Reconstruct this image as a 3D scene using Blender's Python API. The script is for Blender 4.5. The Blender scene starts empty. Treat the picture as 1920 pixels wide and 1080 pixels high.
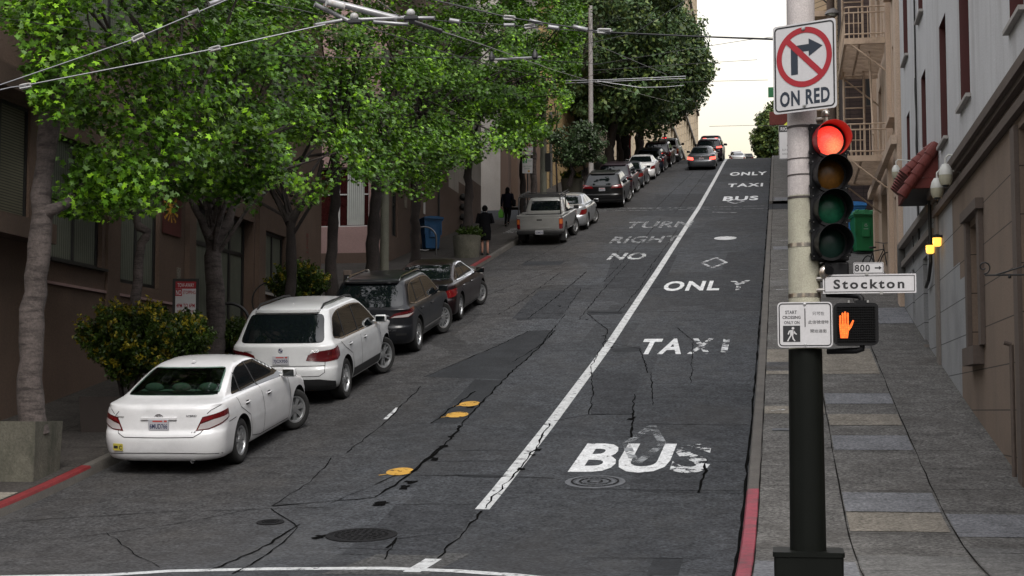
import bpy, bmesh, math, random
import numpy as np
from mathutils import Vector, Matrix
R=math.radians
SC=bpy.context.scene
C=SC.collection
# ---------------------------------------------------------------- camera, world, sun, exposure
FPX=2970.0
PITCH=math.atan(230/FPX); YAW=math.atan(505/(FPX/math.cos(PITCH)))
cam=bpy.data.objects.new('camera',bpy.data.cameras.new('camera')); C.objects.link(cam)
cam.data.lens=36*FPX/1920; cam.data.sensor_width=36; cam.data.clip_start=.2; cam.data.clip_end=3000
cam.location=(0,0,0); cam.rotation_euler=(math.pi/2+PITCH,0,YAW); SC.camera=cam
SUN_EL,SUN_AZ=R(46),R(160)      # azimuth measured from +Y towards +X
wd=bpy.data.worlds.new('World'); SC.world=wd; wd.use_nodes=True
nt=wd.node_tree; nt.nodes.clear()
sky=nt.nodes.new('ShaderNodeTexSky'); sky.sky_type='NISHITA'; sky.sun_disc=False
sky.sun_elevation=SUN_EL; sky.sun_rotation=SUN_AZ; sky.air_density=1.3; sky.dust_density=6.0; sky.ozone_density=1.0
hs=nt.nodes.new('ShaderNodeHueSaturation'); hs.inputs['Saturation'].default_value=.35
ov=nt.nodes.new('ShaderNodeMixRGB'); ov.inputs[0].default_value=.62; ov.inputs[2].default_value=(13.0,12.6,12.0,1)
tc=nt.nodes.new('ShaderNodeTexCoord'); sx=nt.nodes.new('ShaderNodeSeparateXYZ')
rp=nt.nodes.new('ShaderNodeValToRGB'); rp.color_ramp.elements[0].position=.0; rp.color_ramp.elements[0].color=(.52,.475,.36,1)
rp.color_ramp.elements[1].position=.32; rp.color_ramp.elements[1].color=(1.05,1.08,1.16,1)
e=rp.color_ramp.elements.new(.15); e.color=(.76,.70,.565,1)
e=rp.color_ramp.elements.new(.22); e.color=(.98,.955,.88,1)
mu=nt.nodes.new('ShaderNodeMixRGB'); mu.blend_type='MULTIPLY'; mu.inputs[0].default_value=1
bg=nt.nodes.new('ShaderNodeBackground'); bg.inputs[1].default_value=.12
wo=nt.nodes.new('ShaderNodeOutputWorld')
L=nt.links
L.new(sky.outputs[0],hs.inputs['Color']); L.new(hs.outputs[0],ov.inputs[1])
L.new(tc.outputs['Generated'],sx.inputs[0]); L.new(sx.outputs['Z'],rp.inputs[0])
L.new(ov.outputs[0],mu.inputs[1]); L.new(rp.outputs[0],mu.inputs[2]); L.new(mu.outputs[0],bg.inputs[0]); L.new(bg.outputs[0],wo.inputs[0])
sd=bpy.data.lights.new('sun','SUN'); sd.energy=1.5; sd.angle=R(20); sd.color=(1,.95,.86)
sun=bpy.data.objects.new('sun',sd); C.objects.link(sun)
sdir=Vector((math.sin(SUN_AZ)*math.cos(SUN_EL),math.cos(SUN_AZ)*math.cos(SUN_EL),math.sin(SUN_EL)))
sun.rotation_euler=(-sdir).to_track_quat('-Z','Y').to_euler(); sun.location=(0,0,60)
SC.view_settings.view_transform='Standard'; SC.view_settings.look='None'; SC.view_settings.gamma=1
SC.view_settings.exposure=.30
SC.cycles.max_bounces=5; SC.cycles.diffuse_bounces=2; SC.cycles.glossy_bounces=2; SC.cycles.transparent_max_bounces=6; SC.cycles.transmission_bounces=2
SC.cycles.use_denoising=True

# ---------------------------------------------------------------- street profile (metres, 0 = eye height)
PR=[(-400,-1.67),(13.5,-1.67),(16.5,-1.62),(18,-1.48),(19.9,-1.22),(25.8,-.22),(34.8,1.42),(49.7,4.4),(75.2,9.6),(95,13.9),(110,17.2),(116,18.42),(122,19.2),(132,20.3),(200,31.0),(283,44.0),(300,46),(330,47),(420,30),(900,10)]
PX=np.array([p[0] for p in PR]); PZ=np.array([p[1] for p in PR])
def gz(y):
    return float(np.mean(np.interp([y+d for d in (-1.2,-.8,-.4,0,.4,.8,1.2)],PX,PZ)))
def grade(y): return (gz(y+1)-gz(y-1))/2
_cy,_sy=math.cos(YAW),math.sin(YAW); _cp,_sp=math.cos(PITCH),math.sin(PITCH)
FW=Vector((-_sy*_cp,_cy*_cp,_sp)); RT=Vector((_cy,_sy,0)); UP=Vector((_sy*_sp,-_cy*_sp,_cp))
def ray(px,py): return FW+RT*((px-960)/FPX)+UP*((540-py)/FPX)
def atY(px,py,Y): d=ray(px,py); return d*(Y/d.y)
def atX(px,py,X): d=ray(px,py); return d*(X/d.x)
def G(px,py,dz=0):
    d=ray(px,py); y=8.
    while y<140:
        if y/d.y*d.z<=gz(y)+dz: return d*(y/d.y)
        y+=.04
    return None
XL,XR=-9.8,-.45          # kerb lines
WL,WR=-13.1,3.0          # facade lines
SW=.15
# ---------------------------------------------------------------- materials
MT={}
def mat(name,col,rough=.7,metal=0,var=.12,scale=2.5,bump=0,bscale=60,spec=.5,coat=0,emit=None,estr=1,grain=0,dirt=None,dscale=.7,groove=None,trans=0,island=0,coord=None,alpha_noise=None,detail=None):
    m=bpy.data.materials.new(name); m.use_nodes=True; MT[name]=m
    n=m.node_tree.nodes; l=m.node_tree.links; b=n['Principled BSDF']
    b.inputs['Roughness'].default_value=rough; b.inputs['Metallic'].default_value=metal
    b.inputs['Specular IOR Level'].default_value=spec; b.inputs['Coat Weight'].default_value=coat; b.inputs['Coat Roughness'].default_value=.04
    c4=(*col,1)
    if coord=='obj':
        t=n.new('ShaderNodeTexCoord'); P=t.outputs['Object']
    else:
        g=n.new('ShaderNodeNewGeometry'); P=g.outputs['Position']
    cur=None
    if var or grain or island or dirt or groove:
        cur=n.new('ShaderNodeRGB'); cur.outputs[0].default_value=c4; cur=cur.outputs[0]
    def mulby(fac_out,lo,hi):
        nonlocal cur
        mr=n.new('ShaderNodeMapRange'); l.new(fac_out,mr.inputs[0]); mr.inputs[1].default_value=.3; mr.inputs[2].default_value=.7; mr.inputs[3].default_value=lo; mr.inputs[4].default_value=hi
        vm=n.new('ShaderNodeVectorMath'); vm.operation='SCALE'; l.new(cur,vm.inputs[0]); l.new(mr.outputs[0],vm.inputs['Scale']); cur=vm.outputs[0]
    if var:
        a=n.new('ShaderNodeTexNoise'); a.inputs['Scale'].default_value=scale; a.inputs['Detail'].default_value=6; a.inputs['Roughness'].default_value=.6; l.new(P,a.inputs['Vector']); mulby(a.outputs[0],1-var,1+var)
    if grain:
        a=n.new('ShaderNodeTexNoise'); a.inputs['Scale'].default_value=bscale; a.inputs['Detail'].default_value=3; a.inputs['Roughness'].default_value=.7; l.new(P,a.inputs['Vector']); mulby(a.outputs[0],1-grain,1+grain)
    if island:
        g2=n.new('ShaderNodeNewGeometry'); mr=n.new('ShaderNodeMapRange'); l.new(g2.outputs['Random Per Island'],mr.inputs[0]); mr.inputs[3].default_value=1-island; mr.inputs[4].default_value=1+island
        vm=n.new('ShaderNodeVectorMath'); vm.operation='SCALE'; l.new(cur,vm.inputs[0]); l.new(mr.outputs[0],vm.inputs['Scale']); cur=vm.outputs[0]
    if dirt:
        a=n.new('ShaderNodeTexNoise'); a.inputs['Scale'].default_value=dscale; a.inputs['Detail'].default_value=8; a.inputs['Roughness'].default_value=.65
        mp=n.new('ShaderNodeMapping'); mp.inputs['Location'].default_value=(3.1,7.7,1.3); mp.inputs['Scale'].default_value=dirt[1] if len(dirt)>1 else (1,1,1); l.new(P,mp.inputs[0]); l.new(mp.outputs[0],a.inputs['Vector'])
        cr=n.new('ShaderNodeMapRange'); l.new(a.outputs[0],cr.inputs[0]); cr.inputs[1].default_value=.48; cr.inputs[2].default_value=.72; cr.inputs[3].default_value=0; cr.inputs[4].default_value=dirt[2] if len(dirt)>2 else .8
        mx=n.new('ShaderNodeMixRGB'); l.new(cr.outputs[0],mx.inputs[0]); l.new(cur,mx.inputs[1]); mx.inputs[2].default_value=(*dirt[0],1); cur=mx.outputs[0]
    hgt=None
    if groove:   # (axis, spacing, width)  recessed joint lines
        s=n.new('ShaderNodeSeparateXYZ'); l.new(P,s.inputs[0]); outs=[]
        for ax,sp,wd_ in groove:
            q=n.new('ShaderNodeMath'); q.operation='DIVIDE'; l.new(s.outputs[ax],q.inputs[0]); q.inputs[1].default_value=sp
            fr=n.new('ShaderNodeMath'); fr.operation='FRACT'; l.new(q.outputs[0],fr.inputs[0])
            lt=n.new('ShaderNodeMath'); lt.operation='LESS_THAN'; l.new(fr.outputs[0],lt.inputs[0]); lt.inputs[1].default_value=wd_/sp; outs.append(lt.outputs[0])
        o=outs[0]
        for k in outs[1:]:
            mm=n.new('ShaderNodeMath'); mm.operation='MAXIMUM'; l.new(o,mm.inputs[0]); l.new(k,mm.inputs[1]); o=mm.outputs[0]
        mx=n.new('ShaderNodeMixRGB'); l.new(o,mx.inputs[0]); l.new(cur,mx.inputs[1]); mx.inputs[2].default_value=(*[k*.28 for k in col],1); cur=mx.outputs[0]
    if cur is not None: l.new(cur,b.inputs['Base Color'])
    else: b.inputs['Base Color'].default_value=c4
    if bump:
        a=n.new('ShaderNodeTexNoise'); a.inputs['Scale'].default_value=bscale; a.inputs['Detail'].default_value=4; l.new(P,a.inputs['Vector'])
        bp=n.new('ShaderNodeBump'); bp.inputs['Strength'].default_value=bump; bp.inputs['Distance'].default_value=.01; l.new(a.outputs[0],bp.inputs['Height']); l.new(bp.outputs[0],b.inputs['Normal'])
    if emit: b.inputs['Emission Color'].default_value=(*emit,1); b.inputs['Emission Strength'].default_value=estr
    if trans:
        out=[x for x in n if x.type=='OUTPUT_MATERIAL'][0]; tl=n.new('ShaderNodeBsdfTranslucent'); ms=n.new('ShaderNodeMixShader'); ms.inputs[0].default_value=trans
        if cur is not None: l.new(cur,tl.inputs[0])
        else: tl.inputs[0].default_value=c4
        l.new(b.outputs[0],ms.inputs[1]); l.new(tl.outputs[0],ms.inputs[2]); l.new(ms.outputs[0],out.inputs[0])
    if alpha_noise:   # (scale, threshold lo, hi): worn paint
        out=[x for x in n if x.type=='OUTPUT_MATERIAL'][0]; tr=n.new('ShaderNodeBsdfTransparent'); ms=n.new('ShaderNodeMixShader')
        a=n.new('ShaderNodeTexNoise'); a.inputs['Scale'].default_value=alpha_noise[0]; a.inputs['Detail'].default_value=9; a.inputs['Roughness'].default_value=.72; l.new(P,a.inputs['Vector'])
        mr=n.new('ShaderNodeMapRange'); l.new(a.outputs[0],mr.inputs[0]); mr.inputs[1].default_value=alpha_noise[1]; mr.inputs[2].default_value=alpha_noise[2]
        l.new(mr.outputs[0],ms.inputs[0]); l.new(tr.outputs[0],ms.inputs[1]); l.new(b.outputs[0],ms.inputs[2]); l.new(ms.outputs[0],out.inputs[0])
    return m
# ---------------------------------------------------------------- mesh building
_tx={}
def text2d(body,off=0.0,space=1.0,shear=0):
    k=(body,off,space,shear)
    if k not in _tx:
        c=bpy.data.curves.new('t','FONT'); c.body=body; c.align_x='CENTER'; c.align_y='CENTER'; c.offset=off; c.space_character=space; c.resolution_u=3; c.shear=shear
        o=bpy.data.objects.new('t',c); C.objects.link(o); dg=bpy.context.evaluated_depsgraph_get()
        m=bpy.data.meshes.new_from_object(o.evaluated_get(dg)); v=[tuple(x.co) for x in m.vertices]; f=[tuple(p.vertices) for p in m.polygons]
        bpy.data.objects.remove(o); bpy.data.meshes.remove(m); bpy.data.curves.remove(c)
        xs=[a[0] for a in v]; ys=[a[1] for a in v]; x0,x1,y0,y1=min(xs),max(xs),min(ys),max(ys)
        v=[((a[0]-(x0+x1)/2)/(x1-x0),(a[1]-(y0+y1)/2)/(y1-y0)) for a in v]
        _tx[k]=(v,f)
    return _tx[k]
def arcs(cx,cy,r,a0,a1,n): return [(cx+r*math.cos(R(a0+(a1-a0)*i/n)),cy+r*math.sin(R(a0+(a1-a0)*i/n))) for i in range(n+1)]
def rrect(x0,x1,y0,y1,r,n=4):
    return arcs(x1-r,y0+r,r,-90,0,n)+arcs(x1-r,y1-r,r,0,90,n)+arcs(x0+r,y1-r,r,90,180,n)+arcs(x0+r,y0+r,r,180,270,n)
def roundpoly(P,r,n=3):
    out=[]
    for i in range(len(P)):
        p0,p1,p2=Vector(P[i-1]),Vector(P[i]),Vector(P[(i+1)%len(P)])
        rr=r[i] if isinstance(r,(list,tuple)) else r
        a=(p0-p1); b=(p2-p1); rr=min(rr,a.length*.45,b.length*.45)
        A=p1+a.normalized()*rr; B=p1+b.normalized()*rr
        for k in range(n+1):
            t=k/n; q=A*(1-t)**2+p1*2*t*(1-t)+B*t*t; out.append((q.x,q.y))
    return out
class MB:
    def __init__(s): s.v=[]; s.f=[]; s.m=[]
    def add(s,vs,fs,mi=0,M=None):
        o=len(s.v)
        if M is not None: vs=[M@Vector(v) for v in vs]
        s.v+=[tuple(v) for v in vs]; s.f+=[tuple(i+o for i in f) for f in fs]; s.m+=[mi]*len(fs); return s
    def quad(s,a,b,c,d,mi=0): return s.add([a,b,c,d],[(0,1,2,3)],mi)
    def box(s,x0,x1,y0,y1,z0,z1,mi=0,M=None,bev=0):
        if bev:
            bm=bmesh.new(); bmesh.ops.create_cube(bm,size=1)
            for v in bm.verts: v.co=Vector((x0+(v.co.x+.5)*(x1-x0),y0+(v.co.y+.5)*(y1-y0),z0+(v.co.z+.5)*(z1-z0)))
            bmesh.ops.bevel(bm,geom=bm.edges[:]+bm.verts[:],offset=bev,segments=2,affect='EDGES',profile=.5)
            bm.verts.index_update(); vs=[v.co.copy() for v in bm.verts]; fs=[[v.index for v in f.verts] for f in bm.faces]; bm.free(); return s.add(vs,fs,mi,M)
        vs=[(x0,y0,z0),(x1,y0,z0),(x1,y1,z0),(x0,y1,z0),(x0,y0,z1),(x1,y0,z1),(x1,y1,z1),(x0,y1,z1)]
        return s.add(vs,[(3,2,1,0),(4,5,6,7),(0,1,5,4),(1,2,6,5),(2,3,7,6),(3,0,4,7)],mi,M)
    def tube(s,pts,r,n=8,mi=0,cap=True,M=None):
        pts=[Vector(p) for p in pts]; k=len(pts); rs=r if isinstance(r,(list,tuple)) else [r]*k
        vs=[];fs=[]; pu=None
        for i,p in enumerate(pts):
            t=(pts[min(i+1,k-1)]-pts[max(i-1,0)]).normalized()
            if pu is None: u=t.orthogonal().normalized()
            else: u=(pu-t*pu.dot(t)).normalized()
            pu=u; w=t.cross(u)
            for j in range(n):
                a=2*math.pi*j/n; vs.append(p+(u*math.cos(a)+w*math.sin(a))*rs[i])
        for i in range(k-1):
            for j in range(n): fs.append((i*n+j,i*n+(j+1)%n,(i+1)*n+(j+1)%n,(i+1)*n+j))
        if cap: fs.append(tuple(reversed(range(n)))); fs.append(tuple((k-1)*n+j for j in range(n)))
        return s.add(vs,fs,mi,M)
    def lathe(s,prof,n=24,M=None,mi=0,cap=True):
        vs=[];fs=[];k=len(prof)
        for r,z in prof:
            for j in range(n): a=2*math.pi*j/n; vs.append((r*math.cos(a),r*math.sin(a),z))
        for i in range(k-1):
            for j in range(n): fs.append((i*n+j,i*n+(j+1)%n,(i+1)*n+(j+1)%n,(i+1)*n+j))
        if cap: fs.append(tuple(reversed(range(n)))); fs.append(tuple((k-1)*n+j for j in range(n)))
        return s.add(vs,fs,mi,M)
    def prism(s,poly,z0,z1,M=None,mi=0):
        n=len(poly); vs=[(x,y,z0) for x,y in poly]+[(x,y,z1) for x,y in poly]
        fs=[tuple(reversed(range(n))),tuple(range(n,2*n))]+[(i,(i+1)%n,n+(i+1)%n,n+i) for i in range(n)]
        return s.add(vs,fs,mi,M)
    def flat(s,poly,z=0,M=None,mi=0): return s.add([(x,y,z) for x,y in poly],[tuple(range(len(poly)))],mi,M)
    def ring(s,outer,inner,z=0,M=None,mi=0):
        n=len(outer); return s.add([(x,y,z) for x,y in outer]+[(x,y,z) for x,y in inner],[(i,(i+1)%n,n+(i+1)%n,n+i) for i in range(n)],mi,M)
    def text(s,body,x,y,w,h,z=0,M=None,mi=0,off=0,space=1,shear=0):
        v,f=text2d(body,off,space,shear); return s.add([(x+a*w,y+b*h,z) for a,b in v],f,mi,M)
    def sphere(s,c,r,n=16,mi=0,M=None):
        if not isinstance(r,(tuple,list)): r=(r,r,r)
        k=n//2; vs=[(c[0],c[1],c[2]-r[2])]; fs=[]
        for i in range(1,k):
            b=-math.pi/2+math.pi*i/k
            for j in range(n): a=2*math.pi*j/n; vs.append((c[0]+r[0]*math.cos(b)*math.cos(a),c[1]+r[1]*math.cos(b)*math.sin(a),c[2]+r[2]*math.sin(b)))
        vs.append((c[0],c[1],c[2]+r[2])); T=len(vs)-1
        for j in range(n): fs.append((0,1+(j+1)%n,1+j)); fs.append((T,T-n+j,T-n+(j+1)%n))
        for i in range(k-2):
            for j in range(n): fs.append((1+i*n+j,1+i*n+(j+1)%n,1+(i+1)*n+(j+1)%n,1+(i+1)*n+j))
        return s.add(vs,fs,mi,M)
    def build(s,name,mats,parent=None,smooth=None,loc=None,world=False,label=None,rot=None):
        me=bpy.data.meshes.new(name); off=Vector((0,0,0))
        if world and parent is not None: off=parent.location
        if world and parent is None and loc is not None: off=Vector(loc)
        V=[(a[0]-off.x,a[1]-off.y,a[2]-off.z) for a in s.v] if world else s.v
        me.from_pydata(V,[],s.f)
        if not isinstance(mats,(list,tuple)): mats=[mats]
        for m in mats: me.materials.append(MT[m] if isinstance(m,str) else m)
        if len(mats)>1: me.polygons.foreach_set('material_index',s.m)
        me.update()
        if smooth: me.polygons.foreach_set('use_smooth',[True]*len(me.polygons)); me.set_sharp_from_angle(angle=R(smooth))
        o=bpy.data.objects.new(name,me); C.objects.link(o)
        if parent is not None: o.parent=parent
        if loc is not None: o.location=loc
        if rot is not None: o.rotation_euler=rot
        if label: o['label']=label
        return o
def tag(o,label,cat,group=None):
    o['label']=label; o['category']=cat
    if group: o['group']=group
    return o
def thing(name,label,cat,loc=(0,0,0),rz=0,group=None,rx=0):
    o=bpy.data.objects.new(name,None); C.objects.link(o); o.empty_display_size=.2; o.location=loc; o.rotation_euler=(rx,0,rz); return tag(o,label,cat,group)
def struct(o,kind='structure'): o['kind']=kind; return o
def T(x=0,y=0,z=0): return Matrix.Translation((x,y,z))
def RX(a): return Matrix.Rotation(a,4,'X')
def RY(a): return Matrix.Rotation(a,4,'Y')
def RZ(a): return Matrix.Rotation(a,4,'Z')
FACE=RX(R(90))     # xy plane -> xz plane looking towards -Y
random.seed(4)
# ---------------------------------------------------------------- materials used by the setting
def road_mat():
    m=mat('asphalt',(.047,.0500,.0552),rough=.95,var=.30,scale=3.5,grain=.75,bscale=22,bump=.8,dirt=((.045,.043,.042),(.35,.09,1),.55),dscale=1.1)
    n=m.node_tree.nodes; l=m.node_tree.links; b=n['Principled BSDF']
    src=b.inputs['Base Color'].links[0].from_socket
    g=n.new('ShaderNodeNewGeometry'); a=n.new('ShaderNodeTexNoise'); a.inputs['Scale'].default_value=2.3; a.inputs['Detail'].default_value=9; a.inputs['Roughness'].default_value=.75
    mp=n.new('ShaderNodeMapping'); mp.inputs['Scale'].default_value=(.5,.22,1); l.new(g.outputs['Position'],mp.inputs[0]); l.new(mp.outputs[0],a.inputs['Vector'])
    mr=n.new('ShaderNodeMapRange'); l.new(a.outputs[0],mr.inputs[0]); mr.inputs[1].default_value=.52; mr.inputs[2].default_value=.8; mr.inputs[4].default_value=.55
    mx=n.new('ShaderNodeMixRGB'); l.new(mr.outputs[0],mx.inputs[0]); l.new(src,mx.inputs[1]); mx.inputs[2].default_value=(.086,.086,.086,1); 
    s2=n.new('ShaderNodeSeparateXYZ'); l.new(g.outputs['Position'],s2.inputs[0])
    wn=n.new('ShaderNodeTexNoise'); wn.inputs['Scale'].default_value=.6; l.new(g.outputs['Position'],wn.inputs['Vector'])
    ad=n.new('ShaderNodeMath'); ad.operation='ADD'; l.new(s2.outputs['X'],ad.inputs[0]); l.new(wn.outputs[0],ad.inputs[1])
    w1=n.new('ShaderNodeMapRange'); l.new(ad.outputs[0],w1.inputs[0]); w1.inputs[1].default_value=-6.6; w1.inputs[2].default_value=-5.2; w1.inputs[3].default_value=1; w1.inputs[4].default_value=0
    m3=n.new('ShaderNodeMixRGB'); m3.blend_type='MULTIPLY'; l.new(w1.outputs[0],m3.inputs[0]); l.new(mx.outputs[0],m3.inputs[1]); m3.inputs[2].default_value=(1.0,.93,.86,1)
    cb=n.new('ShaderNodeTexVoronoi'); cb.inputs['Scale'].default_value=1; mp2=n.new('ShaderNodeMapping'); mp2.inputs['Scale'].default_value=(.33,.17,.01); l.new(g.outputs['Position'],mp2.inputs[0]); l.new(mp2.outputs[0],cb.inputs['Vector']); cb.distance='CHEBYCHEV'
    sp=n.new('ShaderNodeSeparateColor'); l.new(cb.outputs['Color'],sp.inputs[0]); mr4=n.new('ShaderNodeMapRange'); l.new(sp.outputs[0],mr4.inputs[0]); mr4.inputs[3].default_value=.80; mr4.inputs[4].default_value=1.18
    v4=n.new('ShaderNodeVectorMath'); v4.operation='SCALE'; l.new(m3.outputs[0],v4.inputs[0]); l.new(mr4.outputs[0],v4.inputs['Scale'])
    l.new(v4.outputs[0],b.inputs['Base Color'])
    b.inputs['Specular IOR Level'].default_value=.15
road_mat()
mat('asphalt_dark',(.023,.025,.028),rough=.9,spec=.2,var=.25,scale=1.5,grain=.45,bscale=26,bump=.4)
mat('asphalt_mid',(.035,.037,.041),rough=.95,spec=.15,var=.3,scale=3,grain=.75,bscale=22,bump=.4)
mat('asphalt_pale',(.060,.060,.060),rough=.95,spec=.15,var=.3,scale=3,grain=.75,bscale=22,bump=.4)
mat('tar',(.004,.004,.004),rough=1,var=.3,scale=5,spec=.02)
mat('joint_dark',(.012,.011,.010),rough=1,spec=.05)
mat('fragment_paint',(.52,.53,.54),rough=.7,var=.12,scale=4,alpha_noise=(3.2,.50,.52))
mat('lane_paint',(.46,.47,.475),rough=.6,var=.2,scale=5,grain=.3,bscale=30,alpha_noise=(7,.35,.44))
mat('worn_paint',(.46,.47,.48),rough=.6,var=.12,scale=4,grain=.15,bscale=40,alpha_noise=(4.5,.44,.52))
mat('faded_paint',(.30,.31,.32),rough=.6,var=.12,scale=4,grain=.2,bscale=40,alpha_noise=(4.5,.44,.56))
mat('ghost_paint',(.19,.20,.21),rough=.8,var=.2,scale=4,alpha_noise=(4,.44,.6))
mat('letter_paint',(.58,.59,.60),rough=.6,var=.18,scale=5,grain=.3,bscale=30,alpha_noise=(7,.33,.44))
mat('yellow_paint',(.50,.27,.03),rough=.6,var=.2,scale=4,grain=.15,bscale=30,alpha_noise=(7,.36,.46))
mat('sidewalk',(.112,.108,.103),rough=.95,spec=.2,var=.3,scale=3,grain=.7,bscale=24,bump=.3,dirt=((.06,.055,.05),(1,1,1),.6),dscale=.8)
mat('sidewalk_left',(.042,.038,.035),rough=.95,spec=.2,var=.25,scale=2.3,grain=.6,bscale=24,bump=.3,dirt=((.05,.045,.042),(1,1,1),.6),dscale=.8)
mat('slab_blue',(.155,.158,.168),rough=.9,spec=.2,var=.22,scale=3,grain=.5,bscale=24,bump=.2)
mat('slab_tan',(.19,.172,.145),rough=.9,spec=.2,var=.22,scale=3,grain=.5,bscale=24,bump=.2)
mat('slab_grey',(.125,.123,.12),rough=.9,spec=.2,var=.22,scale=3,grain=.5,bscale=24,bump=.2)
mat('kerb_concrete',(.088,.080,.072),rough=.85,var=.2,scale=2.5,grain=.2,bscale=40,bump=.3,dirt=((.05,.048,.045),(1,.4,1),.7),dscale=2)
mat('kerb_red',(.25,.035,.055),rough=.7,var=.2,scale=6,grain=.2,bscale=40,dirt=((.07,.05,.05),(1,1,1),.9),dscale=4)
mat('kerb_red_dark',(.15,.012,.014),rough=.7,var=.2,scale=6,grain=.2,bscale=40)
mat('iron',(.012,.012,.013),rough=.8,metal=.0,spec=.1,var=.3,scale=8,bump=.4,bscale=40)
mat('iron_pale',(.085,.09,.10),rough=.7,metal=.1,var=.3,scale=8)
mat('soil',(.03,.022,.015),rough=1,var=.3,scale=9)
# ---------------------------------------------------------------- ground
def sheet(name,cols,y0,y1,dz,m,step=.5,kind='structure'):
    ys=list(np.arange(y0,y1,step))+[y1]; mb=MB(); k=len(cols)
    vs=[(x,y,gz(y)+dz) for y in ys for x in cols]
    fs=[(i*k+j,i*k+j+1,(i+1)*k+j+1,(i+1)*k+j) for i in range(len(ys)-1) for j in range(k-1)]
    mb.add(vs,fs); return struct(mb.build(name,m),kind)
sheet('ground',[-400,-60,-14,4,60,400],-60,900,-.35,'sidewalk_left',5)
sheet('road',[XL-.1,-7,-4,-2,XR+.1],14.5,130,0,'asphalt',.25)
sheet('road',[XL-.1,-5,XR+.1],130,330,0,'asphalt',2)
o=MB().quad((-70,-14,-1.67),(70,-14,-1.67),(70,14.5,-1.67),(-70,14.5,-1.67)).build('cross_street','asphalt'); struct(o)
# kerbs: dark gutter seam, top and rounded edge; ramps and an alley mouth interrupt the left one
def kerb(side,y0,y1,m,dip=None,name='kerb'):
    ys=list(np.arange(y0,y1,.5))+[y1]; mb=MB(); s=-1 if side=='L' else 1; x0=XL if side=='L' else XR
    sec=[(-.02*s,-.05),(0,.0),(.004*s,.11),(.025*s,.145),(.15*s,SW),(.165*s,SW-.012),(.165*s,-.1)]
    vs=[];k=len(sec)
    for y in ys:
        f=1
        if dip: f=min(1,max(.12,min(abs(y-d[0])/d[1] for d in dip)))
        for dx,dz in sec: vs.append((x0+dx,y,gz(y)+(dz if dz<=0 else dz*f)))
    fs=[(i*k+j,i*k+j+1,(i+1)*k+j+1,(i+1)*k+j) for i in range(len(ys)-1) for j in range(k-1)]
    if s>0: fs=[tuple(reversed(f)) for f in fs]
    fs+= [tuple(range(k))]
    mb.add(vs,fs); mb.m=[0 if (i%(k-1)>=2 or m!='kerb_red_dark') else 1 for i in range(len(fs))]; return struct(mb.build(name,[m,'kerb_concrete'],smooth=40))
kerb('R',12.8,20.4,'kerb_red'); kerb('R',20.4,71.5,'kerb_concrete'); kerb('R',76.5,118,'kerb_concrete'); kerb('R',130,300,'kerb_concrete')
kerb('L',13.2,21.6,'kerb_red_dark'); kerb('L',21.6,50.5,'kerb_concrete'); kerb('L',50.5,53.6,'kerb_red_dark'); kerb('L',53.6,69.0,'kerb_concrete'); kerb('L',76.2,118,'kerb_concrete'); kerb('L',130,300,'kerb_concrete')
for (a,b) in ((12.8,71.5),(76.5,118),(130,300)): sheet('sidewalk',[XR+.165,.71,1.83,WR+.05],a,b,SW-.004,'sidewalk',.5)
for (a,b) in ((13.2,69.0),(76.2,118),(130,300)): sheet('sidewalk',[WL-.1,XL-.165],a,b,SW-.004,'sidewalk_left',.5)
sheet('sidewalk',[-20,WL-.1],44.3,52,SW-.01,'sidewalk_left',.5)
sheet('alley',[-30,XL-.1],69.0,76.2,.01,'asphalt_mid',.5)
sheet('alley',[XR,6],71.5,76.5,.012,'asphalt_mid',.5)
# strips laid on the street
def strip(mb,pts,w,dz,mi=0,jag=0,step=.22,rnd=random):
    P=[]; 
    for (a,b) in zip(pts,pts[1:]):
        d=math.hypot(b[0]-a[0],b[1]-a[1]); n=max(1,int(d/step))
        for i in range(n): P.append((a[0]+(b[0]-a[0])*i/n,a[1]+(b[1]-a[1])*i/n))
    P.append(tuple(pts[-1][:2]))
    if jag: P=[(x+rnd.gauss(0,jag),y+rnd.gauss(0,jag)) for x,y in P]
    vs=[];fs=[]
    for i,(x,y) in enumerate(P):
        a=P[max(0,i-1)]; b=P[min(len(P)-1,i+1)]; dx,dy=b[0]-a[0],b[1]-a[1]; q=math.hypot(dx,dy) or 1
        ww=w*(1 if not jag else rnd.uniform(.35,1.5))/2
        for sgn in (1,-1):
            X=x-dy/q*ww*sgn; Y=y+dx/q*ww*sgn; vs.append((X,Y,gz(Y)+dz))
    for i in range(len(P)-1): fs.append((2*i,2*i+1,2*i+3,2*i+2))
    mb.add(vs,fs,mi)
def gp(*pp): return [tuple(G(*p))[:2] for p in pp]
mb=MB(); rc=random.Random(11)
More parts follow.
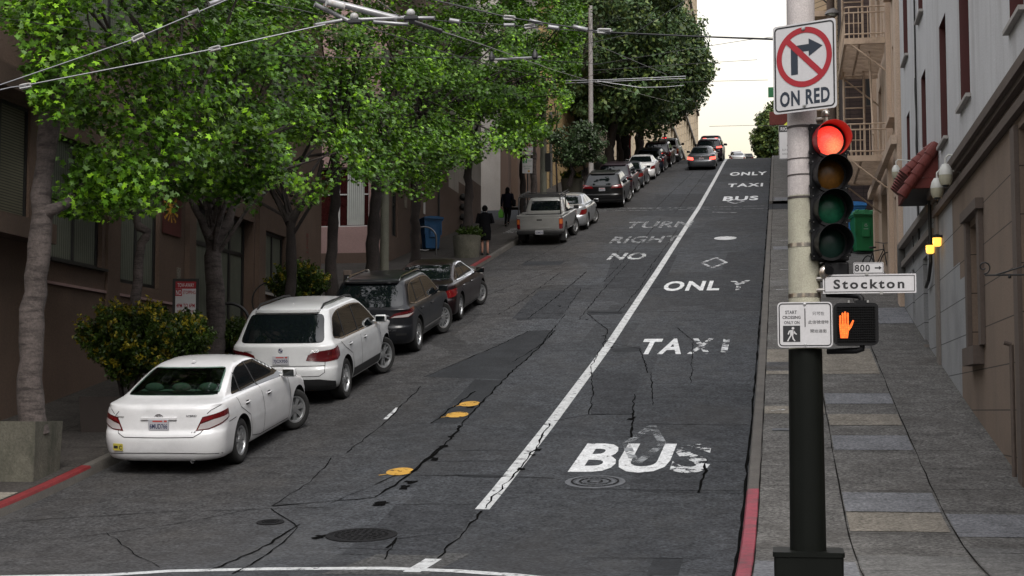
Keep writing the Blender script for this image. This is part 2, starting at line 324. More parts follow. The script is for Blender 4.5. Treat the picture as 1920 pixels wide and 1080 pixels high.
for w,pl in [(.035,[(400,1068),(560,985)]),(.03,[(435,1078),(560,990),(505,955)]),(.05,[(510,950),(700,935),(770,890),(830,840),(880,780),(945,712)]),(.06,[(770,888),(800,862),(828,838)]),
    (.045,[(945,712),(1042,620)]),(.035,[(798,707),(990,622)]),(.05,[(808,795),(890,735)]),(.03,[(990,622),(1042,620)]),(.04,[(818,1050),(890,975),(905,960)]),
    (.045,[(905,955),(965,890),(1000,850),(1030,795)]),(.03,[(740,893),(860,893),(960,896),(1040,899)]),(.03,[(800,866),(950,866),(985,862)]),(.02,[(740,947),(900,947)]),(.02,[(830,846),(1000,846)]),
    (.03,[(1105,778),(1112,735),(1108,690),(1125,655)]),(.04,[(1108,778),(1187,778),(1190,740)]),(.06,[(1187,775),(1183,822)]),(.02,[(1040,790),(1108,778)]),(.03,[(1187,778),(1188,795),(1400,798)]),
    (.05,[(1325,865),(1310,925)]),(.02,[(1310,925),(1390,927)]),(.02,[(1320,868),(1400,867)]),(.02,[(900,916),(1400,922)]),(.02,[(1100,1048),(1392,1050)]),
    (.025,[(40,978),(300,962),(620,952)]),(.02,[(130,1010),(330,985),(480,955)]),(.02,[(300,1065),(200,1000)]),(.02,[(620,945),(740,893)]),(.02,[(360,862),(640,857)]),(.025,[(625,860),(580,905),(510,950)]),
    (.02,[(640,724),(900,714)]),(.02,[(560,800),(720,797),(800,795)]),(.03,[(650,850),(720,795),(790,725)]),(.03,[(960,680),(1010,650),(1060,590)]),(.02,[(720,1050),(740,1020)]),(.02,[(640,1030),(800,1035)]),
    (.03,[(745,1012),(870,998)]),(.05,[(725,1030),(745,1010)]),(.03,[(1100,588),(1140,620),(1130,652)]),(.05,[(1100,586),(1165,588)]),(.03,[(1130,640),(1200,655),(1215,700)]),(.025,[(1220,700),(1225,760)]),
    (.04,[(990,598),(1040,560),(1100,510)]),(.03,[(1085,600),(1130,545),(1180,490)]),(.03,[(1160,585),(1200,540),(1225,500)]),(.03,[(1130,530),(1180,480),(1240,410)]),(.03,[(1205,520),(1250,460),(1270,430)]),(.02,[(930,587),(1100,588)]),
    (.02,[(1020,537),(1290,533)]),(.02,[(1140,505),(1230,505)]),(.02,[(1220,540),(1440,541)]),(.02,[(900,560),(1000,520),(1060,500)]),(.03,[(935,590),(985,560),(1050,512)]),(.02,[(1060,585),(1090,540)]),
    (.03,[(1240,620),(1270,615),(1300,640),(1295,720)]),(.02,[(1150,492),(1160,470),(1110,478)]),(.02,[(970,500),(1030,470),(1080,445)]),(.02,[(1240,660),(1420,662)]),(.02,[(1180,720),(1410,722)]),(.02,[(1240,455),(1290,440),(1330,435)]),
    (.03,[(1265,400),(1295,360),(1330,315)]),(.03,[(1225,395),(1260,360),(1300,322)]),(.02,[(1170,400),(1290,395)]),(.02,[(1295,440),(1440,444)]),(.02,[(1290,395),(1442,392)]),(.02,[(1310,345),(1450,346)])]:
    try: strip(mb,gp(*pl),w*.62,.009,0,jag=.013,rnd=rc)
    except Exception as ex: print('crack',pl,ex)

for px,py in [(845,820),(832,838),(815,862),(862,800),(770,905),(760,915),(880,765),(600,1008),(1186,786),(975,880),(1000,855),(1010,845),(1050,575),(1100,600),(1140,640),(1145,652),(1132,630),(720,945),(705,948)]:
    g=G(px,py); r=rc.uniform(.06,.16); poly=[]
    for k in range(12): a=2*math.pi*k/12; q=r*.7*rc.uniform(.2,1.1); poly.append((g.x+q*math.cos(a)*1.1,g.y+q*math.sin(a)*1.6))
    mb.add([(x,y,gz(y)+.010) for x,y in poly],[tuple(range(12))])
for y in np.arange(40,116,5.2): strip(mb,[(XL+.2,y),(XR-.05,y+rc.uniform(-.3,.3))],.02,.009,0,jag=.01,rnd=rc,step=.5)
strip(mb,[(XR-.03,13),(XR-.03,118)],.035,.008,0,jag=.006,rnd=rc,step=.5)
struct(mb.build('road_crack','tar'))
def patch(px,m,dz,name='road_patch',ext=None):
    P=gp(*px); mb=MB()
    bm=bmesh.new(); bv=[bm.verts.new((x,y,0)) for x,y in P]; bm.faces.new(bv)
    y0,y1=min(p[1] for p in P),max(p[1] for p in P)
    for yy in np.arange(y0+.3,y1,.4): bmesh.ops.bisect_plane(bm,geom=bm.verts[:]+bm.edges[:]+bm.faces[:],plane_co=(0,yy,0),plane_no=(0,1,0))
    bm.verts.index_update(); mb.add([(v.co.x,v.co.y,gz(v.co.y)+dz) for v in bm.verts],[[v.index for v in f.verts] for f in bm.faces]); bm.free()
    return struct(mb.build(name,m))
patch([(798,707),(945,712),(1042,620),(992,621)],'asphalt_dark',.004)
patch([(808,795),(872,790),(945,714),(890,712)],'asphalt_dark',.004)
patch([(1010,545),(1090,545),(1050,598),(960,598)],'asphalt_mid',.004)
patch([(1100,583),(1165,583),(1168,589),(1105,591)],'asphalt_dark',.006)
patch([(1145,655),(1200,650),(1205,659),(1150,661)],'asphalt_dark',.006)
patch([(968,597),(1002,595),(996,600),(970,601)],'asphalt_dark',.006)
patch([(850,890),(955,891),(940,897),(870,895)],'asphalt_dark',.006)
patch([(1108,778),(1112,700),(1200,700),(1188,778)],'asphalt_mid',.004)
patch([(1190,866),(1325,866),(1310,925),(1180,921)],'asphalt_mid',.004)
patch([(720,1035),(880,1040),(800,1078),(600,1078)],'asphalt_pale',.0035)
patch([(1225,1047),(1280,1048),(1272,1079),(1212,1079)],'asphalt_dark',.004)
patch([(1150,478),(1270,478),(1240,540),(1130,540)],'asphalt_mid',.004)
patch([(740,950),(900,948),(820,1045),(640,1040)],'asphalt_mid',.0035)
patch([(985,490),(1060,490),(1050,497),(978,498)],'asphalt_dark',.0045)
# lane line and other paint
mb=MB(); strip(mb,[(-3.72,19.7),(-3.74,27),(-3.76,45),(-3.76,70),(-3.72,95),(-3.70,116)],.185,.006,step=.5); struct(mb.build('lane_line','lane_paint'))
mb=MB(); strip(mb,[(-3.7,15.75),(-3.68,16.7)],.18,.006); struct(mb.build('lane_line','lane_paint'))
mb=MB()
strip(mb,[(-9.5,14.3)]+gp((200,1079),(320,1072),(500,1068),(720,1067),(860,1072),(960,1079))+[(-1.8,15.2)],.2,.005,step=.3)
struct(mb.build('crosswalk_line','lane_paint'))
mb=MB()
for w,pl in [(.07,[(722,787),(746,765)]),(.09,[(1336,398),(1381,399)]),(.05,[(1105,393),(1446,386)]),(.05,[(1105,396),(1440,391)]),(.05,[(1130,390),(1320,391)])]: strip(mb,gp(*pl),w,.007)
struct(mb.build('road_mark','worn_paint'))
def ground_text(body,blx,bly,w,h,m,sk=0,sp=1.05,off=.02,name='road_lettering',cut=None):
    v,f=text2d(body,off,sp); mb=MB(); vs=[]
    bm=bmesh.new(); bv=[bm.verts.new((a,b,0)) for a,b in v]
    for q in f:
        try: bm.faces.new([bv[i] for i in q])
        except Exception: pass
    for t in np.arange(-.4,.45,.1): bmesh.ops.bisect_plane(bm,geom=bm.verts[:]+bm.edges[:]+bm.faces[:],plane_co=(0,t,0),plane_no=(0,1,0))
    if cut:
        for (co,no) in cut: bmesh.ops.bisect_plane(bm,geom=bm.verts[:]+bm.edges[:]+bm.faces[:],plane_co=co,plane_no=no,clear_outer=True)
    bm.verts.index_update()
    for q in bm.verts:
        x=blx+(q.co.x+.5)*w+(q.co.y+.5)*sk; y=bly+(q.co.y+.5)*h; vs.append((x,y,gz(y)+.007))
    mb.add(vs,[[q.index for q in p.verts] for p in bm.faces]); bm.free()
    return struct(mb.build(name,m))
ground_text('BU',-2.95,22.02,1.36,2.1,'letter_paint',sk=.03,off=.03,sp=1.0)
ground_text('S',-1.55,22.02,.55,2.1,'fragment_paint',off=.03)
ground_text('TA',-3.02,33.5,.95,2.25,'letter_paint',off=.03,sp=1.2)
ground_text('X',-1.95,33.5,.5,2.25,'fragment_paint',off=.03)
ground_text('I',-1.25,33.5,.14,2.25,'fragment_paint',off=.03)
ground_text('ONL',-3.28,44.4,1.6,2.3,'letter_paint',off=.03,sp=1.1)
ground_text('Y',-1.45,44.4,.6,2.3,'fragment_paint',off=.03)
ground_text('BUS',-2.75,78.9,1.75,2.6,'letter_paint',off=.03,sp=1.1)
ground_text('TAXI',-2.8,87.8,1.95,2.5,'letter_paint',off=.03,sp=1.2)
ground_text('ONLY',-2.95,96.8,2.25,3.0,'letter_paint',off=.03,sp=1.15)
ground_text('NO',-5.75,52.9,1.25,2.2,'worn_paint',off=.03,sp=1.05)
ground_text('RIGHT',-6.3,58.6,2.55,2.7,'faded_paint',off=.02,sp=1.05)
ground_text('TURN',-6.35,64.9,2.75,3.2,'faded_paint',off=.02,sp=1.05)
def diamond(cx,y0,y1,w,t,m):
    cy=(y0+y1)/2; h=(y1-y0)/2; mb=MB()
    for a,b in (((0,1),(1,0)),((1,0),(0,-1)),((0,-1),(-1,0)),((-1,0),(0,1))): strip(mb,[(cx+a[0]*w/2,cy+a[1]*h),(cx+b[0]*w/2,cy+b[1]*h)],t,.0085)
    return struct(mb.build('road_diamond',m))
diamond(-2.05,22.6,25.6,.56,.13,'ghost_paint'); diamond(-2.09,50.1,53.1,.78,.12,'worn_paint'); diamond(-2.1,77.2,79.6,.8,.12,'worn_paint')
def disc(cx,cy,rx,ry,dz,m,name):
    mb=MB(); poly=[(cx+rx*math.cos(a*math.pi/16),cy+ry*math.sin(a*math.pi/16)) for a in range(32)]
    vs=[(x,y,gz(y)+dz) for x,y in poly]+[(cx,cy,gz(cy)+dz)]; mb.add(vs,[(i,(i+1)%32,32) for i in range(32)]); return struct(mb.build(name,m))
disc(-2.0,59.9,.42,.7,.007,'lane_paint','road_mark')
for cx,cy,rx in ((-5.34,22.0,.19),(-5.46,26.6,.19),(-5.45,27.65,.18)): disc(cx,cy,rx,.26,.007,'yellow_paint','road_mark')
mb=MB()
for cx,cy in ((-5.34,22.0),(-5.46,26.6),(-5.45,27.65)): strip(mb,[(cx-.1,cy-.15),(cx-.24,cy-.27)],.03,.008)
struct(mb.build('road_mark','yellow_paint'))
def manhole(x,y,r,label,pale=False):
    t=thing('manhole_cover',label,'manhole cover',(x,y,gz(y)+.006),rx=math.atan(grade(y)))
    m1='iron_pale' if pale else 'iron'
    MB().lathe([(r,-.01),(r,.006),(r-.02,.010),(r-.055,.010),(r-.06,.004)],32).build('frame',m1,t,smooth=30)
    mb=MB(); mb.lathe([(r-.065,0),(r-.065,.005)],32)
    for k in range(1,5):
        q=(r-.08)*k/4.6
        for j in range(6*k): a=2*math.pi*(j+.5*k)/(6*k); mb.box(q*math.cos(a)-.02,q*math.cos(a)+.02,q*math.sin(a)-.012,q*math.sin(a)+.012,.005,.013)
    mb.build('lid',m1 if pale else 'iron',t)
    if pale:
        mb=MB()
        for k in range(3): mb.ring([(.11*(k+1)*math.cos(a/12*math.pi),.11*(k+1)*math.sin(a/12*math.pi)) for a in range(24)],[((.11*(k+1)-.03)*math.cos(a/12*math.pi),(.11*(k+1)-.03)*math.sin(a/12*math.pi)) for a in range(24)],.015)
        mb.build('relief','iron',t)
manhole(-2.49,21.4,.41,'large patterned grey manhole cover in the bus lane below BUS lettering',True)
manhole(-4.85,18.1,.42,'large dark round manhole cover near the end of the lane line')
manhole(-6.19,18.8,.17,'small dark round access cover in the left lane')
# coloured slabs and joints of the right sidewalk
def slab(x0,x1,y0,y1,m,dz=.003):
    mb=MB(); ys=list(np.arange(y0,y1,.5))+[y1]; vs=[(x,y,gz(y)+SW+dz) for y in ys for x in (x0,x1)]
    mb.add(vs,[(2*i,2*i+1,2*i+3,2*i+2) for i in range(len(ys)-1)]); struct(mb.build('sidewalk_slab',m))
for a in [(.73,1.82,26.8,27.8,'slab_blue'),(.73,1.82,24.9,25.85,'slab_tan'),(.73,1.82,22.95,24.05,'slab_blue'),(.73,1.81,19.1,20.2,'slab_blue'),(.73,1.80,17.95,19.08,'slab_tan'),
    (1.86,2.98,17.7,19.0,'slab_blue'),(-.27,.69,25.9,26.6,'slab_tan'),(-.27,1.8,29.9,33.1,'slab_tan'),(-.27,.69,30.3,31.4,'slab_blue'),(1.9,2.98,36.8,39.4,'slab_blue'),(.73,1.8,12.9,16.4,'slab_grey'),(1.86,2.98,12.9,17.0,'slab_grey'),(-.27,.69,12.9,15.9,'slab_blue'),
    (-.27,.69,44,45.5,'slab_grey'),(.73,1.8,47,49,'slab_grey'),(-.2,.5,54,55,'slab_blue'),(-.2,.6,76.6,78.5,'slab_blue')]: slab(*a[:4],a[4])
for x0,x1,y0,y1,m in [(-10.9,-9.99,19.2,19.75,'slab_tan'),(-11,-9.99,17.6,18.6,'slab_grey'),(-12.9,-11,18,18.8,'slab_grey')]: slab(x0,x1,y0,y1,m)
mb=MB(); rj=random.Random(3)
for x in (.71,1.84): strip(mb,[(x,12.9),(x,71)],.014,SW+.006,0,jag=.004,rnd=rj,step=.6)
strip(mb,[(XR+.168,12.9),(XR+.168,118)],.014,SW+.006,0,jag=.003,rnd=rj,step=.6)
for i,y in enumerate(np.arange(15.0,71,1.25)):
    for a,b,k in ((-.28,.71,1.9),(.71,1.84,1.0),(1.84,2.98,1.4)):
        if rj.random()<.72: strip(mb,[(a,y*1+k*.3),(b,y+k*.3)],.011,SW+.006,0,jag=.003,rnd=rj)
struct(mb.build('sidewalk_joint','joint_dark'))
mb=MB()
for y in np.arange(14.5,69,1.4):
    if rj.random()<.8: strip(mb,[(-13.0,y),(-9.98,y)],.012,SW+.006,0,jag=.003,rnd=rj)
strip(mb,[(-11.5,14),(-11.5,69)],.012,SW+.006,0,jag=.003,rnd=rj,step=.6)
struct(mb.build('sidewalk_joint','joint_dark'))
mb=MB()
for a in [(-.15,.05,26.1,.0),( -.1,.5,43.2,0),(0,.5,48,0),(-.1,.35,57,0),(.1,.4,37,0),(-.15,.4,33.9,0)]: strip(mb,[(a[0],a[2]),(a[1],a[2]+.15)],.07,SW+.008)
for k in range(4): strip(mb,[(-10.9,62.2+k*.55),(-10.15,62.35+k*.55)],.12,SW+.008)
struct(mb.build('sidewalk_mark','worn_paint'))
_o=MB().box(-.22,.22,-.07,.07,0,.012).build('access_cover','iron_pale',loc=(.08,24.5,gz(24.5)+SW),rot=(math.atan(grade(24.5)),0,0)); tag(_o,'narrow metal access cover in the right sidewalk beside the kerb','access cover')
# ---------------------------------------------------------------- building materials
mat('stucco_brown',(.115,.076,.056),rough=.95,var=.1,scale=.8,grain=.16,bscale=35,bump=.5,dirt=((.06,.045,.038),(1,1,.5),.5),dscale=.5)
mat('stucco_dark',(.035,.027,.023),rough=.9,var=.1,grain=.1)
mat('stucco_pink',(.30,.20,.19),rough=.95,var=.08,scale=1,grain=.12,bscale=35,bump=.3)
mat('concrete_grey',(.30,.28,.26),rough=.95,var=.1,scale=.7,grain=.15,bscale=30,bump=.3,dirt=((.15,.13,.12),(1,1,.3),.6),dscale=.7)
mat('concrete_pale',(.36,.34,.32),rough=.95,var=.1,scale=.7,grain=.15,bscale=30,bump=.3)
mat('wall_brown',(.095,.064,.050),rough=.95,var=.08,scale=.9,grain=.14,bscale=35,bump=.4)
mat('block_yellow',(.40,.28,.13),rough=.9,var=.1,scale=.8,grain=.12,bscale=25,groove=((2,.62,.03),(1,1.35,.03),(0,1.35,.03)))
mat('brick_red',(.13,.075,.06),rough=.9,var=.2,scale=2,grain=.2,bscale=20,groove=((2,.17,.03),(1,.45,.03)))
mat('stone_beige',(.42,.35,.26),rough=.9,var=.1,scale=.6,grain=.1,bscale=20,groove=((2,1.1,.05),))
mat('stone_grey',(.21,.19,.165),rough=.9,var=.12,scale=.6,grain=.1,bscale=20)
mat('render_white',(.54,.54,.55),rough=.95,var=.07,scale=.6,grain=.12,bscale=30,bump=.5,dirt=((.36,.35,.35),(2.2,2.2,.35),.7),dscale=.9)
mat('block_grey',(.30,.305,.31),rough=.95,var=.08,scale=.8,grain=.14,bscale=30,bump=.4,groove=((2,.615,.018),),dirt=((.17,.17,.175),(1,1,1),.6),dscale=.8)
mat('block_brown',(.19,.140,.105),rough=.95,var=.08,scale=.8,grain=.14,bscale=30,bump=.4,groove=((2,.615,.018),),dirt=((.11,.085,.07),(1,1,.6),.6),dscale=.8)
mat('trim_brown',(.105,.080,.066),rough=.8,var=.1,grain=.1,bscale=20)
mat('trim_taupe',(.20,.175,.155),rough=.85,var=.1,grain=.1,bscale=20)
mat('render_beige',(.56,.43,.33),rough=.95,var=.08,scale=.7,grain=.13,bscale=30,bump=.4,dirt=((.27,.21,.17),(2,2,.4),.6),dscale=.8)
mat('siding_beige',(.46,.34,.22),rough=.85,var=.1,scale=.9,grain=.1,groove=((2,.22,.03),))
mat('brick_dark',(.048,.032,.028),rough=.95,var=.35,scale=2.5,grain=.2,bscale=18,groove=((2,.14,.02),(0,.4,.02)))
mat('maroon_paint',(.075,.012,.011),rough=.5,var=.1)
mat('frame_dark',(.012,.012,.012),rough=.5,var=.1)
mat('frame_metal',(.10,.10,.10),rough=.4,metal=.6)
mat('frame_white',(.5,.5,.5),rough=.6)
mat('glass',(.008,.011,.013),rough=.05,spec=1.0)
mat('glass_far',(.03,.035,.04),rough=.12,spec=.8)
mat('blind',(.12,.13,.10),rough=.8,var=.1,groove=((1,.09,.02),),scale=3)
mat('blind_h',(.13,.125,.085),rough=.8,var=.1,groove=((2,.05,.018),))
mat('curtain',(.42,.44,.42),rough=.9,groove=((0,.07,.02),))
mat('tile_red',(.14,.026,.02),rough=.75,var=.15,scale=5,grain=.15,bscale=20)
mat('paint_teal',(.10,.25,.30))
mat('maroon_dark',(.03,.006,.006),rough=.2)
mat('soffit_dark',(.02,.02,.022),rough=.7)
mat('escape_paint',(.50,.38,.28),rough=.7,var=.12,scale=5,dirt=((.20,.13,.09),(1,1,1),.6),dscale=4)
def mapper(kind,P0):
    if kind=='L': return lambda u,z,d:(P0+d,u,z)
    if kind=='R': return lambda u,z,d:(P0-d,u,z)
    return lambda u,z,d:(u,P0-d,z)
def facade(root,kind,P0,u0,u1,z0,z1,wins,mats,matfn=None,cu=(),cz=(),depth=.14,name='wall'):
    f=mapper(kind,P0); us=sorted({u0,u1,*cu,*[w[k] for w in wins for k in ('u0','u1')]}); zs=sorted({z0,z1,*cz,*[w[k] for w in wins for k in ('z0','z1')]})
    us=[a for a in us if u0<=a<=u1]; zs=[a for a in zs if z0<=a<=z1]; mb=MB()
    for a,b in zip(us,us[1:]):
        for c,d in zip(zs,zs[1:]):
            uc,zc=(a+b)/2,(c+d)/2
            if any(w['u0']<uc<w['u1'] and w['z0']<zc<w['z1'] for w in wins): continue
            mb.quad(f(a,c,0),f(b,c,0),f(b,d,0),f(a,d,0),matfn(uc,zc) if matfn else 0)
    for w in wins:
        a,b,c,d=w['u0'],w['u1'],w['z0'],w['z1']; dp=w.get('depth',depth); m=w['rev'] if 'rev' in w else (matfn((a+b)/2,c+.01) if matfn else 0)
        for p,q in (((a,c),(b,c)),((b,c),(b,d)),((b,d),(a,d)),((a,d),(a,c))): mb.quad(f(*p,0),f(*q,0),f(*q,-dp),f(*p,-dp),m)
    o=mb.build(name,mats,root,world=True)
    for w in wins: window(root,f,w,w.get('depth',depth))
    return o
def fbox(mb,f,a,b,c,d,d0,d1,mi=0):
    P=[f(a,c,d0),f(b,c,d0),f(b,c,d1),f(a,c,d1),f(a,d,d0),f(b,d,d0),f(b,d,d1),f(a,d,d1)]
    mb.add(P,[(0,1,2,3),(4,7,6,5),(0,4,5,1),(1,5,6,2),(2,6,7,3),(3,7,4,0)],mi)
def window(root,f,w,dp):
    a,b,c,d=w['u0'],w['u1'],w['z0'],w['z1']; t=w.get('t',.06); kind=w.get('name','window'); fm=w.get('frame','frame_dark')
    mb=MB(); e=.003
    fd=-dp+.05
    for q in ((a+e,a+t,c+e,d-e),(b-t,b-e,c+e,d-e),(a+t,b-t,c+e,c+t),(a+t,b-t,d-t,d-e)): fbox(mb,f,*q,-dp+.004,fd)
    for k in w.get('mull',()): fbox(mb,f,a+(b-a)*k-t/2,a+(b-a)*k+t/2,c+t,d-t,-dp+.004,fd-.004)
    for k in w.get('rails',()): fbox(mb,f,a+t,b-t,c+(d-c)*k-t/2.4,c+(d-c)*k+t/2.4,-dp+.004,fd-.009)
    o=mb.build(kind,fm,root,world=True)
    o2=MB(); P=[f(a+e,c+e,-dp+.012),f(b-e,c+e,-dp+.012),f(b-e,d-e,-dp+.012),f(a+e,d-e,-dp+.012)]; o2.add(P,[(0,1,2,3)])
    p=o2.build('pane',w.get('glass','glass'),None,world=False); p.parent=o; p.location=-Vector(root.location)
    if w.get('sill'):
        o3=MB(); s=w['sill']; fbox(o3,f,a-.1,b+.1,c-s,c-.002,.002,w.get('sd',.1)); q=o3.build('sill',w.get('sillm',fm)); q.parent=o; q.location=-Vector(root.location)
def W(u0,u1,z0,z1,**k): return dict(u0=u0,u1=u1,z0=z0,z1=z1,**k)
def closed(root,x0,x1,y0,y1,z0,z1,m,open_=()):
    mb=MB()
    F={'W':[(x0,y1,z0),(x0,y0,z0),(x0,y0,z1),(x0,y1,z1)],'E':[(x1,y0,z0),(x1,y1,z0),(x1,y1,z1),(x1,y0,z1)],'S':[(x0,y0,z0),(x1,y0,z0),(x1,y0,z1),(x0,y0,z1)],'N':[(x1,y1,z0),(x0,y1,z0),(x0,y1,z1),(x1,y1,z1)],'T':[(x0,y0,z1),(x1,y0,z1),(x1,y1,z1),(x0,y1,z1)]}
    for k,q in F.items():
        if k not in open_: mb.quad(*q)
    return mb.build('side_wall',m,root,world=True)
# ---------------------------------------------------------------- left side
b=thing('building','dark brown stucco building behind the nearest street trees on the left','building',(WL,34,gz(34)))
wl=[W(20.5,26.05,3.36,5.35,glass='blind_h',mull=(.5,.82),depth=.1),
 W(26.88,29.15,2.77,5.1,glass='blind',mull=(.52,),sill=.05),W(30.0,32.05,2.58,5.3,glass='blind',mull=(.5,),t=.09),
 W(34.0,38.2,1.75,4.75,glass='blind',mull=(.42,.75),t=.12,rails=(.72,),depth=.3),W(38.95,40.8,3.05,4.66,glass='blind',mull=(.55,),t=.08,sill=.07,sillm='concrete_pale'),
 W(21,25.6,7.2,9.6,glass='blind_h',mull=(.5,)),W(27,32,7.2,9.8,glass='blind',mull=(.5,)),W(34,38.2,7.2,9.8,glass='blind',mull=(.5,)),W(39.5,42.5,7.6,9.8,glass='blind',mull=(.5,)),
 W(21,25.6,11.2,13.6,glass='blind',mull=(.5,)),W(27,32,11.2,13.8,glass='blind',mull=(.5,)),W(34,38.2,11.2,13.8,glass='blind',mull=(.5,)),W(39.5,42.5,11.6,13.8,glass='blind',mull=(.5,))]
facade(b,'L',WL,14.5,44.15,-2.2,16,wl,['stucco_brown'])
closed(b,-30,WL,14.5,44.15,-2.2,16,'stucco_brown',('E',))
f=mapper('L',WL)
mb=MB(); fbox(mb,f,19.5,26.3,2.95,3.3,.003,.42); fbox(mb,f,19.5,26.3,5.42,5.8,.003,.42); mb.build('ledge','stucco_brown',b,world=True)
mb=MB()
for y0,y1,z in ((26.6,33.8,2.30),(32.9,38.6,1.62)): fbox(mb,f,y0,y1,z,z+.05,.003,.05)
mb.build('string_course','stucco_pink',b,world=True)
mb=MB()
pass
for q in ((33.5,33.9,1.0,5.3,.003,.12),(38.3,38.8,1.2,5.3,.003,.12),(29.3,29.9,1.0,5.4,.003,.06)): mb=MB(); fbox(mb,f,*q); mb.build('pilaster','stucco_brown',b,world=True)
MB().text('EXIT',0,0,.62,.2,0,M=T(WL+.012,42.75,4.66)@RY(R(90))@RZ(R(0))).build('wall_lettering','tile_red',b,world=True)
mb=MB(); fbox(mb,f,35.0,35.35,2.75,3.2,.34-.3,.05); mb.build('notice','frame_white',b,world=True)
mb=MB(); fbox(mb,f,33.95-.9,33.45-.2,2.8,3.15,.003,.02); mb.build('notice','slab_tan',b,world=True)
# flag poster with sun rays
t=thing('banner','dark red banner with yellow sun rays hung on the brown wall','banner',(WL+.03,32.65,4.28))
mb=MB(); M=T(0,0,0)@RY(R(90))@RZ(R(90)); mb.prism(rrect(-.52,.52,-.46,.46,.01,1),0,.015,M=M); mb.build('cloth','maroon_paint',t)
mb=MB(); mb.flat([(.13*math.cos(a*.5236)-.12,.13*math.sin(a*.5236)+.1) for a in range(12)],.018,M=M)
for k in range(12):
    a=k*math.pi/6+.2; L_=.36 if abs(math.cos(a))>.6 else .3
    p=[(-.12+.14*math.cos(a-.1),.1+.14*math.sin(a-.1)),(-.12+L_*1.25*math.cos(a-.11),.1+L_*math.sin(a-.11)),(-.12+L_*1.25*math.cos(a+.11),.1+L_*math.sin(a+.11)),(-.12+.14*math.cos(a+.1),.1+.14*math.sin(a+.1))]
    p=[(max(-.5,min(.5,x)),max(-.44,min(.44,y))) for x,y in p]; mb.flat(p,.0185,M=M)
mb.build('sun_rays','yellow_paint',t)
# brown building with pink near face
b=thing('building','brown stucco building with pink end wall and dark doorway beyond the gap','building',(WL,58,gz(58)))
f=mapper('N',51.95)
facade(b,'N',51.95,-20,WL,3,18,[W(-16.6,-13.75,6.25,8.3,glass='maroon_dark',frame='frame_white',mull=(.62,),rails=(.55,),t=.05,depth=.2),W(-16.5,-13.9,9.8,11.8,glass='glass',frame='frame_white')],['stucco_pink','wall_brown'],lambda u,z:1 if z<5.35 else 0,cz=(5.35,))
mb=MB(); fbox(mb,f,-14.55,-13.95,6.32,8.24,-.17,-.15); mb.build('curtain','curtain',b,world=True)
facade(b,'L',WL,51.95,69.0,3,18,[W(52.6,53.5,6.0,8.3,mull=(.5,),rails=(.5,.8),t=.07),W(55.4,56.7,5.6,8.35,glass='frame_dark',depth=.4,name='door'),W(53,56,10.5,12.5),W(58,61,10.5,12.5,glass='blind'),W(63,66,10.8,12.8)],['wall_brown','concrete_grey'],lambda u,z:1 if z>8.6+(u-60)*.17 and u>62 else 0,cu=(62,64,66,68),cz=(9,9.5,10))
closed(b,-30,WL,51.95,69.0,3,18,'wall_brown',('E','S'))
f=mapper('L',WL); mb=MB()
for k in range(9): fbox(mb,f,58.3,60.4,8.95+k*.13,9.02+k*.13,.003,.05)
mb.build('vent','frame_dark',b,world=True)
mb=MB(); mb.tube([(WL+.06,59.9,8.8),(WL+.06,59.9,6.4)],.04); mb.build('drain_pipe','frame_dark',b,world=True)
for y,z,w,h,m in ((54.4,7.2,.35,.4,'slab_tan'),(57.4,7.35,.3,.45,'frame_white')):
    mb=MB(); fbox(mb,f,y,y+w,z,z+h,.003,.02); mb.build('wall_sign',m,b,world=True)
mb=MB()
for k in range(4): mb.sphere((WL+.16,64.2,7.6+k*.42),(.16,.2,.16),10)
mb.build('gas_meter','frame_dark',b,world=True)
# grey panel building after the alley
b=thing('building','grey concrete building with brown corner panel beyond the alley on the left','building',(WL,81,gz(81)))
facade(b,'N',76.2,-24,WL,8,26,[W(-22,-18,12,14)],['concrete_grey','wall_brown'],lambda u,z:1 if u>-13.5 else 0,cu=(-13.5,))
facade(b,'L',WL,76.2,86.0,8,26,[W(77.6,79.0,15,17.5),W(81,83,15.5,18)],['wall_brown','concrete_grey'],lambda u,z:1 if z>13.5+(u-76)*.2 else 0,cu=(78,80,82,84),cz=(14,14.5,15))
closed(b,-30,WL,76.2,86.0,8,26,'concrete_grey',('E','S'))
for y in (77.0,80.2,84.6): MB().box(WL+.003,WL+.35,y,y+.55,8,18,0).build('pier','stucco_brown',b,world=True)
# yellow block building
b=thing('building','yellow block wall building behind the small street tree','building',(WL,99,gz(99)))
facade(b,'N',86.05,-24,WL+.25,10,27,[],['block_yellow'])
facade(b,'L',WL+.25,86.05,112,10,27,[W(90,92,19,21.5,glass='glass_far'),W(95,97,19.5,22,glass='glass_far'),W(101,103,20,23,glass='glass_far'),W(107,109,20.5,23,glass='glass_far')],['block_yellow'])
closed(b,-30,WL+.25,86.05,112,10,27,'block_yellow',('E','S'))
mb=MB(); mb.tube([(WL+.35,88.5,12),(WL+.35,88.5,17)],.09); mb.build('drain_pipe','frame_metal',b,world=True)
b=thing('building','reddish brick building with low doorway behind the dark evergreen trees','building',(WL,119,gz(119)))
facade(b,'N',112.0,-24,WL,14,40,[],['brick_red'])
wn=[W(y,y+1.4,z,z+2,glass='glass_far') for y in (113.5,117,120.5,124) for z in (22.5,26.5,30.5,34.5)]
facade(b,'L',WL,112,127,14,40,wn,['brick_red','stone_beige'],lambda u,z:1 if z<22 else 0,cz=(22,))
closed(b,-30,WL,112,127,14,40,'brick_red',('E','S'))
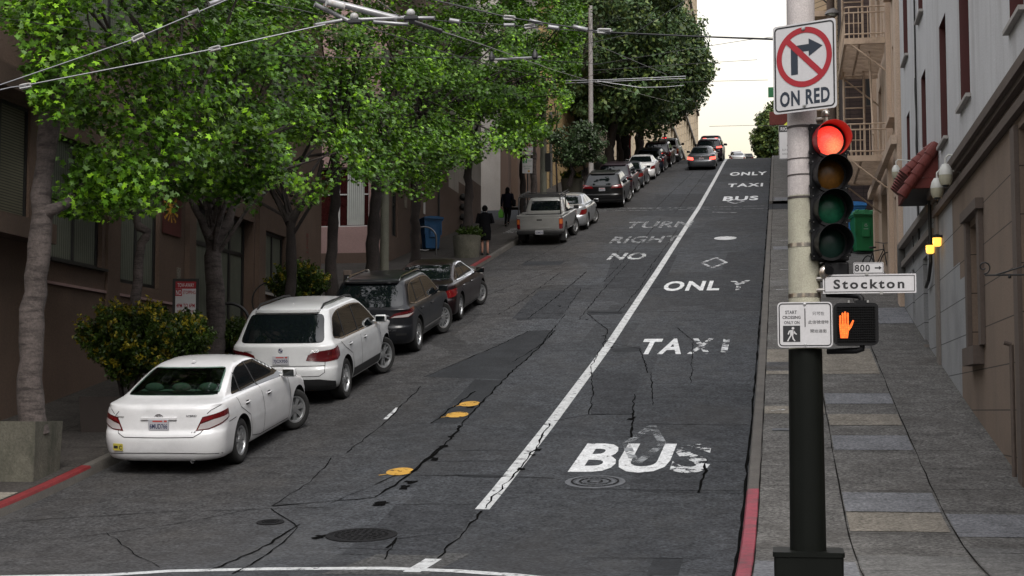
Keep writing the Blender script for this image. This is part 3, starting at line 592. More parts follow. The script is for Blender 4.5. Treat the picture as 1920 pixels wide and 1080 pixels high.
# tall beige building with piers
b=thing('building','tall beige stone apartment tower with vertical piers at the top of the hill','building',(WL,190,gz(190)))
wn=[W(y,y+1.5,z,z+2.1,glass='glass_far',t=.1) for y in np.arange(140,250,5.5) for z in np.arange(28,88,6.6)]
facade(b,'L',WL,136,254,17,92,wn,['stone_beige'],depth=.35)
closed(b,-45,WL,136,254,17,92,'stone_beige',('E',))
mb=MB()
for y in np.arange(137.2,254,5.5): mb.box(WL+.004,WL+.5,y,y+.9,17,90)
mb.build('pier','stone_beige',b,world=True)
mb=MB()
for z in np.arange(34.2,92,6.6): mb.box(WL+.006,WL+.7,135.8,254.3,z,z+.35)
mb.build('cornice','stone_grey',b,world=True)
b=thing('building','small far beige building with teal ground floor below the tree over the crest','building',(-1.5,262,42))
facade(b,'N',262,-2.6,8,35,46.2,[W(-1.9,-1,43.6,44.9,glass='glass_far')],['siding_beige','paint_teal'],lambda u,z:1 if z<43 else 0,cz=(43,))
closed(b,-2.6,8,262,280,35,46.2,'siding_beige',('S',))
# ---------------------------------------------------------------- right side
b=thing('building','white rendered building with brown and grey ground floor on the right','building',(WR,26,gz(26)))
mr=dict(frame='maroon_paint',glass='glass',t=.09,sill=.06,sillm='concrete_pale',sd=.085,mull=(),rails=(.5,),rev=3,depth=.2)
wr=[W(19.9,21.1,4.95,7.6,**mr),W(25.5,26.8,4.98,7.15,**mr),W(28.95,30.1,4.9,7.15,**mr),W(33.0,34.0,5.35,7.0,**mr),W(37.1,37.95,5.6,6.9,**mr),
    W(33.3,34.3,8.3,10.4,**mr),W(37.2,38.4,8.25,10.4,**mr),W(28.9,30.1,8.3,10.4,**mr),W(25.3,26.6,8.3,10.4,**mr),W(20,21.2,8.3,10.4,**mr),W(14,15.2,4.9,7.2,**mr),
    W(24.62,25.9,.98,2.9,frame='trim_brown',glass='soffit_dark',t=.12,rails=(.35,),depth=.22,sill=.28,sillm='trim_brown',sd=.16),
    W(33.4,34.4,1.35,3.2,frame='frame_dark',glass='soffit_dark',t=.05,mull=(.33,.66),rails=(.5,),depth=.18,sill=.08,sillm='trim_taupe'),W(36.6,37.2,2.05,3.2,frame='frame_dark',glass='soffit_dark',t=.05,mull=(.5,),depth=.18),
    W(17.2,20.6,-1.25,3.55,frame='trim_brown',glass='block_brown',t=.25,depth=.3,name='garage_door',rails=(.35,.65))]
def mfn(u,z):
    if z>3.98: return 2
    if u<26.65: return 1
    if z<.75: return 1 if u<27.5 else 0
    if z>2.5 and u<28.5: return 1
    if z>2.2 and u<27.5: return 1
    return 0
facade(b,'R',WR,12.6,39.6,-2,13.5,wr,['block_grey','block_brown','render_white','maroon_paint'],mfn,cu=(26.65,27.5,28.5),cz=(.75,2.2,2.5,3.98),depth=.16)
closed(b,WR,20,12.6,39.6,-2,13.5,'render_white',('W',))
f=mapper('R',WR)
mb=MB(); fbox(mb,f,12.55,31.4,4.06,4.2,.003,.17); fbox(mb,f,12.55,31.4,3.98,4.057,.003,.10); mb.build('cornice','trim_brown',b,world=True)
mb=MB(); fbox(mb,f,12.55,31.3,3.70,3.83,.003,.09); mb.build('string_course','trim_brown',b,world=True)
mb=MB(); fbox(mb,f,31.9,39.6,3.9,4.04,.003,.15); fbox(mb,f,31.9,39.6,3.45,3.58,.003,.1); mb.build('cornice','trim_taupe',b,world=True)
mb=MB(); fbox(mb,f,30.9,31.35,.3,3.97,.003,.05); mb.build('pilaster','trim_taupe',b,world=True)
mb=MB(); fbox(mb,f,30.85,31.4,.35,.5,.052,.09); mb.build('pilaster_base','trim_brown',b,world=True)
for u0,u1 in ((24.3,24.6),(25.92,26.2)):
    mb=MB(); fbox(mb,f,u0,u1,.98,3.0,.003,.07); mb.build('window_surround','trim_brown',b,world=True)
mb=MB(); fbox(mb,f,24.2,26.3,3.003,3.16,.003,.12); mb.build('lintel','trim_brown',b,world=True)
for u0,u1 in ((16.9,17.2),(20.6,20.95)):
    mb=MB(); fbox(mb,f,u0,u1,-1.5,3.6,.003,.06); mb.build('door_surround','trim_brown',b,world=True)
mb=MB(); mb.tube([(WR-.06,20.95+.3,-.9),(WR-.06,21.25,.85)],.03); mb.tube([(WR-.06,21.25,.85),(WR-.15,21.25,.88)],.03); mb.build('standpipe','trim_brown',b,world=True)
mb=MB(); mb.tube([(WR-.07,31.9,4.3),(WR-.07,31.9,2.9),(WR-.07,32.4,2.6),(WR-.07,33.0,2.5)],.035); mb.tube([(WR-.04,34.8,10),(WR-.04,34.8,3.6)],.02)
pts=[(WR-.05,34.9+.08*math.sin(k*1.3),7.2-k*.25) for k in range(14)]; mb.tube(pts,.012,5); mb.tube([(WR-.05,36.2+.06*math.sin(k*1.1),4.1-k*.1) for k in range(9)],.012,5); mb.build('cable_conduit','frame_dark',b,world=True)
mb=MB(); fbox(mb,f,39.2,39.55,3.1,4.0,.003,.16); mb.build('electric_box','frame_metal',b,world=True)
# tiled awning over the entry
t=thing('awning','small red clay tile awning over the entry of the white building','awning',(WR,31.9,4.2))
x0,y0,y1,zb,zt,xo=WR,30.7,33.5,4.22,5.02,WR-.60
mb=MB(); prof=18
for i,(xa,za,xb,zb_) in enumerate([(WR-.01,zt,xo+.02,zb+.28)]):
    rows=5
    for r_ in range(rows):
        for k in range(8):
            y=y0+(y1-y0)*(k+.5)/8; a=r_/rows; c=(r_+1.18)/rows
            mb.tube([(xa+(xb-xa)*a,y,za+(zb_-za)*a+.03),(xa+(xb-xa)*c,y,za+(zb_-za)*c)],[.12,.165],8)
    mb.quad((xa,y0,za),(xa,y1,za),(xb,y1,zb_),(xb,y0,zb_))
for k in range(5): mb.tube([(x0-.02-.13*k,y0-.03,zt-.19*k+.03),(x0-.02-.13*(k+1.2),y0-.03,zt-.19*(k+1.2)+.04)],[.085,.11],8)
mb.build('tiles','tile_red',t,world=True,smooth=50)
mb=MB(); mb.box(xo+.04,WR-.004,y0+.05,y1-.05,zb,zb+.2); mb.add([(xo+.04,y0+.04,zb+.2),(WR-.004,y0+.04,zb+.2),(WR-.004,y0+.04,zt)],[(0,1,2)]); mb.build('fascia','tile_red',t,world=True)
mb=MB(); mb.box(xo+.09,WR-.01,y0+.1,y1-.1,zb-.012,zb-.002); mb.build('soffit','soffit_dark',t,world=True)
# security globes and lit lanterns
mat('globe_white',(.62,.62,.58),rough=.35,coord='obj'); mat('globe_ivory',(.42,.40,.30),rough=.35)
def globe(px,py,X,s,label):
    p=atX(px,py,X); t=thing('security_camera',label,'security camera',p,group='dome security cameras on the right wall'); w=WR-p.x
    MB().lathe([(.01,.16),(.05,.15),(.085,.09),(.1,.03),(.1,-.01)],16).build('hood','globe_white',t,smooth=40)
    MB().lathe([(.1,-.012),(.1,-.07),(.085,-.13),(.07,-.16)],16).build('body','globe_ivory',t,smooth=40)
    MB().sphere((0,0,-.15),(.06,.06,.05),12).build('lens','glass',t,smooth=60)
    mb=MB(); mb.tube([(0,0,.15),(0,0,.24),(.05,0,.29),(.12,0,.28),(w-.01,0,.25)],.014,6); mb.box(w-.03,w-.002,-.05,.05,.18,.32); mb.build('bracket','globe_white',t,smooth=40)
    t.scale=(s,s,s)
globe(1773,327,2.72,1.12,'white dome camera on goose neck, nearest the cornice above the brown wall')
globe(1757,352,2.62,1.05,'white dome camera on goose neck beside the red tile awning')
globe(1680,322,2.62,.95,'small white dome camera on the corner of the beige building')
mat('lamp_glow',(.9,.5,.12),emit=(1,.52,.08),estr=1.4,rough=.4)
for px,py,X,lb in ((1757,452,2.9,'lit yellow wall lantern higher of the pair under the cornice'),(1744,466,2.86,'lit yellow wall lantern lower of the pair under the cornice')):
    p=atX(px,py,X); t=thing('wall_lantern',lb,'lantern',p,group='lit wall lanterns')
    MB().lathe([(.05,-.10),(.075,-.08),(.08,.06)],12).build('lamp_shade','lamp_glow',t,smooth=50)
    mb=MB(); mb.lathe([(.085,.062),(.09,.10),(.03,.13)],12); mb.box(0,WR-p.x-.002,-.03,.03,.06,.11); mb.build('bracket','frame_dark',t)
    ld=bpy.data.lights.new('lantern_light','POINT'); ld.energy=.8; ld.color=(1,.6,.25); ld.shadow_soft_size=.05; lo=bpy.data.objects.new('lantern_light',ld); C.objects.link(lo); lo.parent=t; lo.location=(-.12,0,-.03)
# wrought iron sign bracket
t=thing('sign_bracket','black wrought iron scroll bracket sticking out of the brown wall','bracket',(WR-.02,17.2,1.42))
mb=MB(); mb.tube([(0,0,.0),(-.85,0,.0)],.01,6); mb.tube([(0,0,.22),(-.35,0,.12),(-.75,0,.0)],.008,6)
for cx,r in ((-.86,.075),(-.42,.07)):
    mb.tube([(cx+ (r*(1-.06*k))*math.cos(k*.55+ -1.57),0,.085+(r*(1-.06*k))*math.sin(k*.55-1.57)) for k in range(14)],.008,6)
mb.tube([(-.45,0,0),(-.45,0,-.05),(-.43,0,-.1),(-.46,0,-.12)],.008,6); mb.sphere((-.6,0,-.02),.02,8)
mb.build('scroll','frame_dark',t,smooth=60); MB().box(-.02,.018,-.02,.02,-.1,.26).build('wall_plate','frame_dark',t)
# beige building with the fire escape
b=thing('building','beige rendered building carrying the fire escape on the right','building',(WR,45,gz(45)))
wb=[W(41.2,42.6,z,z+2.0,frame='render_beige',glass='glass',t=.08,rails=(.5,),sill=.12,sillm='render_beige',sd=.2) for z in (7.6,11.0,14.4)]+[W(43.9,45.4,z,z+2.1,frame='render_beige',glass='glass',t=.08,rails=(.5,)) for z in (7.6,11,14.4)]+[W(47.2,48.6,z,z+2.0,frame='render_beige',glass='glass',t=.08,rails=(.5,)) for z in (7.6,11.0,14.4)]+[W(41.3,42.7,3.3,5.6,frame='trim_taupe',glass='render_beige',name='door',depth=.3),W(45.5,48.0,4.2,6.4,frame='trim_taupe',glass='soffit_dark',depth=.3,name='door')]
facade(b,'R',WR+.02,39.62,50.2,1.5,18,wb,['render_beige'])
closed(b,WR+.02,20,39.62,50.2,1.5,18,'render_beige',('W',))
f=mapper('R',WR+.02)
for u0,u1 in ((39.66,40.3),(43.0,43.6),(49.5,50.15)): mb=MB(); fbox(mb,f,u0,u1,1.6,17.5,.003,.13); mb.build('pilaster','render_beige',b,world=True)
mb=MB()
for z in (6.55,): fbox(mb,f,39.62,50.2,z,z+.22,.135,.28)
mb.build('cornice','render_beige',b,world=True)
t=thing('fire_escape','beige painted steel fire escape with two balconies on the beige building','fire escape',(WR,46.5,gz(46)))
Y0,Y1,X0,X1=43.2,47.9,atY(1586,292,43.2).x,WR-.03
def balcony(z,zr):
    mb=MB(); mb.box(X0,X1,Y0,Y0+.06,z-.16,z); mb.box(X0,X1,Y1-.06,Y1,z-.16,z); mb.box(X0,X0+.06,Y0+.062,Y1-.062,z-.16,z)
    for k in range(26): y=Y0+.1+k*(Y1-Y0-.2)/26; mb.box(X0+.062,X1,y,y+.07,z-.04,z-.01)
    mb.box(X0+.4,X0+.46,Y0+.062,Y1-.062,z-.1,z-.045); mb.build('platform','escape_paint',t,world=True)
    mb=MB(); h=.86
    for zz in (z+h,z+h*.82,z+.12):
        mb.tube([(X1,Y0+.03,zz),(X0+.12,Y0+.03,zz),(X0+.05,Y0+.06,zz),(X0+.03,Y0+.15,zz),(X0+.03,Y1-.1,zz),(X0+.1,Y1-.03,zz),(X1,Y1-.03,zz)],.020,6)
    for k in range(9): x=X0+.14+k*(X1-X0-.14)/8.2; mb.tube([(x,Y0+.03,z-.02),(x,Y0+.03,z+h*(1 if k%2==0 else .82))],.015,5); mb.tube([(x,Y1-.03,z-.02),(x,Y1-.03,z+h)],.011,5)
    for k in range(18): y=Y0+.2+k*(Y1-Y0-.3)/17.5; mb.tube([(X0+.03,y,z-.02),(X0+.03,y,z+h)],.011,5)
    mb.build('railing','escape_paint',t,world=True)
    for y in (Y0+.03,Y1-.03): MB().tube([(X0+.1,y,z-.1),(WR,y,z-1.0)],.025,6).build('brace','escape_paint',t,world=True)
Z1=atY(1586,292,43.2).z; Z2=atY(1586,72,43.2).z; balcony(Z1,0); balcony(Z2,0); balcony(2*Z2-Z1,0)
mb=MB()
for x in (X0+.14,X0+.72):
    mb.tube([(x,Y1-.6,Z1),(x,Y1-.45,Z1+8)],.035,6)
for k in range(24): z=Z1+.15+k*.32; mb.tube([(X0+.14,Y1-.6+(z-Z1)*.019,z),(X0+.72,Y1-.6+(z-Z1)*.019,z)],.02,5)
mb.build('ladder','escape_paint',t,world=True)
mb=MB(); mb.tube([(X0+.75,Y0+.3,Z1+.6),(X0+.75,Y0+1.6,Z2)],.03,6); mb.build('stair_rail','escape_paint',t,world=True)
# dark brick wall and sided building further up
b=thing('building','dark brick building end behind the refuse bins','building',(5,54,gz(54)))
facade(b,'N',53.9,2.28,12,4,18,[W(2.9,3.5,10.2,11.6,glass='glass_far',frame='trim_brown')],['brick_dark'])
closed(b,2.28,12,53.9,60,4,18,'brick_dark',('S',))
b=thing('building','beige clapboard house with bay windows right of the signal pole','house',(2.2,75,gz(75)))
wn=[W(y,y+1.2,z,z+1.9,frame='frame_white',glass='glass_far',t=.1,rails=(.5,),sill=.1,sillm='siding_beige') for y in (62,66.5,73,79,84.5) for z in (13.0,16.8,20.5)]
facade(b,'R',2.25,60.02,90,5,26,wn,['siding_beige']); closed(b,2.25,12,60.02,90,5,26,'siding_beige',('W',))
for y in (63.5,77): MB().prism([(2.248,y),(2.248,y+4.4),(1.55,y+3.4),(1.55,y+1.0)],12,24.5).build('bay_window','siding_beige',b,world=True)
for y in (63.5,77):
    for z in (13,16.8,20.5):
        mb=MB(); A=Vector((2.15,y+.17,z)); B_=Vector((1.58,y+.95,z)); n=Vector((-(B_-A).y,(B_-A).x,0)).normalized()*-.02
        mb.quad(A-n*0+Vector((-.03,-.03,0)),B_+Vector((-.03,-.03,0)),B_+Vector((-.03,-.03,1.9)),A+Vector((-.03,-.03,1.9)))
        mb.quad((1.545,y+1.2,z),(1.545,y+3.2,z),(1.545,y+3.2,z+1.9),(1.545,y+1.2,z+1.9)); mb.build('bay_pane','glass_far',b,world=True)
for z in (12,15.8,19.6,24.5):
    for ya_ in (63.3,76.8): MB().box(1.45,2.24,ya_,ya_+4.8,z-.12,z+.1).build('bay_cornice','render_beige',b,world=True)
b=thing('building','grey stone building far up the street on the right','building',(2.2,105,gz(105)))
facade(b,'R',2.3,90.02,117,10,32,[W(y,y+1.3,z,z+2,glass='glass_far') for y in (93,98,103,108,113) for z in (18,22,26)],['stone_grey']); closed(b,2.3,14,90.02,117,10,32,'stone_grey',('W',))
# blocks behind the camera and across, which close the junction for light and reflections
mat('stone_back',(.2,.18,.16),rough=.9,var=.1,groove=((2,3.2,.9),(0,2.4,.8)))
for x0,x1,y0,y1,z1,lb in ((-40,-15,-42,-16,12,'plain stone corner building across the junction behind the viewer, left'),(4,34,-42,-16,14,'plain stone corner building across the junction behind the viewer, right')):
    b=thing('building',lb,'building',((x0+x1)/2,(y0+y1)/2,-1.67)); mb=MB(); mb.box(x0,x1,y0,y1,-1.66,z1); mb.build('wall','stone_back',b,world=True)
    mb=MB(); mb.box(x0-.4,x1+.4,y0-.4,y1+.4,z1+.004,z1+.7); mb.build('cornice','stone_grey',b,world=True)
import bisect
# ---------------------------------------------------------------- cars
def paint(name,col,metal=0,rough=.32,dust=.1): return mat(name,col,rough=rough,metal=metal,var=.05,scale=3,coat=.8 if max(col)>.2 else .35,spec=.5 if max(col)>.2 else .25,coord='obj',grain=.05,bscale=90,dirt=(tuple(c*.55+.04 for c in col),(1,1,1.6),dust),dscale=2.2)
paint('paint_white',(.66,.66,.67),dust=.35); paint('paint_white_pearl',(.60,.61,.62),dust=.3); paint('paint_graphite',(.013,.014,.017),.2,dust=.05); paint('paint_maroon',(.011,.004,.005),.3,dust=.05)
paint('paint_champagne',(.30,.30,.29),.4,dust=.4); paint('paint_silver',(.38,.39,.41),.6); paint('paint_black',(.006,.006,.007),dust=.0); paint('paint_plum',(.03,.018,.026),.3); paint('paint_blue_black',(.012,.018,.03),.2); paint('paint_gunmetal',(.08,.085,.095),.5); paint('paint_teal_dark',(.06,.10,.12),.3)
mat('tyre',(.014,.014,.014),rough=.85,var=.15,coord='obj'); mat('rim_silver',(.42,.43,.44),rough=.35,metal=.75,var=.08,coord='obj'); mat('rim_dark',(.02,.02,.021),rough=.6)
mat('well_black',(.006,.006,.006),rough=.95); mat('rubber_black',(.014,.014,.015),rough=.55); mat('chrome',(.65,.65,.66),rough=.14,metal=1); mat('seam',(.01,.01,.01),rough=.9)
mat('tail_red',(.14,.004,.006),rough=.12,coat=1,spec=.6); mat('tail_dark_red',(.09,.004,.006),rough=.12,coat=1); mat('tail_clear',(.42,.38,.38),rough=.2,coat=1); mat('tail_orange',(.5,.13,.03),rough=.2,coat=1)
mat('tail_lit',(.6,.02,.02),emit=(1,.10,.07),estr=2.6); mat('plate_white',(.40,.40,.43),rough=.5); mat('plate_ink',(.015,.02,.07),rough=.6); mat('plate_red',(.4,.05,.04),rough=.6); mat('sticker',(.42,.36,.06),rough=.6)
mat('car_glass',(.004,.006,.007),rough=.03,spec=.6); 
def tinted(name,tint,fac):
    m=mat(name,tint); n=m.node_tree.nodes; l=m.node_tree.links; out=[x for x in n if x.type=='OUTPUT_MATERIAL'][0]; tr=n.new('ShaderNodeBsdfTransparent'); tr.inputs[0].default_value=(*tint,1); gl=n.new('ShaderNodeBsdfGlossy'); gl.inputs['Roughness'].default_value=.02; gl.inputs[0].default_value=(.8,.85,.85,1)
    lw=n.new('ShaderNodeLayerWeight'); lw.inputs[0].default_value=fac; ms=n.new('ShaderNodeMixShader'); l.new(lw.outputs['Fresnel'],ms.inputs[0]); l.new(tr.outputs[0],ms.inputs[1]); l.new(gl.outputs[0],ms.inputs[2]); l.new(ms.outputs[0],out.inputs[0])
tinted('car_glass_green',(.34,.45,.40),.38); mat('seat_cloth',(.16,.20,.17),rough=.9,var=.1)
def pchip(xs,ys,x):
    n=len(xs); h=[xs[i+1]-xs[i] for i in range(n-1)]; d=[(ys[i+1]-ys[i])/h[i] for i in range(n-1)]; m=[0]*n; m[0]=d[0]; m[-1]=d[-1]
    for i in range(1,n-1): m[i]=0 if d[i-1]*d[i]<=0 else 2*d[i-1]*d[i]/(d[i-1]+d[i])
    i=min(n-2,max(0,int(np.searchsorted(xs,x,side='right')-1))); t=(x-xs[i])/h[i]
    return (2*t**3-3*t*t+1)*ys[i]+(t**3-2*t*t+t)*h[i]*m[i]+(-2*t**3+3*t*t)*ys[i+1]+(t**3-t*t)*h[i]*m[i+1]
class Shell:
    """body as nested plan outlines: knots (z, y_rear, y_front, half_width, rear corner depth, front corner depth)"""
    def __init__(s,K,nr=4.2,nf=2.6):
        s.K=[tuple(k) if len(k)==6 else (*k,.34 if k[0]<1.0 else .22,.8 if k[0]<1.0 else .35) for k in K]; s.t=list(range(len(K))); s.nr=nr; s.nf=nf
        s.c=[[k[i] for k in s.K] for i in range(6)]; s.n=12; T_=[i/s.n for i in range(s.n*(len(K)-1)+1)]
        s.tab=[tuple(pchip(s.t,c,t) for c in s.c) for t in T_]; s.zs=[r[0] for r in s.tab]; s.oc={}; s.dc={}
    def at(s,t):
        q=min(max(t*s.n,0),len(s.tab)-1); i=min(int(q),len(s.tab)-2); u=q-i; a,b=s.tab[i],s.tab[i+1]; return [x+(y-x)*u for x,y in zip(a,b)]
    def tz(s,z):
        i=min(max(bisect.bisect_right(s.zs,z)-1,0),len(s.zs)-2); a,b=s.zs[i],s.zs[i+1]; return (i+min(1,max(0,(z-a)/(b-a))))/s.n
    def dims(s,t):
        z,yr,yf,w,br,bf=s.at(t); k=min(1,(yf-yr)*.96/(br+bf)); return z,yr,yf,w,br*k,bf*k
    def side(s,y,z):
        z,yr,yf,w,br,bf=s.dims(s.tz(z))
        if y<yr+br: q=max(0,min(1,(yr+br-y)/br)); return w*max(0,1-q**2)**(1/s.nr)
        if y>yf-bf: q=max(0,min(1,(y-yf+bf)/bf)); return w*max(0,1-q**2)**(1/s.nf)
        return w
    def rear(s,x,z):
        z,yr,yf,w,br,bf=s.dims(s.tz(z)); q=min(1,abs(x)/w); return yr+br*(1-math.sqrt(max(0,1-q**s.nr)))
    def front(s,x,z):
        z,yr,yf,w,br,bf=s.dims(s.tz(z)); q=min(1,abs(x)/w); return yf-bf*(1-math.sqrt(max(0,1-q**s.nf)))
    def outline(s,t,N):
        z,yr,yf,w,br,bf=s.dims(t); P=[]; nr,ns,nf=N
        for i in range(nr): a=math.pi/2*i/nr; P.append((w*math.sin(a)**(2/s.nr) if a>0 else 0,yr+br*(1-math.cos(a))))
        for i in range(ns): P.append((w,yr+br+(yf-bf-yr-br)*i/ns))
        for i in range(nf+1): a=math.pi/2*(1-i/nf); P.append((w*math.sin(a)**(2/s.nf) if a>1e-9 else 0,yf-bf*(1-math.cos(a))))
        return [(x,y,z) for x,y in P]+[(-x,y,z) for x,y in P[-2:0:-1]]
    def mesh(s,mb,res=3,N=(14,26,12),mi=0,t0=0):
        k=len(s.K)-1; ts=[t0+(k-t0)*i/(res*k) for i in range(res*k+1)]; rows=[s.outline(t,N) for t in ts]; n=len(rows[0])
        vs=[p for r in rows for p in r]; fs=[(i*n+j,i*n+(j+1)%n,(i+1)*n+(j+1)%n,(i+1)*n+j) for i in range(len(rows)-1) for j in range(n)]
        z,yr,yf,w,br,bf=s.dims(ts[-1]); vs.append((0,(yr+yf)/2,z+.002)); c=len(vs)-1; b=(len(rows)-1)*n
        fs+=[(b+j,b+(j+1)%n,c) for j in range(n)]+[tuple(reversed(range(n)))]
        mb.add(vs,fs,mi)
    # point of the skin for a wrapped coordinate a (metres along the outline from the rear centre)
    def wrap(s,a,z):
        sg=1 if a>=0 else -1; a=abs(a); P=s.oc.get(z) or s.oc.setdefault(z,s.outline(s.tz(z),(24,4,4))); d=0
        for p,q in zip(P,P[1:]):
            l=math.hypot(q[0]-p[0],q[1]-p[1])
            if d+l>=a and l>0: u=(a-d)/l; return (sg*(p[0]+(q[0]-p[0])*u),p[1]+(q[1]-p[1])*u,z)
            d+=l
        return (sg*P[-1][0],P[-1][1],z)
def gridpoly(poly,su,sv):
    bm=bmesh.new(); bm.faces.new([bm.verts.new((x,y,0)) for x,y in poly]); us=[p[0] for p in poly]; vs=[p[1] for p in poly]
    for k in np.arange(min(us)+su*.5,max(us),su): bmesh.ops.bisect_plane(bm,geom=bm.verts[:]+bm.edges[:]+bm.faces[:],plane_co=(k,0,0),plane_no=(1,0,0))
    for k in np.arange(min(vs)+sv*.5,max(vs),sv): bmesh.ops.bisect_plane(bm,geom=bm.verts[:]+bm.edges[:]+bm.faces[:],plane_co=(0,k,0),plane_no=(0,1,0))
    bm.verts.index_update(); V=[(v.co.x,v.co.y) for v in bm.verts]; F=[[v.index for v in f.verts] for f in bm.faces]; bm.free(); return V,F
def skin(mb,fn,poly,off,mi=0,su=.12,sv=.06,C_=(0,0,.8)):
    V,F=gridpoly(poly,su,sv); out=[]; e=.004
    for u,v in V:
        p=Vector(fn(u,v)); n=(Vector(fn(u+e,v))-Vector(fn(u-e,v))).cross(Vector(fn(u,v+e))-Vector(fn(u,v-e)))
        if n.length<1e-12: n=p-Vector(C_)
        n.normalize()
        if n.dot(p-Vector((0,p.y*.7,C_[2])))<0: n=-n
        out.append(p+n*off)
    mb.add(out,F,mi)
def ribbon(mb,fn,pts,w,off,mi=0):
    for a,b in zip(pts,pts[1:]):
        d=Vector((b[0]-a[0],b[1]-a[1])); L_=d.length; n=Vector((-d.y,d.x))/L_*w/2
        skin(mb,fn,[(a[0]-n.x,a[1]-n.y),(b[0]-n.x,b[1]-n.y),(b[0]+n.x,b[1]+n.y),(a[0]+n.x,a[1]+n.y)],off,mi,.1,.08)
SEDAN=[(.20,-2.26,2.22,.78),(.235,-2.33,2.29,.85),(.33,-2.375,2.34,.885),(.50,-2.395,2.38,.905),(.60,-2.375,2.38,.91),(.66,-2.335,2.36,.91),(.80,-2.315,2.26,.905),(.90,-2.305,1.98,.89),(.965,-2.29,1.62,.868),(1.005,-2.235,1.36,.835),(1.03,-2.10,1.2,.80),(1.055,-1.93,1.08,.775),(1.09,-1.80,.98,.755),(1.18,-1.58,.76,.715),(1.28,-1.32,.52,.665),(1.36,-1.09,.31,.615),(1.41,-.90,.13,.56),(1.44,-.72,-.04,.47),(1.456,-.56,-.2,.33),(1.462,-.45,-.32,.15)]
SUV=[(.26,-2.24,2.24,.84),(.30,-2.33,2.32,.90),(.42,-2.40,2.38,.945),(.56,-2.425,2.42,.96),(.66,-2.42,2.42,.965),(.72,-2.385,2.40,.965),(.88,-2.37,2.34,.965),(1.0,-2.365,2.2,.955),(1.07,-2.36,1.9,.94),(1.11,-2.33,1.6,.915),(1.15,-2.30,1.38,.89),(1.22,-2.25,1.2,.865),(1.36,-2.14,.98,.825),(1.50,-2.02,.74,.78),(1.60,-1.93,.54,.745),(1.66,-1.86,.38,.705),(1.70,-1.74,.2,.63),(1.728,-1.55,0,.51),(1.742,-1.35,-.2,.35),(1.746,-1.2,-.35,.18)]
def scaleK(K,L_,Wd,H,dz=0):
    L0=max(k[2]-k[1] for k in K); W0=max(k[3] for k in K); H0=K[-1][0]
    return [((k[0]-K[0][0])/(H0-K[0][0])*(H-K[0][0]-dz)+K[0][0]+dz,k[1]*L_/L0,k[2]*L_/L0,k[3]*Wd/2/W0) for k in K]
def wheel(root,x,y,r,steer=0,style=7,w=.215,rimr=.67,cover=False):
    s=1 if x>0 else -1
    mb=MB(); hw=w/2; rr=r*rimr
    prof=[(rr,-hw*.92),(rr+.02,-hw),(r-.035,-hw),(r-.012,-hw*.86),(r,-hw*.62),(r,hw*.62),(r-.012,hw*.86),(r-.035,hw),(rr+.02,hw),(rr,hw*.92),(rr-.01,hw*.7)]
    M=RY(R(90)*s); mb.lathe(prof,36,M,cap=False); o=mb.build('wheel','tyre',root,smooth=35,loc=(x,y,r)); o.rotation_euler=(0,0,-steer)
    mb=MB(); mb.lathe([(rr-.004,hw*.93),(rr-.03,hw*.86),(rr-.045,hw*.5),(rr-.05,-hw*.4)],36,M,cap=False,mi=0); mb.lathe([(rr-.02,-.01),(.02,-.0)],24,M@T(0,0,-hw*.3),mi=1)
    mb.lathe([(.075,hw*.3),(.07,hw*.78),(.055,hw*.84),(.02,hw*.85)],16,M,mi=0)
    for k in range(style):
        a=2*math.pi*k/style; A=M@RZ(a)
        if cover: q=[(.05,-.03),(rr*.6,-.034),(rr-.03,-.052),(rr-.03,.052),(rr*.6,.034),(.05,.03)]; mb.prism(q,hw*.45,hw*.74,A,0)
        else:
            for sg in (-.5,.5): mb.prism([(.05,-.018+.025*sg),(rr-.03,-.014+.09*sg),(rr-.03,.014+.09*sg),(.05,.018+.025*sg)],hw*.42,hw*.74,A,0)
    for k in range(5): a=2*math.pi*k/5; mb.lathe([(.012,hw*.6),(.012,hw*.83)],6,M@RZ(a)@T(.05,0,0),mi=1)
    p=mb.build('rim',['rim_silver','rim_dark'],o,smooth=35); return o
def carve(mb,mats,arches,name,parent,rw=.66,extra=()):
    """open the wheel arches with a boolean"""
    o=mb.build(name,mats,parent); mods=[]; cs=[]
    for x,y,z,r in arches:
        c=MB(); s=1 if x>0 else -1; c.lathe([(r,-.42*.5),(r,.5)],36,T(x+s*.0,y,z)@RY(R(90)*s))
        co=c.build('cut',['well_black']*len(mats)+['well_black'],parent); co.data.polygons.foreach_set('material_index',[0]*len(co.data.polygons))
        co.data.materials.clear(); co.data.materials.append(MT['well_black']); cs.append(co)
        m=o.modifiers.new('b','BOOLEAN'); m.object=co; m.operation='DIFFERENCE'; m.solver='EXACT'; m.material_mode='TRANSFER'
    for poly,y0,y1 in extra:
        c=MB(); c.prism(poly,-y1,-y0,FACE); co=c.build('cut','well_black',parent); cs.append(co); m=o.modifiers.new('b','BOOLEAN'); m.object=co; m.operation='DIFFERENCE'; m.solver='EXACT'; m.material_mode='TRANSFER'
    dg=bpy.context.evaluated_depsgraph_get(); me=bpy.data.meshes.new_from_object(o.evaluated_get(dg)); o.modifiers.clear(); old=o.data; o.data=me; me.name=name; bpy.data.meshes.remove(old)
    for c in cs: d=c.data; bpy.data.objects.remove(c); bpy.data.meshes.remove(d)
    me.polygons.foreach_set('use_smooth',[True]*len(me.polygons)); me.set_sharp_from_angle(angle=R(32)); return o
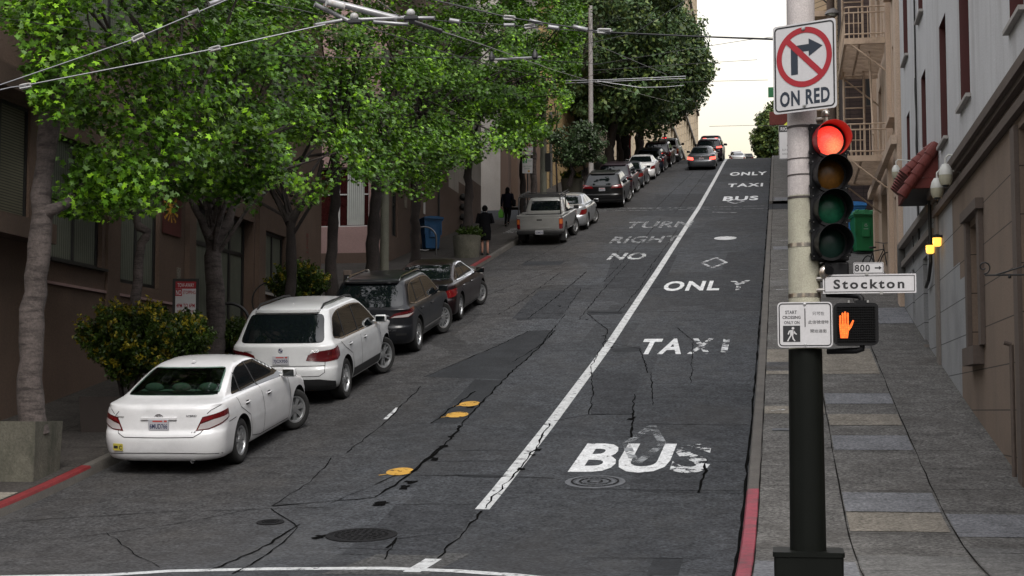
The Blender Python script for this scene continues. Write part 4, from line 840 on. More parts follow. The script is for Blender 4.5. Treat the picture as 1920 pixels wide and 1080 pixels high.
def plate(root,fn,z0,txt,w=.305,h=.155,y_off=.02,x=0):
    y=fn(x,z0+h/2)[1]-y_off; mb=MB(); M=T(x,y,z0+h/2)@FACE
    mb.prism(rrect(-w/2,w/2,-h/2,h/2,.012),-.012,.004,M); o=mb.build('licence_plate','plate_white',root)
    mb=MB(); mb.text(txt,0,-.02,w*.86,h*.46,.0055,M,off=.02); mb.build('characters','plate_ink',o)
    mb=MB(); mb.box(-w*.28,w*.2,h*.27,h*.4,.005,.0062,0,M); mb.box(w*.28,w*.42,h*.26,h*.42,.005,.0062,0,M); mb.build('registration_tag','plate_red',o)
def car(kind,label,cat,paintm,X,Y,group='cars parked nose uphill along the left kerb',steer=.42,**s):
    """X = right outer tyre face, Y = rear axle"""
    K=s['K']; sh=Shell(K); wb=s['wb']; ya=s['ya']; yb=ya+wb; r=s.get('r',.335); tw=s['tw']; wt=s.get('wt',.215)
    gr=(gz(Y+wb)-gz(Y))/wb; an=math.atan(gr); cx=X-tw-wt/2
    root=thing(kind,label,cat,(0,0,0),group=group,rx=an); base=Vector((cx,Y,gz(Y)+.006)); root.location=base-Matrix.Rotation(an,3,'X')@Vector((0,ya,0))
    if s.get('yaw'): root.rotation_euler=(an,0,s['yaw'])
    lo=s.get('lo',False); mats=[paintm,'seam','well_black','rubber_black','chrome']
    S=lambda sg:(lambda y,z:(sg*sh.side(y,z),y,z)); RE=lambda x,z:(x,sh.rear(x,z),z); WR_=lambda a,z:sh.wrap(a,z); FR=lambda x,z:(x,sh.front(x,z),z)
    mb=MB(); sh.mesh(mb,2 if lo else 4,(8,12,6) if lo else (16,30,12))
    if s.get('clad'): pass
    body=carve(mb,mats,[(sx*(tw),yy,r+.01,r+.055) for sx in (1,-1) for yy in (ya,yb)],'body',root,extra=[([(x*.965,(z-1.22)*.95+1.22) for x,z in s['rw']],-2.6,-.55)] if s.get('heads') else ())
    det=MB()
    for sg in (1,-1):
        f=S(sg)
        if not lo:
            for pl in s['doors']: ribbon(det,f,pl,.011,.0035,1)
            for (y,z) in s['handles']:
                skin(det,f,roundpoly([(y-.075,z-.03),(y+.075,z-.03),(y+.075,z+.03),(y-.075,z+.03)],.03),.003,1,.05,.03)
                pa=[f(y-.09,z+.005),f(y-.05,z+.01),f(y+.05,z+.012),f(y+.09,z+.005)]; h=MB(); h.tube([(p[0]+sg*(.008 if i in (0,3) else .034),p[1],p[2]) for i,p in enumerate(pa)],.012,6); h.build('door_handle',paintm if not s.get('chromeh') else 'chrome',root,smooth=60)
        sil=s.get('sill')
        if sil: ribbon(det,f,[(ya+r+.1,sil[0]),(yb-r-.1,sil[0])],sil[1],.006,sil[2])
    if not lo:
        for pl in s.get('rear_lines',()): ribbon(det,WR_,pl,.010,.0035,1)
    for poly,mi in s.get('rear_trim',()): skin(det,WR_,poly,.006,mi,.08,.05)
    if s.get('gar'): 
        for x0,x1,z0,z1 in s['gar']: y=sh.rear(0,z0); det.box(x0,x1,y-.022,y+.01,z0,z1,0,bev=.006)
    if det.v:
        for v in det.v: pass
        d=det.build('seams',mats,root); bm=bmesh.new(); bm.from_mesh(body.data); bm.from_mesh(d.data); bm.to_mesh(body.data); bm.free(); dm=d.data; bpy.data.objects.remove(d); bpy.data.meshes.remove(dm)
    for sg in (1,-1):
        # wheels
        wheel(root,sg*tw,ya,r,0,s.get('spokes',7),wt,s.get('rimr',.67),s.get('cover',False)); wheel(root,sg*tw,yb,r,steer,s.get('spokes',7),wt,s.get('rimr',.67),s.get('cover',False))
        f=S(sg); g=MB(); skin(g,f,roundpoly(s['dlo'],s.get('dlor',.05)),.005,0,.1,.05); o=g.build('side_window','car_glass',root,smooth=40)
        if s.get('dlotrim'):
            t=MB(); pp=roundpoly(s['dlo'],s.get('dlor',.05)); pp.append(pp[0]); ribbon(t,f,pp,.022,.009); t.build('window_trim',s['dlotrim'],root)
        t=MB()
        for pl in s.get('posts',()): ribbon(t,f,pl,.045,.009)
        if t.v: t.build('window_post','rubber_black',root)
        # mirror
        y,z=s['mir']; p=Vector(f(y,z)); t=MB(); c=p+Vector((sg*.15,0,.05)); t.box(c.x-.11,c.x+.11,c.y-.035,c.y+.075,c.z-.075,c.z+.07,0,bev=.03); t.tube([p,c-Vector((sg*.06,0,.04))],.025,6)
        m=t.build('side_mirror',paintm,root,smooth=50); t=MB(); t.box(c.x-.09,c.x+.09,c.y-.039,c.y-.034,c.z-.055,c.z+.05,0,bev=.0); t.build('mirror_glass','car_glass',m)
        # lights
        for i,(poly,mm) in enumerate(s['tail']):
            g=MB(); skin(g,WR_,[(sg*a,b) for a,b in poly],.007+.004*i,0,.06,.05); o=g.build('tail_light',mm,root,smooth=40)
    g=MB(); skin(g,RE,roundpoly(s['rw'],s.get('rwr',.06)),.006,0,.1,.04); o=g.build('rear_window',s.get('rwm','car_glass'),root,smooth=40)
    if s.get('heads'):
        t=MB()
        for x in s['heads']: 
            z=s['headz']; t.sphere((x,-1.42,z),(.15,.06,.075),14); t.box(x-.22,x+.22,-1.46,-1.34,1.0,1.10,0,bev=.03)
        t.box(-.60,.60,-1.80,-1.45,1.035,1.06); h=t.build('rear_seat','seat_cloth',root,smooth=60)
        t=MB(); t.sphere((.30,-.72,1.22),(.12,.05,.09),12); t.sphere((-.30,-.72,1.22),(.12,.05,.09),12); t.build('front_seat','seat_cloth',root,smooth=60)
    g=MB(); skin(g,FR,roundpoly(s['ws'],.06),.006,0,.1,.05); g.build('windscreen','car_glass',root,smooth=40)
    if s.get('plate'): plate(root,RE,s['pz'],s['plate'])
    if s.get('emblem'):
        ez=s['ez']; y=sh.rear(0,ez)-s.get('eoff',.008); M=T(0,y,ez)@FACE; t=MB()
        def ell(cx,cy,a,b,w,z=0): o_=[(cx+(a)*math.cos(k*math.pi/12),cy+b*math.sin(k*math.pi/12)) for k in range(24)]; i_=[(cx+(a-w)*math.cos(k*math.pi/12),cy+(b-w)*math.sin(k*math.pi/12)) for k in range(24)]; t.ring(o_,i_,z,M)
        if s['emblem']=='ovals': ell(0,0,.066,.045,.009); ell(0,-.002,.022,.038,.008,.001); ell(0,.018,.042,.02,.008,.002); t.build('emblem','chrome',root)
        elif s['emblem']=='roundel':
            ell(0,0,.045,.045,.010,.002); e_=t.build('emblem','chrome',root)
            q=MB(); q.flat([(.036*math.cos(k*math.pi/10),.036*math.sin(k*math.pi/10)) for k in range(20)],.0,M); q.build('disc','plate_white',e_)
            q=MB()
            for a0 in (90,270): q.flat([(0,0)]+arcs(0,0,.034,a0,a0+90,6),.001,M)
            q.build('quarters','plate_ink',e_)
        else: ell(0,0,.06,.044,.007); t.tube([M@Vector((-.02,.03,.002)),M@Vector((-.03,-.02,.002)),M@Vector((.035,-.022,.002))],.004,5); t.build('emblem','chrome',root)
    for tx,a,z,w,h in s.get('badges',()): 
        y=sh.rear(a,z)-.007; q=MB(); nrm=math.atan2(sh.rear(a+.05,z)-sh.rear(a-.05,z),.1); q.text(tx,0,0,w,h,0,T(a,y,z)@RZ(nrm)@FACE,off=.02,shear=.2); q.build('badge','chrome',root)
    if s.get('rails'):
        for sg in (1,-1):
            y0,y1,z0=s['rails']; t=MB(); n=12; P=[]
            for k in range(n+1):
                y=y0+(y1-y0)*k/n; lo_,hi_=1.2,K[-1][0]
                # height of the roof edge at this y for a fixed x
                x=s.get('railx',.60); best=None
                for q in np.linspace(1.2,K[-1][0]-.004,40):
                    if sh.rear(x,q)<=y<=sh.front(x,q) and sh.side(y,q)>=x: best=q
                P.append(Vector((sg*x,y,(best or z0)+ (.05 if 0<k<n else .005))))
            t.tube(P,.018,6); t.build('roof_rail',s.get('railm','rubber_black'),root,smooth=50)
    if s.get('exh'):
        for x in s['exh']: t=MB(); t.tube([(x,sh.K[1][1]-.0,s.get('exz',.3)),(x,sh.K[1][1]+.25,s.get('exz',.3))],.04,14,cap=False); t.build('exhaust','chrome',root,smooth=60)
    if s.get('spoiler'):
        z,w,d=s['spoiler']; y=sh.rear(0,z); t=MB(); t.prism(roundpoly([(-w,.12),(-w+.03,-d*.6),(-w*.6,-d),(w*.6,-d),(w-.03,-d*.6),(w,.12)],.05),-.02,.018,T(0,y,z)); t.build('spoiler',paintm,root,smooth=40)
    if s.get('fin'): t=MB(); y,z=s['fin']; t.add([(-.025,y-.06,z),(.025,y-.06,z),(.02,y+.09,z),(-.02,y+.09,z),(0,y-.055,z+.045)],[(0,1,4),(1,2,4),(2,3,4),(3,0,4)]); t.build('antenna',paintm,root)
    return root,sh
def sedan(L_=4.81,Wd=1.82,H=1.465,wb=2.775,ro=1.03,**k):
    K=scaleK(SEDAN,L_,Wd,H); f=L_/4.795; g=(H-.2)/1.262; zz=lambda z:.2+(z-.2)*g; ya=-L_/2+ro
    P=lambda pts:[(a*f,zz(b)) for a,b in pts]
    d=dict(K=K,wb=wb,ya=ya,tw=Wd/2-.14,dlo=P([(-1.50,1.035),(.86,.985),(.42,1.24),(.13,1.345),(-.35,1.385),(-.88,1.345),(-1.20,1.23)]),dlor=[.05,.02,.25,.25,.5,.25,.3],posts=[P([(-.42,1.01),(-.44,1.375)]),P([(-1.14,1.03),(-1.06,1.29)])],
      rw=[(-.70,zz(1.075)),(.70,zz(1.075)),(.56,zz(1.375)),(-.56,zz(1.375))],rwr=.07,ws=[(-.66,zz(1.05)),(.66,zz(1.05)),(.50,zz(1.385)),(-.50,zz(1.385))],mir=(.66*f,zz(1.0)),
      doors=[P([(-1.46,.99),(-1.40,.84),(-1.02,.66),(-.93,.33),(-.55,.28),(.86,.28)]),P([(-.42,1.0),(-.36,.62),(-.38,.29)]),P([(.90,.95),(.96,.55),(.88,.30)])],handles=[(-1.10*f,zz(.86)),(-.10*f,zz(.85))],
      rear_lines=[P([(-.84,.60),(0,.585),(.84,.60)])],tail=[([(.62,zz(.64)),(.72,zz(.86)),(1.04,zz(.90)),(1.10,zz(.89)),(1.12,zz(.76)),(.92,zz(.69))],'tail_red')],pz=zz(.66))
    d.update(k); return d
def suv(L_=4.85,Wd=1.93,H=1.76,wb=2.93,ro=.98,**k):
    K=scaleK(SUV,L_,Wd,H); f=L_/4.845; g=(H-.26)/1.486; zz=lambda z:.26+(z-.26)*g; ya=-L_/2+ro; P=lambda pts:[(a*f,zz(b)) for a,b in pts]
    d=dict(K=K,wb=wb,ya=ya,tw=Wd/2-.15,r=.375,wt=.25,dlo=P([(-2.02,1.20),(-1.6,1.125),(.98,1.10),(.50,1.42),(.22,1.56),(-.4,1.615),(-1.35,1.60),(-1.72,1.52)]),dlor=[.08,.05,.03,.3,.25,.3,.2,.12],posts=[P([(-.42,1.11),(-.42,1.61)]),P([(-1.36,1.12),(-1.28,1.60)])],
      rw=[(-.78,zz(1.13)),(.78,zz(1.13)),(.68,zz(1.60)),(-.68,zz(1.60))],rwr=.09,ws=[(-.70,zz(1.16)),(.70,zz(1.16)),(.56,zz(1.64)),(-.56,zz(1.64))],mir=(.78*f,zz(1.14)),
      doors=[P([(-1.72,1.08),(-1.5,.95),(-1.05,.78),(-.92,.42),(-.5,.36),(.9,.36)]),P([(-.42,1.1),(-.38,.6),(-.4,.37)]),P([(1.0,1.05),(1.08,.6),(.95,.38)])],handles=[(-1.16*f,zz(.97)),(-.12*f,zz(.96))],
      rear_lines=[P([(-.80,1.08),(-.80,.62),(-.7,.55),(.7,.55),(.80,.62),(.80,1.08)])],
      tail=[([(.50,zz(.86)),(.72,zz(1.04)),(1.12,zz(1.06)),(1.24,zz(1.0)),(1.22,zz(.88)),(1.05,zz(.82))],'tail_red')],pz=zz(.76),rails=(-1.75,.35,1.7),spoiler=(zz(1.655),.62,.10),railx=.60)
    d.update(k); return d
# 1 white sedan
sp=sedan(heads=(-.42,0,.42),headz=1.13,plate='6MUD766',emblem='ovals',ez=.845,spokes=7,cover=True,exh=(.48,),exz=.22,rwm='car_glass_green',fin=(-.86,1.43),
   badges=[('Camry',-.60,.845,.15,.035),('HYBRID',.48,.86,.15,.03),('LE',.52,.63,.07,.03)],
   gar=[(-.27,.27,.805,.845)],
   rear_lines=[[(-.62,.92),(-.68,.86),(-.62,.62),(-.52,.565),(0,.56),(.52,.565),(.62,.62),(.70,.74)],[(.70,.88),(.76,.93),(.92,.985)],[(-.92,.985),(-.76,.93),(-.70,.88)],[(1.12,.72),(1.42,.735)],[(-.95,.30),(-.5,.335),(0,.34),(.5,.335),(.95,.30)]],
   tail=[([(.54,.645),(.635,.84),(.98,.905),(1.11,.915),(1.12,.80),(.92,.725),(.72,.66)],'tail_dark_red'),([(.575,.665),(.61,.74),(.80,.80),(1.07,.84),(1.09,.81),(.92,.745),(.72,.675)],'tail_clear'),([(.60,.765),(.65,.825),(.79,.85),(.77,.805)],'tail_red')])
o,shc=car('parked_car','white four door sedan with yellow bumper sticker parked nearest','car','paint_white',-7.86,22.55,steer=.5,**sp)
mb=MB(); y=shc.rear(-.62,.42); nrm=math.atan2(shc.rear(-.57,.42)-shc.rear(-.67,.42),.1); M=T(-.62,y-.008,.42)@RZ(nrm)@FACE; mb.prism(rrect(-.085,.085,-.05,.05,.008),-.004,.002,M,0); mb.text('C',.045,-.005,.05,.06,.004,M,1,off=.04); mb.box(-.07,0,-.02,.02,.003,.0045,1,M); mb.build('bumper_sticker',['sticker','rubber_black'],o)
# 2 white suv
sp=suv(plate='7JCX950',emblem='roundel',ez=1.015,spokes=5,exh=(.62,-.62),exz=.36,fin=(-1.45,1.725),dlotrim='chrome',rimr=.70,
   badges=[('X5',.62,1.0,.17,.05),('xDrive',-.62,1.0,.16,.025)],sill=(.41,.16,3),
   rear_trim=[([(-1.05,.27),(1.05,.27),(1.02,.44),(.7,.50),(-.7,.50),(-1.02,.44)],3)],
   tail=[([(.46,.83),(.50,.93),(.62,.985),(.92,1.02),(1.16,1.06),(1.24,1.0),(1.22,.87),(1.08,.82),(.8,.80)],'tail_dark_red'),([(.93,.86),(.93,1.0),(1.14,1.04),(1.2,.98),(1.19,.89),(1.1,.845)],'tail_red')],
   rear_lines=[[(-.80,.80),(-.80,.62),(-.7,.555),(.7,.555),(.80,.62),(.80,.80)],[(-.8,.735),(.8,.735)]])
car('parked_car','white tall sport utility car with dark red lights parked behind the white sedan','car','paint_white_pearl',-7.85,28.25,**sp)
# 3 graphite crossover
sp=suv(L_=4.77,Wd=1.885,H=1.68,wb=2.74,ro=1.0,emblem='ell',ez=1.0,plate='7BHK291',pz=.68,spokes=7,dlotrim='chrome',railm='chrome',sill=(.46,.035,4),badges=[('RX 350',.55,.60,.18,.035)],
   rear_trim=[([(-.5,.90),(.5,.90),(.46,.925),(-.46,.925)],4),([(.62,.48),(.86,.48),(.86,.53),(.62,.53)],3)],
   tail=[([(.48,.86),(.60,.95),(.95,1.04),(1.24,1.06),(1.3,1.02),(1.15,.93),(.9,.86)],'tail_dark_red'),([(.52,.865),(.60,.90),(.9,.93),(1.1,.95),(.9,.87)],'tail_clear'),([(.75,.95),(.95,1.01),(1.15,1.03),(1.1,.97)],'tail_red')])
car('parked_car','dark grey crossover with chrome roof rails parked between white and maroon cars','car','paint_graphite',-7.86,34.2,**sp)
# 4 maroon sedan
sp=sedan(L_=4.9,Wd=1.84,H=1.43,wb=2.85,ro=1.02,dlotrim='chrome',spokes=5,chromeh=True,exh=(.6,),exz=.25,emblem='ell',ez=.86,plate='6XRL418')
car('parked_car','glossy dark maroon sedan with chrome window trim parked in front of grey crossover','car','paint_maroon',-7.92,39.15,**sp)
# 6 silver sedan
car('parked_car','silver sedan parked just uphill of the pickup truck with ladder rack','car','paint_silver',-7.8,65.0,**sedan(dlotrim='chrome',spokes=7,plate='5KTM207'))
# 7 dark minivan
sp=suv(L_=5.0,Wd=1.98,H=1.75,wb=3.0,ro=1.0,plate='6PWS733',pz=.86,tail=[([(.42,.98),(.50,1.10),(.9,1.16),(1.25,1.17),(1.28,1.08),(1.0,1.0)],'tail_red')],rear_trim=[([(-1.0,.40),(1.0,.40),(1.0,.46),(-1.0,.46)],3)])
car('parked_car','black minivan with wide red tail lights parked beyond the silver sedan','car','paint_black',-7.45,76.8,**sp)
car('parked_car','plum black sport utility car parked ahead of the black minivan','car','paint_plum',-7.55,82.9,**suv(lo=True,H=1.8))
car('parked_car','dark sedan with bright sky reflected in its rear window, between plum and white cars','car','paint_gunmetal',-7.5,89.0,**sedan(lo=True))
car('parked_car','white sedan parked among dark cars near the crest','car','paint_white',-7.35,95.6,**sedan(lo=True))
car('parked_car','small blue black hatchback parked uphill of the white sedan','car','paint_blue_black',-7.25,101.3,**suv(lo=True,L_=4.3,Wd=1.8,H=1.55,wb=2.6,ro=.8,r=.33,rails=None))
car('parked_car','maroon sport utility car parked beside the white pickup at the crest','car','paint_maroon',-7.1,106.3,**suv(lo=True))
g2='cars driving up the hill'
tl=([(.52,.66),(.54,.84),(1.0,.88),(1.02,.70)],'tail_lit')
car('moving_car','grey sedan driving uphill with both brake lights lit','car','paint_gunmetal',-4.02,103.4,group=g2,steer=0,**sedan(lo=True,tail=[tl],plate='4LKD882',emblem='roundel',ez=.9))
car('moving_car','dark car with one brake light seen, just ahead of the grey sedan','car','paint_plum',-3.85,112.0,group=g2,steer=0,**suv(lo=True,H=1.6,tail=[([(.52,.96),(.54,1.06),(1.0,1.1),(1.02,.98)],'tail_lit')]))
car('moving_car','dark sport utility car at the head of the driving cars at the crest','car','paint_black',-4.1,121.0,group=g2,steer=0,**suv(lo=True,H=1.95,rails=None,tail=[([(.3,1.62),(.3,1.70),(.6,1.7),(.6,1.62)],'tail_lit')]))
g3='distant cars beyond the crest'
car('distant_car','distant pale sedan beyond the crest beside the lane line','car','paint_silver',-4.0,196,group=g3,steer=0,**sedan(lo=True))
car('distant_car','distant white sport utility car beyond the crest, behind the pale sedan','car','paint_white',-4.6,214,group=g3,steer=0,**suv(lo=True))
car('distant_car','most distant dark car centred in the bus lane on the skyline','car','paint_black',-4.2,276,group=g3,steer=0,**suv(lo=True,H=1.7))
# pickup trucks
def pickup(label,paintm,X,Y,rack=True,white=False):
    K=[(.42,-2.36,2.3,.78),(.48,-2.41,2.36,.83),(.62,-2.43,2.42,.85),(.80,-2.43,2.43,.86),(.95,-2.43,2.36,.86),(1.02,-2.43,2.25,.855),(1.05,-2.425,2.1,.84),(1.06,-2.42,2.0,.83)]
    K=[(*k,.07,.5) for k in K]; C2=[(1.0,-.72,1.15,.80,.08,.3),(1.10,-.72,1.02,.79,.08,.3),(1.25,-.68,.86,.755,.08,.3),(1.45,-.62,.62,.70,.1,.3),(1.58,-.56,.42,.655,.12,.3),(1.64,-.48,.28,.60,.15,.3),(1.67,-.36,.1,.48,.15,.2),(1.68,-.25,0,.3,.1,.1)]
    s1,s2=Shell(K,nr=8),Shell(C2,nr=6); wb,ya=2.95,-1.33; yb=ya+wb; r=.37; tw=.74; an=math.atan((gz(Y+wb)-gz(Y))/wb)
    root=thing('pickup_truck',label,'pickup truck',(0,0,0),group='cars parked nose uphill along the left kerb',rx=an); root.location=Vector((X-tw-.12,Y,gz(Y)+.006))-Matrix.Rotation(an,3,'X')@Vector((0,ya,0))
    mb=MB(); s1.mesh(mb,3,(10,30,10)); carve(mb,[paintm,'seam','well_black'],[(sx*tw,yy,r+.01,r+.07) for sx in (1,-1) for yy in (ya,yb)],'body',root)
    mb=MB(); s2.mesh(mb,3,(10,14,8)); mb.build('cab',paintm,root,smooth=35)
    MB().box(-.74,.74,-2.36,-.80,1.058,1.066,0).build('bed_shade','well_black',root)  # dark sheet near the rim; shade of the open bed put into its colour
    mb=MB()
    for x0,x1,y0,y1 in ((-.86,-.75,-2.42,-.75),(.75,.86,-2.42,-.75),(-.75,.75,-2.43,-2.36)): mb.box(x0,x1,y0,y1,1.05,1.14,0,bev=.012)
    mb.build('bed_rail',paintm,root)
    RE1=lambda x,z:(x,s1.rear(x,z),z); RE2=lambda x,z:(x,s2.rear(x,z),z); W1=lambda a,z:s1.wrap(a,z)
    g=MB(); skin(g,RE2,roundpoly([(-.60,1.18),(.60,1.18),(.53,1.54),(-.53,1.54)],.06),.006); g.build('rear_window','car_glass',root)
    g=MB(); skin(g,RE1,roundpoly([(-.70,.62),(.70,.62),(.70,1.03),(-.70,1.03)],.03),.01,0); g.build('tailgate',paintm,root)
    g=MB(); skin(g,RE1,roundpoly([(-.1,.93),(.1,.93),(.1,.98),(-.1,.98)],.015),.014,0); g.build('tailgate_handle','rubber_black',root)
    g=MB(); g.box(-.86,.86,-2.53,-2.40,.42,.58,0,bev=.03); g.build('bumper','chrome' if white else 'rubber_black',root,smooth=40)
    M=T(0,-2.535,.50)@FACE; g=MB(); g.prism(rrect(-.15,.15,-.075,.075,.012),-.004,.006,M); p=g.build('licence_plate','plate_white',root); g=MB(); g.text('5Z84210',0,-.01,.26,.075,.008,M,off=.02); g.build('characters','plate_ink',p)
    for sg in (1,-1):
        g=MB(); skin(g,W1,[(sg*.735,.62),(sg*.735,1.0),(sg*.93,1.0),(sg*.93,.62)],.012,0,.04,.1); g.build('tail_light','tail_red',root)
        g=MB(); skin(g,W1,[(sg*.75,.80),(sg*.75,.97),(sg*.91,.97),(sg*.91,.80)],.016,0,.04,.1); g.build('indicator','tail_orange',root)
        g=MB(); f=lambda y,z:(sg*s2.side(y,z),y,z); skin(g,f,roundpoly([(-.58,1.12),(.86,1.08),(.5,1.42),(.2,1.56),(-.48,1.56)],.06),.006,0,.1,.06); g.build('side_window','car_glass',root)
        wheel(root,sg*tw,ya,r,0,6,.24,.6); wheel(root,sg*tw,yb,r,.3,6,.24,.6)
        g=MB(); g.box(sg*1.0-.1,sg*1.0+.1,.72,.82,1.12,1.27,0,bev=.03); g.tube([(sg*.78,.8,1.13),(sg*.98,.78,1.16)],.02,6); g.build('side_mirror','rubber_black',root,smooth=40)
        g=MB(); g.box(sg*.78-.12,sg*.78+.12,ya-.62,ya-.6,.14,.42); g.build('mud_flap','rubber_black',root)
    if rack:
        g=MB(); z=1.80
        for sg in (1,-1):
            g.tube([(sg*.80,-2.3,1.1),(sg*.78,-2.25,z-.04),(sg*.78,-2.1,z),(sg*.78,.3,z+.02),(sg*.76,.55,z-.02)],.026,8); g.tube([(sg*.80,-.8,1.1),(sg*.78,-.78,z)],.024,8)
            g.tube([(sg*.74,-2.2,z+.07),(sg*.74,.3,z+.09)],.015,6)
        for y in (-2.2,-1.45,-.78,.2): g.tube([(-.78,y,z),(.78,y,z)],.022,8)
        g.build('ladder_rack','rubber_black',root,smooth=60)
    return root
pickup('dusty beige pickup truck with black ladder rack over its bed','paint_champagne',-7.96,59.4)
pickup('white pickup truck without rack at the top of the parked row','paint_white',-6.95,112.6,rack=False,white=True)
# ---------------------------------------------------------------- signal pole with its heads and signs
mat('pole_concrete',(.46,.42,.41),rough=.85,var=.08,scale=6,grain=.2,bscale=90,bump=.3,dirt=((.24,.21,.20),(3,3,.6),.5),dscale=2)
mat('pole_ivory',(.36,.345,.27),rough=.8,var=.08,scale=6,grain=.2,bscale=90,bump=.3,dirt=((.22,.2,.16),(3,3,.6),.5),dscale=2)
mat('pole_black',(.005,.006,.005),rough=.5,var=.1,scale=6,spec=.12); mat('signal_black',(.008,.008,.009),rough=.5,spec=.2,var=.2,scale=5)
mat('steel_band',(.45,.42,.38),rough=.3,metal=.9,dirt=((.25,.12,.06),(1,1,1),.7),dscale=9); mat('rust_band',(.05,.04,.038),rough=.7)
mat('sign_white',(.50,.49,.50),rough=.5,var=.03,grain=.05,bscale=60,dirt=((.38,.36,.36),(1,1,1),.4),dscale=3); mat('sign_black',(.012,.012,.014),rough=.6); mat('sign_red',(.30,.005,.014),rough=.5,var=.05); mat('sign_navy',(.012,.02,.035),rough=.6)
mat('bolt_steel',(.4,.4,.4),rough=.35,metal=.8); mat('lens_amber',(.08,.034,.004),rough=.4,spec=.3,var=.3,scale=40); mat('lens_green',(.005,.06,.03),rough=.4,spec=.3,var=.3,scale=40); mat('lens_dark',(.006,.02,.015),rough=.4,spec=.3)
mat('visor_red_glow',(.32,.01,.012),rough=.4)  # visor of the lit section: red lamp's glow put into its colour
def lens_red():
    m=mat('lens_red',(.6,.02,.02),rough=.3); n=m.node_tree.nodes; l=m.node_tree.links; b=n['Principled BSDF']
    t=n.new('ShaderNodeTexCoord'); ln=n.new('ShaderNodeVectorMath'); ln.operation='DISTANCE'; l.new(t.outputs['Object'],ln.inputs[0]); ln.inputs[1].default_value=(.035,0,-.05)
    cr=n.new('ShaderNodeValToRGB'); cr.color_ramp.elements[0].position=.0; cr.color_ramp.elements[0].color=(1,.50,.20,1); cr.color_ramp.elements[1].position=.22; cr.color_ramp.elements[1].color=(1,.008,.008,1); e=cr.color_ramp.elements.new(.10); e.color=(1,.11,.07,1)
    l.new(ln.outputs['Value'],cr.inputs[0]); v=n.new('ShaderNodeTexVoronoi'); v.inputs['Scale'].default_value=95; l.new(t.outputs['Object'],v.inputs['Vector'])
    mr=n.new('ShaderNodeMapRange'); l.new(v.outputs[0],mr.inputs[0]); mr.inputs[1].default_value=.1; mr.inputs[2].default_value=.6; mr.inputs[3].default_value=1.25; mr.inputs[4].default_value=.65
    l.new(cr.outputs[0],b.inputs['Emission Color']); l.new(mr.outputs[0],b.inputs['Emission Strength'])
lens_red()
YP=14.0
pc=atY(1512,800,YP); PXc=pc.x; gp0=gz(YP)+SW
t=thing('signal_pole','tall concrete signal pole painted black below, on the right corner','pole',(PXc,YP,gp0))
def pr(z): return .151-.0032*max(0,(z+1.2))*1.9
zs=atY(1512,655,YP).z; zt=atY(1512,-160,YP).z; zi=atY(1512,368,YP).z
o=MB().lathe([(pr(-1.2)+.004,.3),(pr(zs)+.004,zs-gp0)],40).build('painted_shaft','pole_black',t,smooth=40)
o=MB().lathe([(pr(zs),zs-gp0+.001),(pr(zi),zi-gp0)],40).build('lower_shaft','pole_ivory',t,smooth=40)
o=MB().lathe([(pr(zi),zi-gp0+.001),(pr(zt),zt-gp0)],40).build('upper_shaft','pole_concrete',t,smooth=40)
mb=MB(); mb.prism(rrect(-.29,.29,-.27,.27,.03),0,.275); mb.prism(rrect(-.30,.30,-.28,.28,.03),.276,.315); mb.prism(rrect(-.31,.31,-.29,.29,.03),0.001,.04); mb.build('base_box','pole_black',t)
for py,m,h in ((240,'rust_band',.022),(372,'rust_band',.02),(461,'steel_band',.034),(555,'steel_band',.034),(590,'rust_band',.02),(300,'rust_band',.01),(330,'rust_band',.012)):
    z=atY(1512,py,YP).z-gp0; r_=pr(z+gp0)+.0035; MB().lathe([(r_-.01,z-h/2),(r_,z-h/2),(r_,z+h/2),(r_-.01,z+h/2)],40).build('strap',m,t)
def flatsign(name,label,cat,c,w,h,rz,r=.03,edge='sign_white',mbk=None,group=None):
    t=thing(name,label,cat,c,rz,group=group); MB().prism(rrect(-w/2,w/2,-h/2,h/2,r),-.004,0,FACE).build('panel','sign_white',t); return t
def border(mb,w,h,r,ins,t_,z=.0012,mi=0): a=rrect(-w/2+ins,w/2-ins,-h/2+ins,h/2-ins,r); b=rrect(-w/2+ins+t_,w/2-ins-t_,-h/2+ins+t_,h/2-ins-t_,max(.002,r-t_)); mb.ring(a,b,z,FACE,mi)
# NO RIGHT TURN ON RED
c=atY(1508,125,YP-.30); w,h=.595,.775; t=flatsign('turn_sign','white no right turn ON RED sign high on the signal pole','sign',c,w,h,R(-27))
mb=MB(); border(mb,w,h,.04,.014,.014); mb.build('border','sign_black',t)
cy=.085
mb=MB(); q=.055; mb.prism([(-.125,-.145+cy),(-.06,-.145+cy),(-.06,.048+cy),(.045,.048+cy),(.045,.0+cy),(.175,.078+cy),(.045,.156+cy),(.045,.108+cy),(-.125,.108+cy)],.001,.002,FACE)
mb.text('ON RED',0,-.265,.47,.135,.0015,FACE,off=.035,space=1.12); mb.build('lettering','sign_navy',t)
mb=MB(); ro,ri=.262,.212; O=[(ro*math.cos(k*math.pi/24),cy+ro*math.sin(k*math.pi/24)) for k in range(48)]; I=[(ri*math.cos(k*math.pi/24),cy+ri*math.sin(k*math.pi/24)) for k in range(48)]
mb.ring(O,I,.0035,FACE); a=R(135); dx,dy=math.cos(a),math.sin(a); nx,ny=-dy*.026,dx*.026
mb.flat([(dx*.22+nx,cy+dy*.22+ny),(dx*.22-nx,cy+dy*.22-ny),(-dx*.22-nx,cy-dy*.22-ny),(-dx*.22+nx,cy-dy*.22+ny)],.0037,FACE); mb.build('prohibition_ring','sign_red',t)
mb=MB(); 
for z in (h/2-.055,-h/2+.05): mb.lathe([(.018,0),(.016,.008),(.004,.01)],12,T(0,0,z)@FACE@T(0,0,.004))
mb.build('bolt','bolt_steel',t)
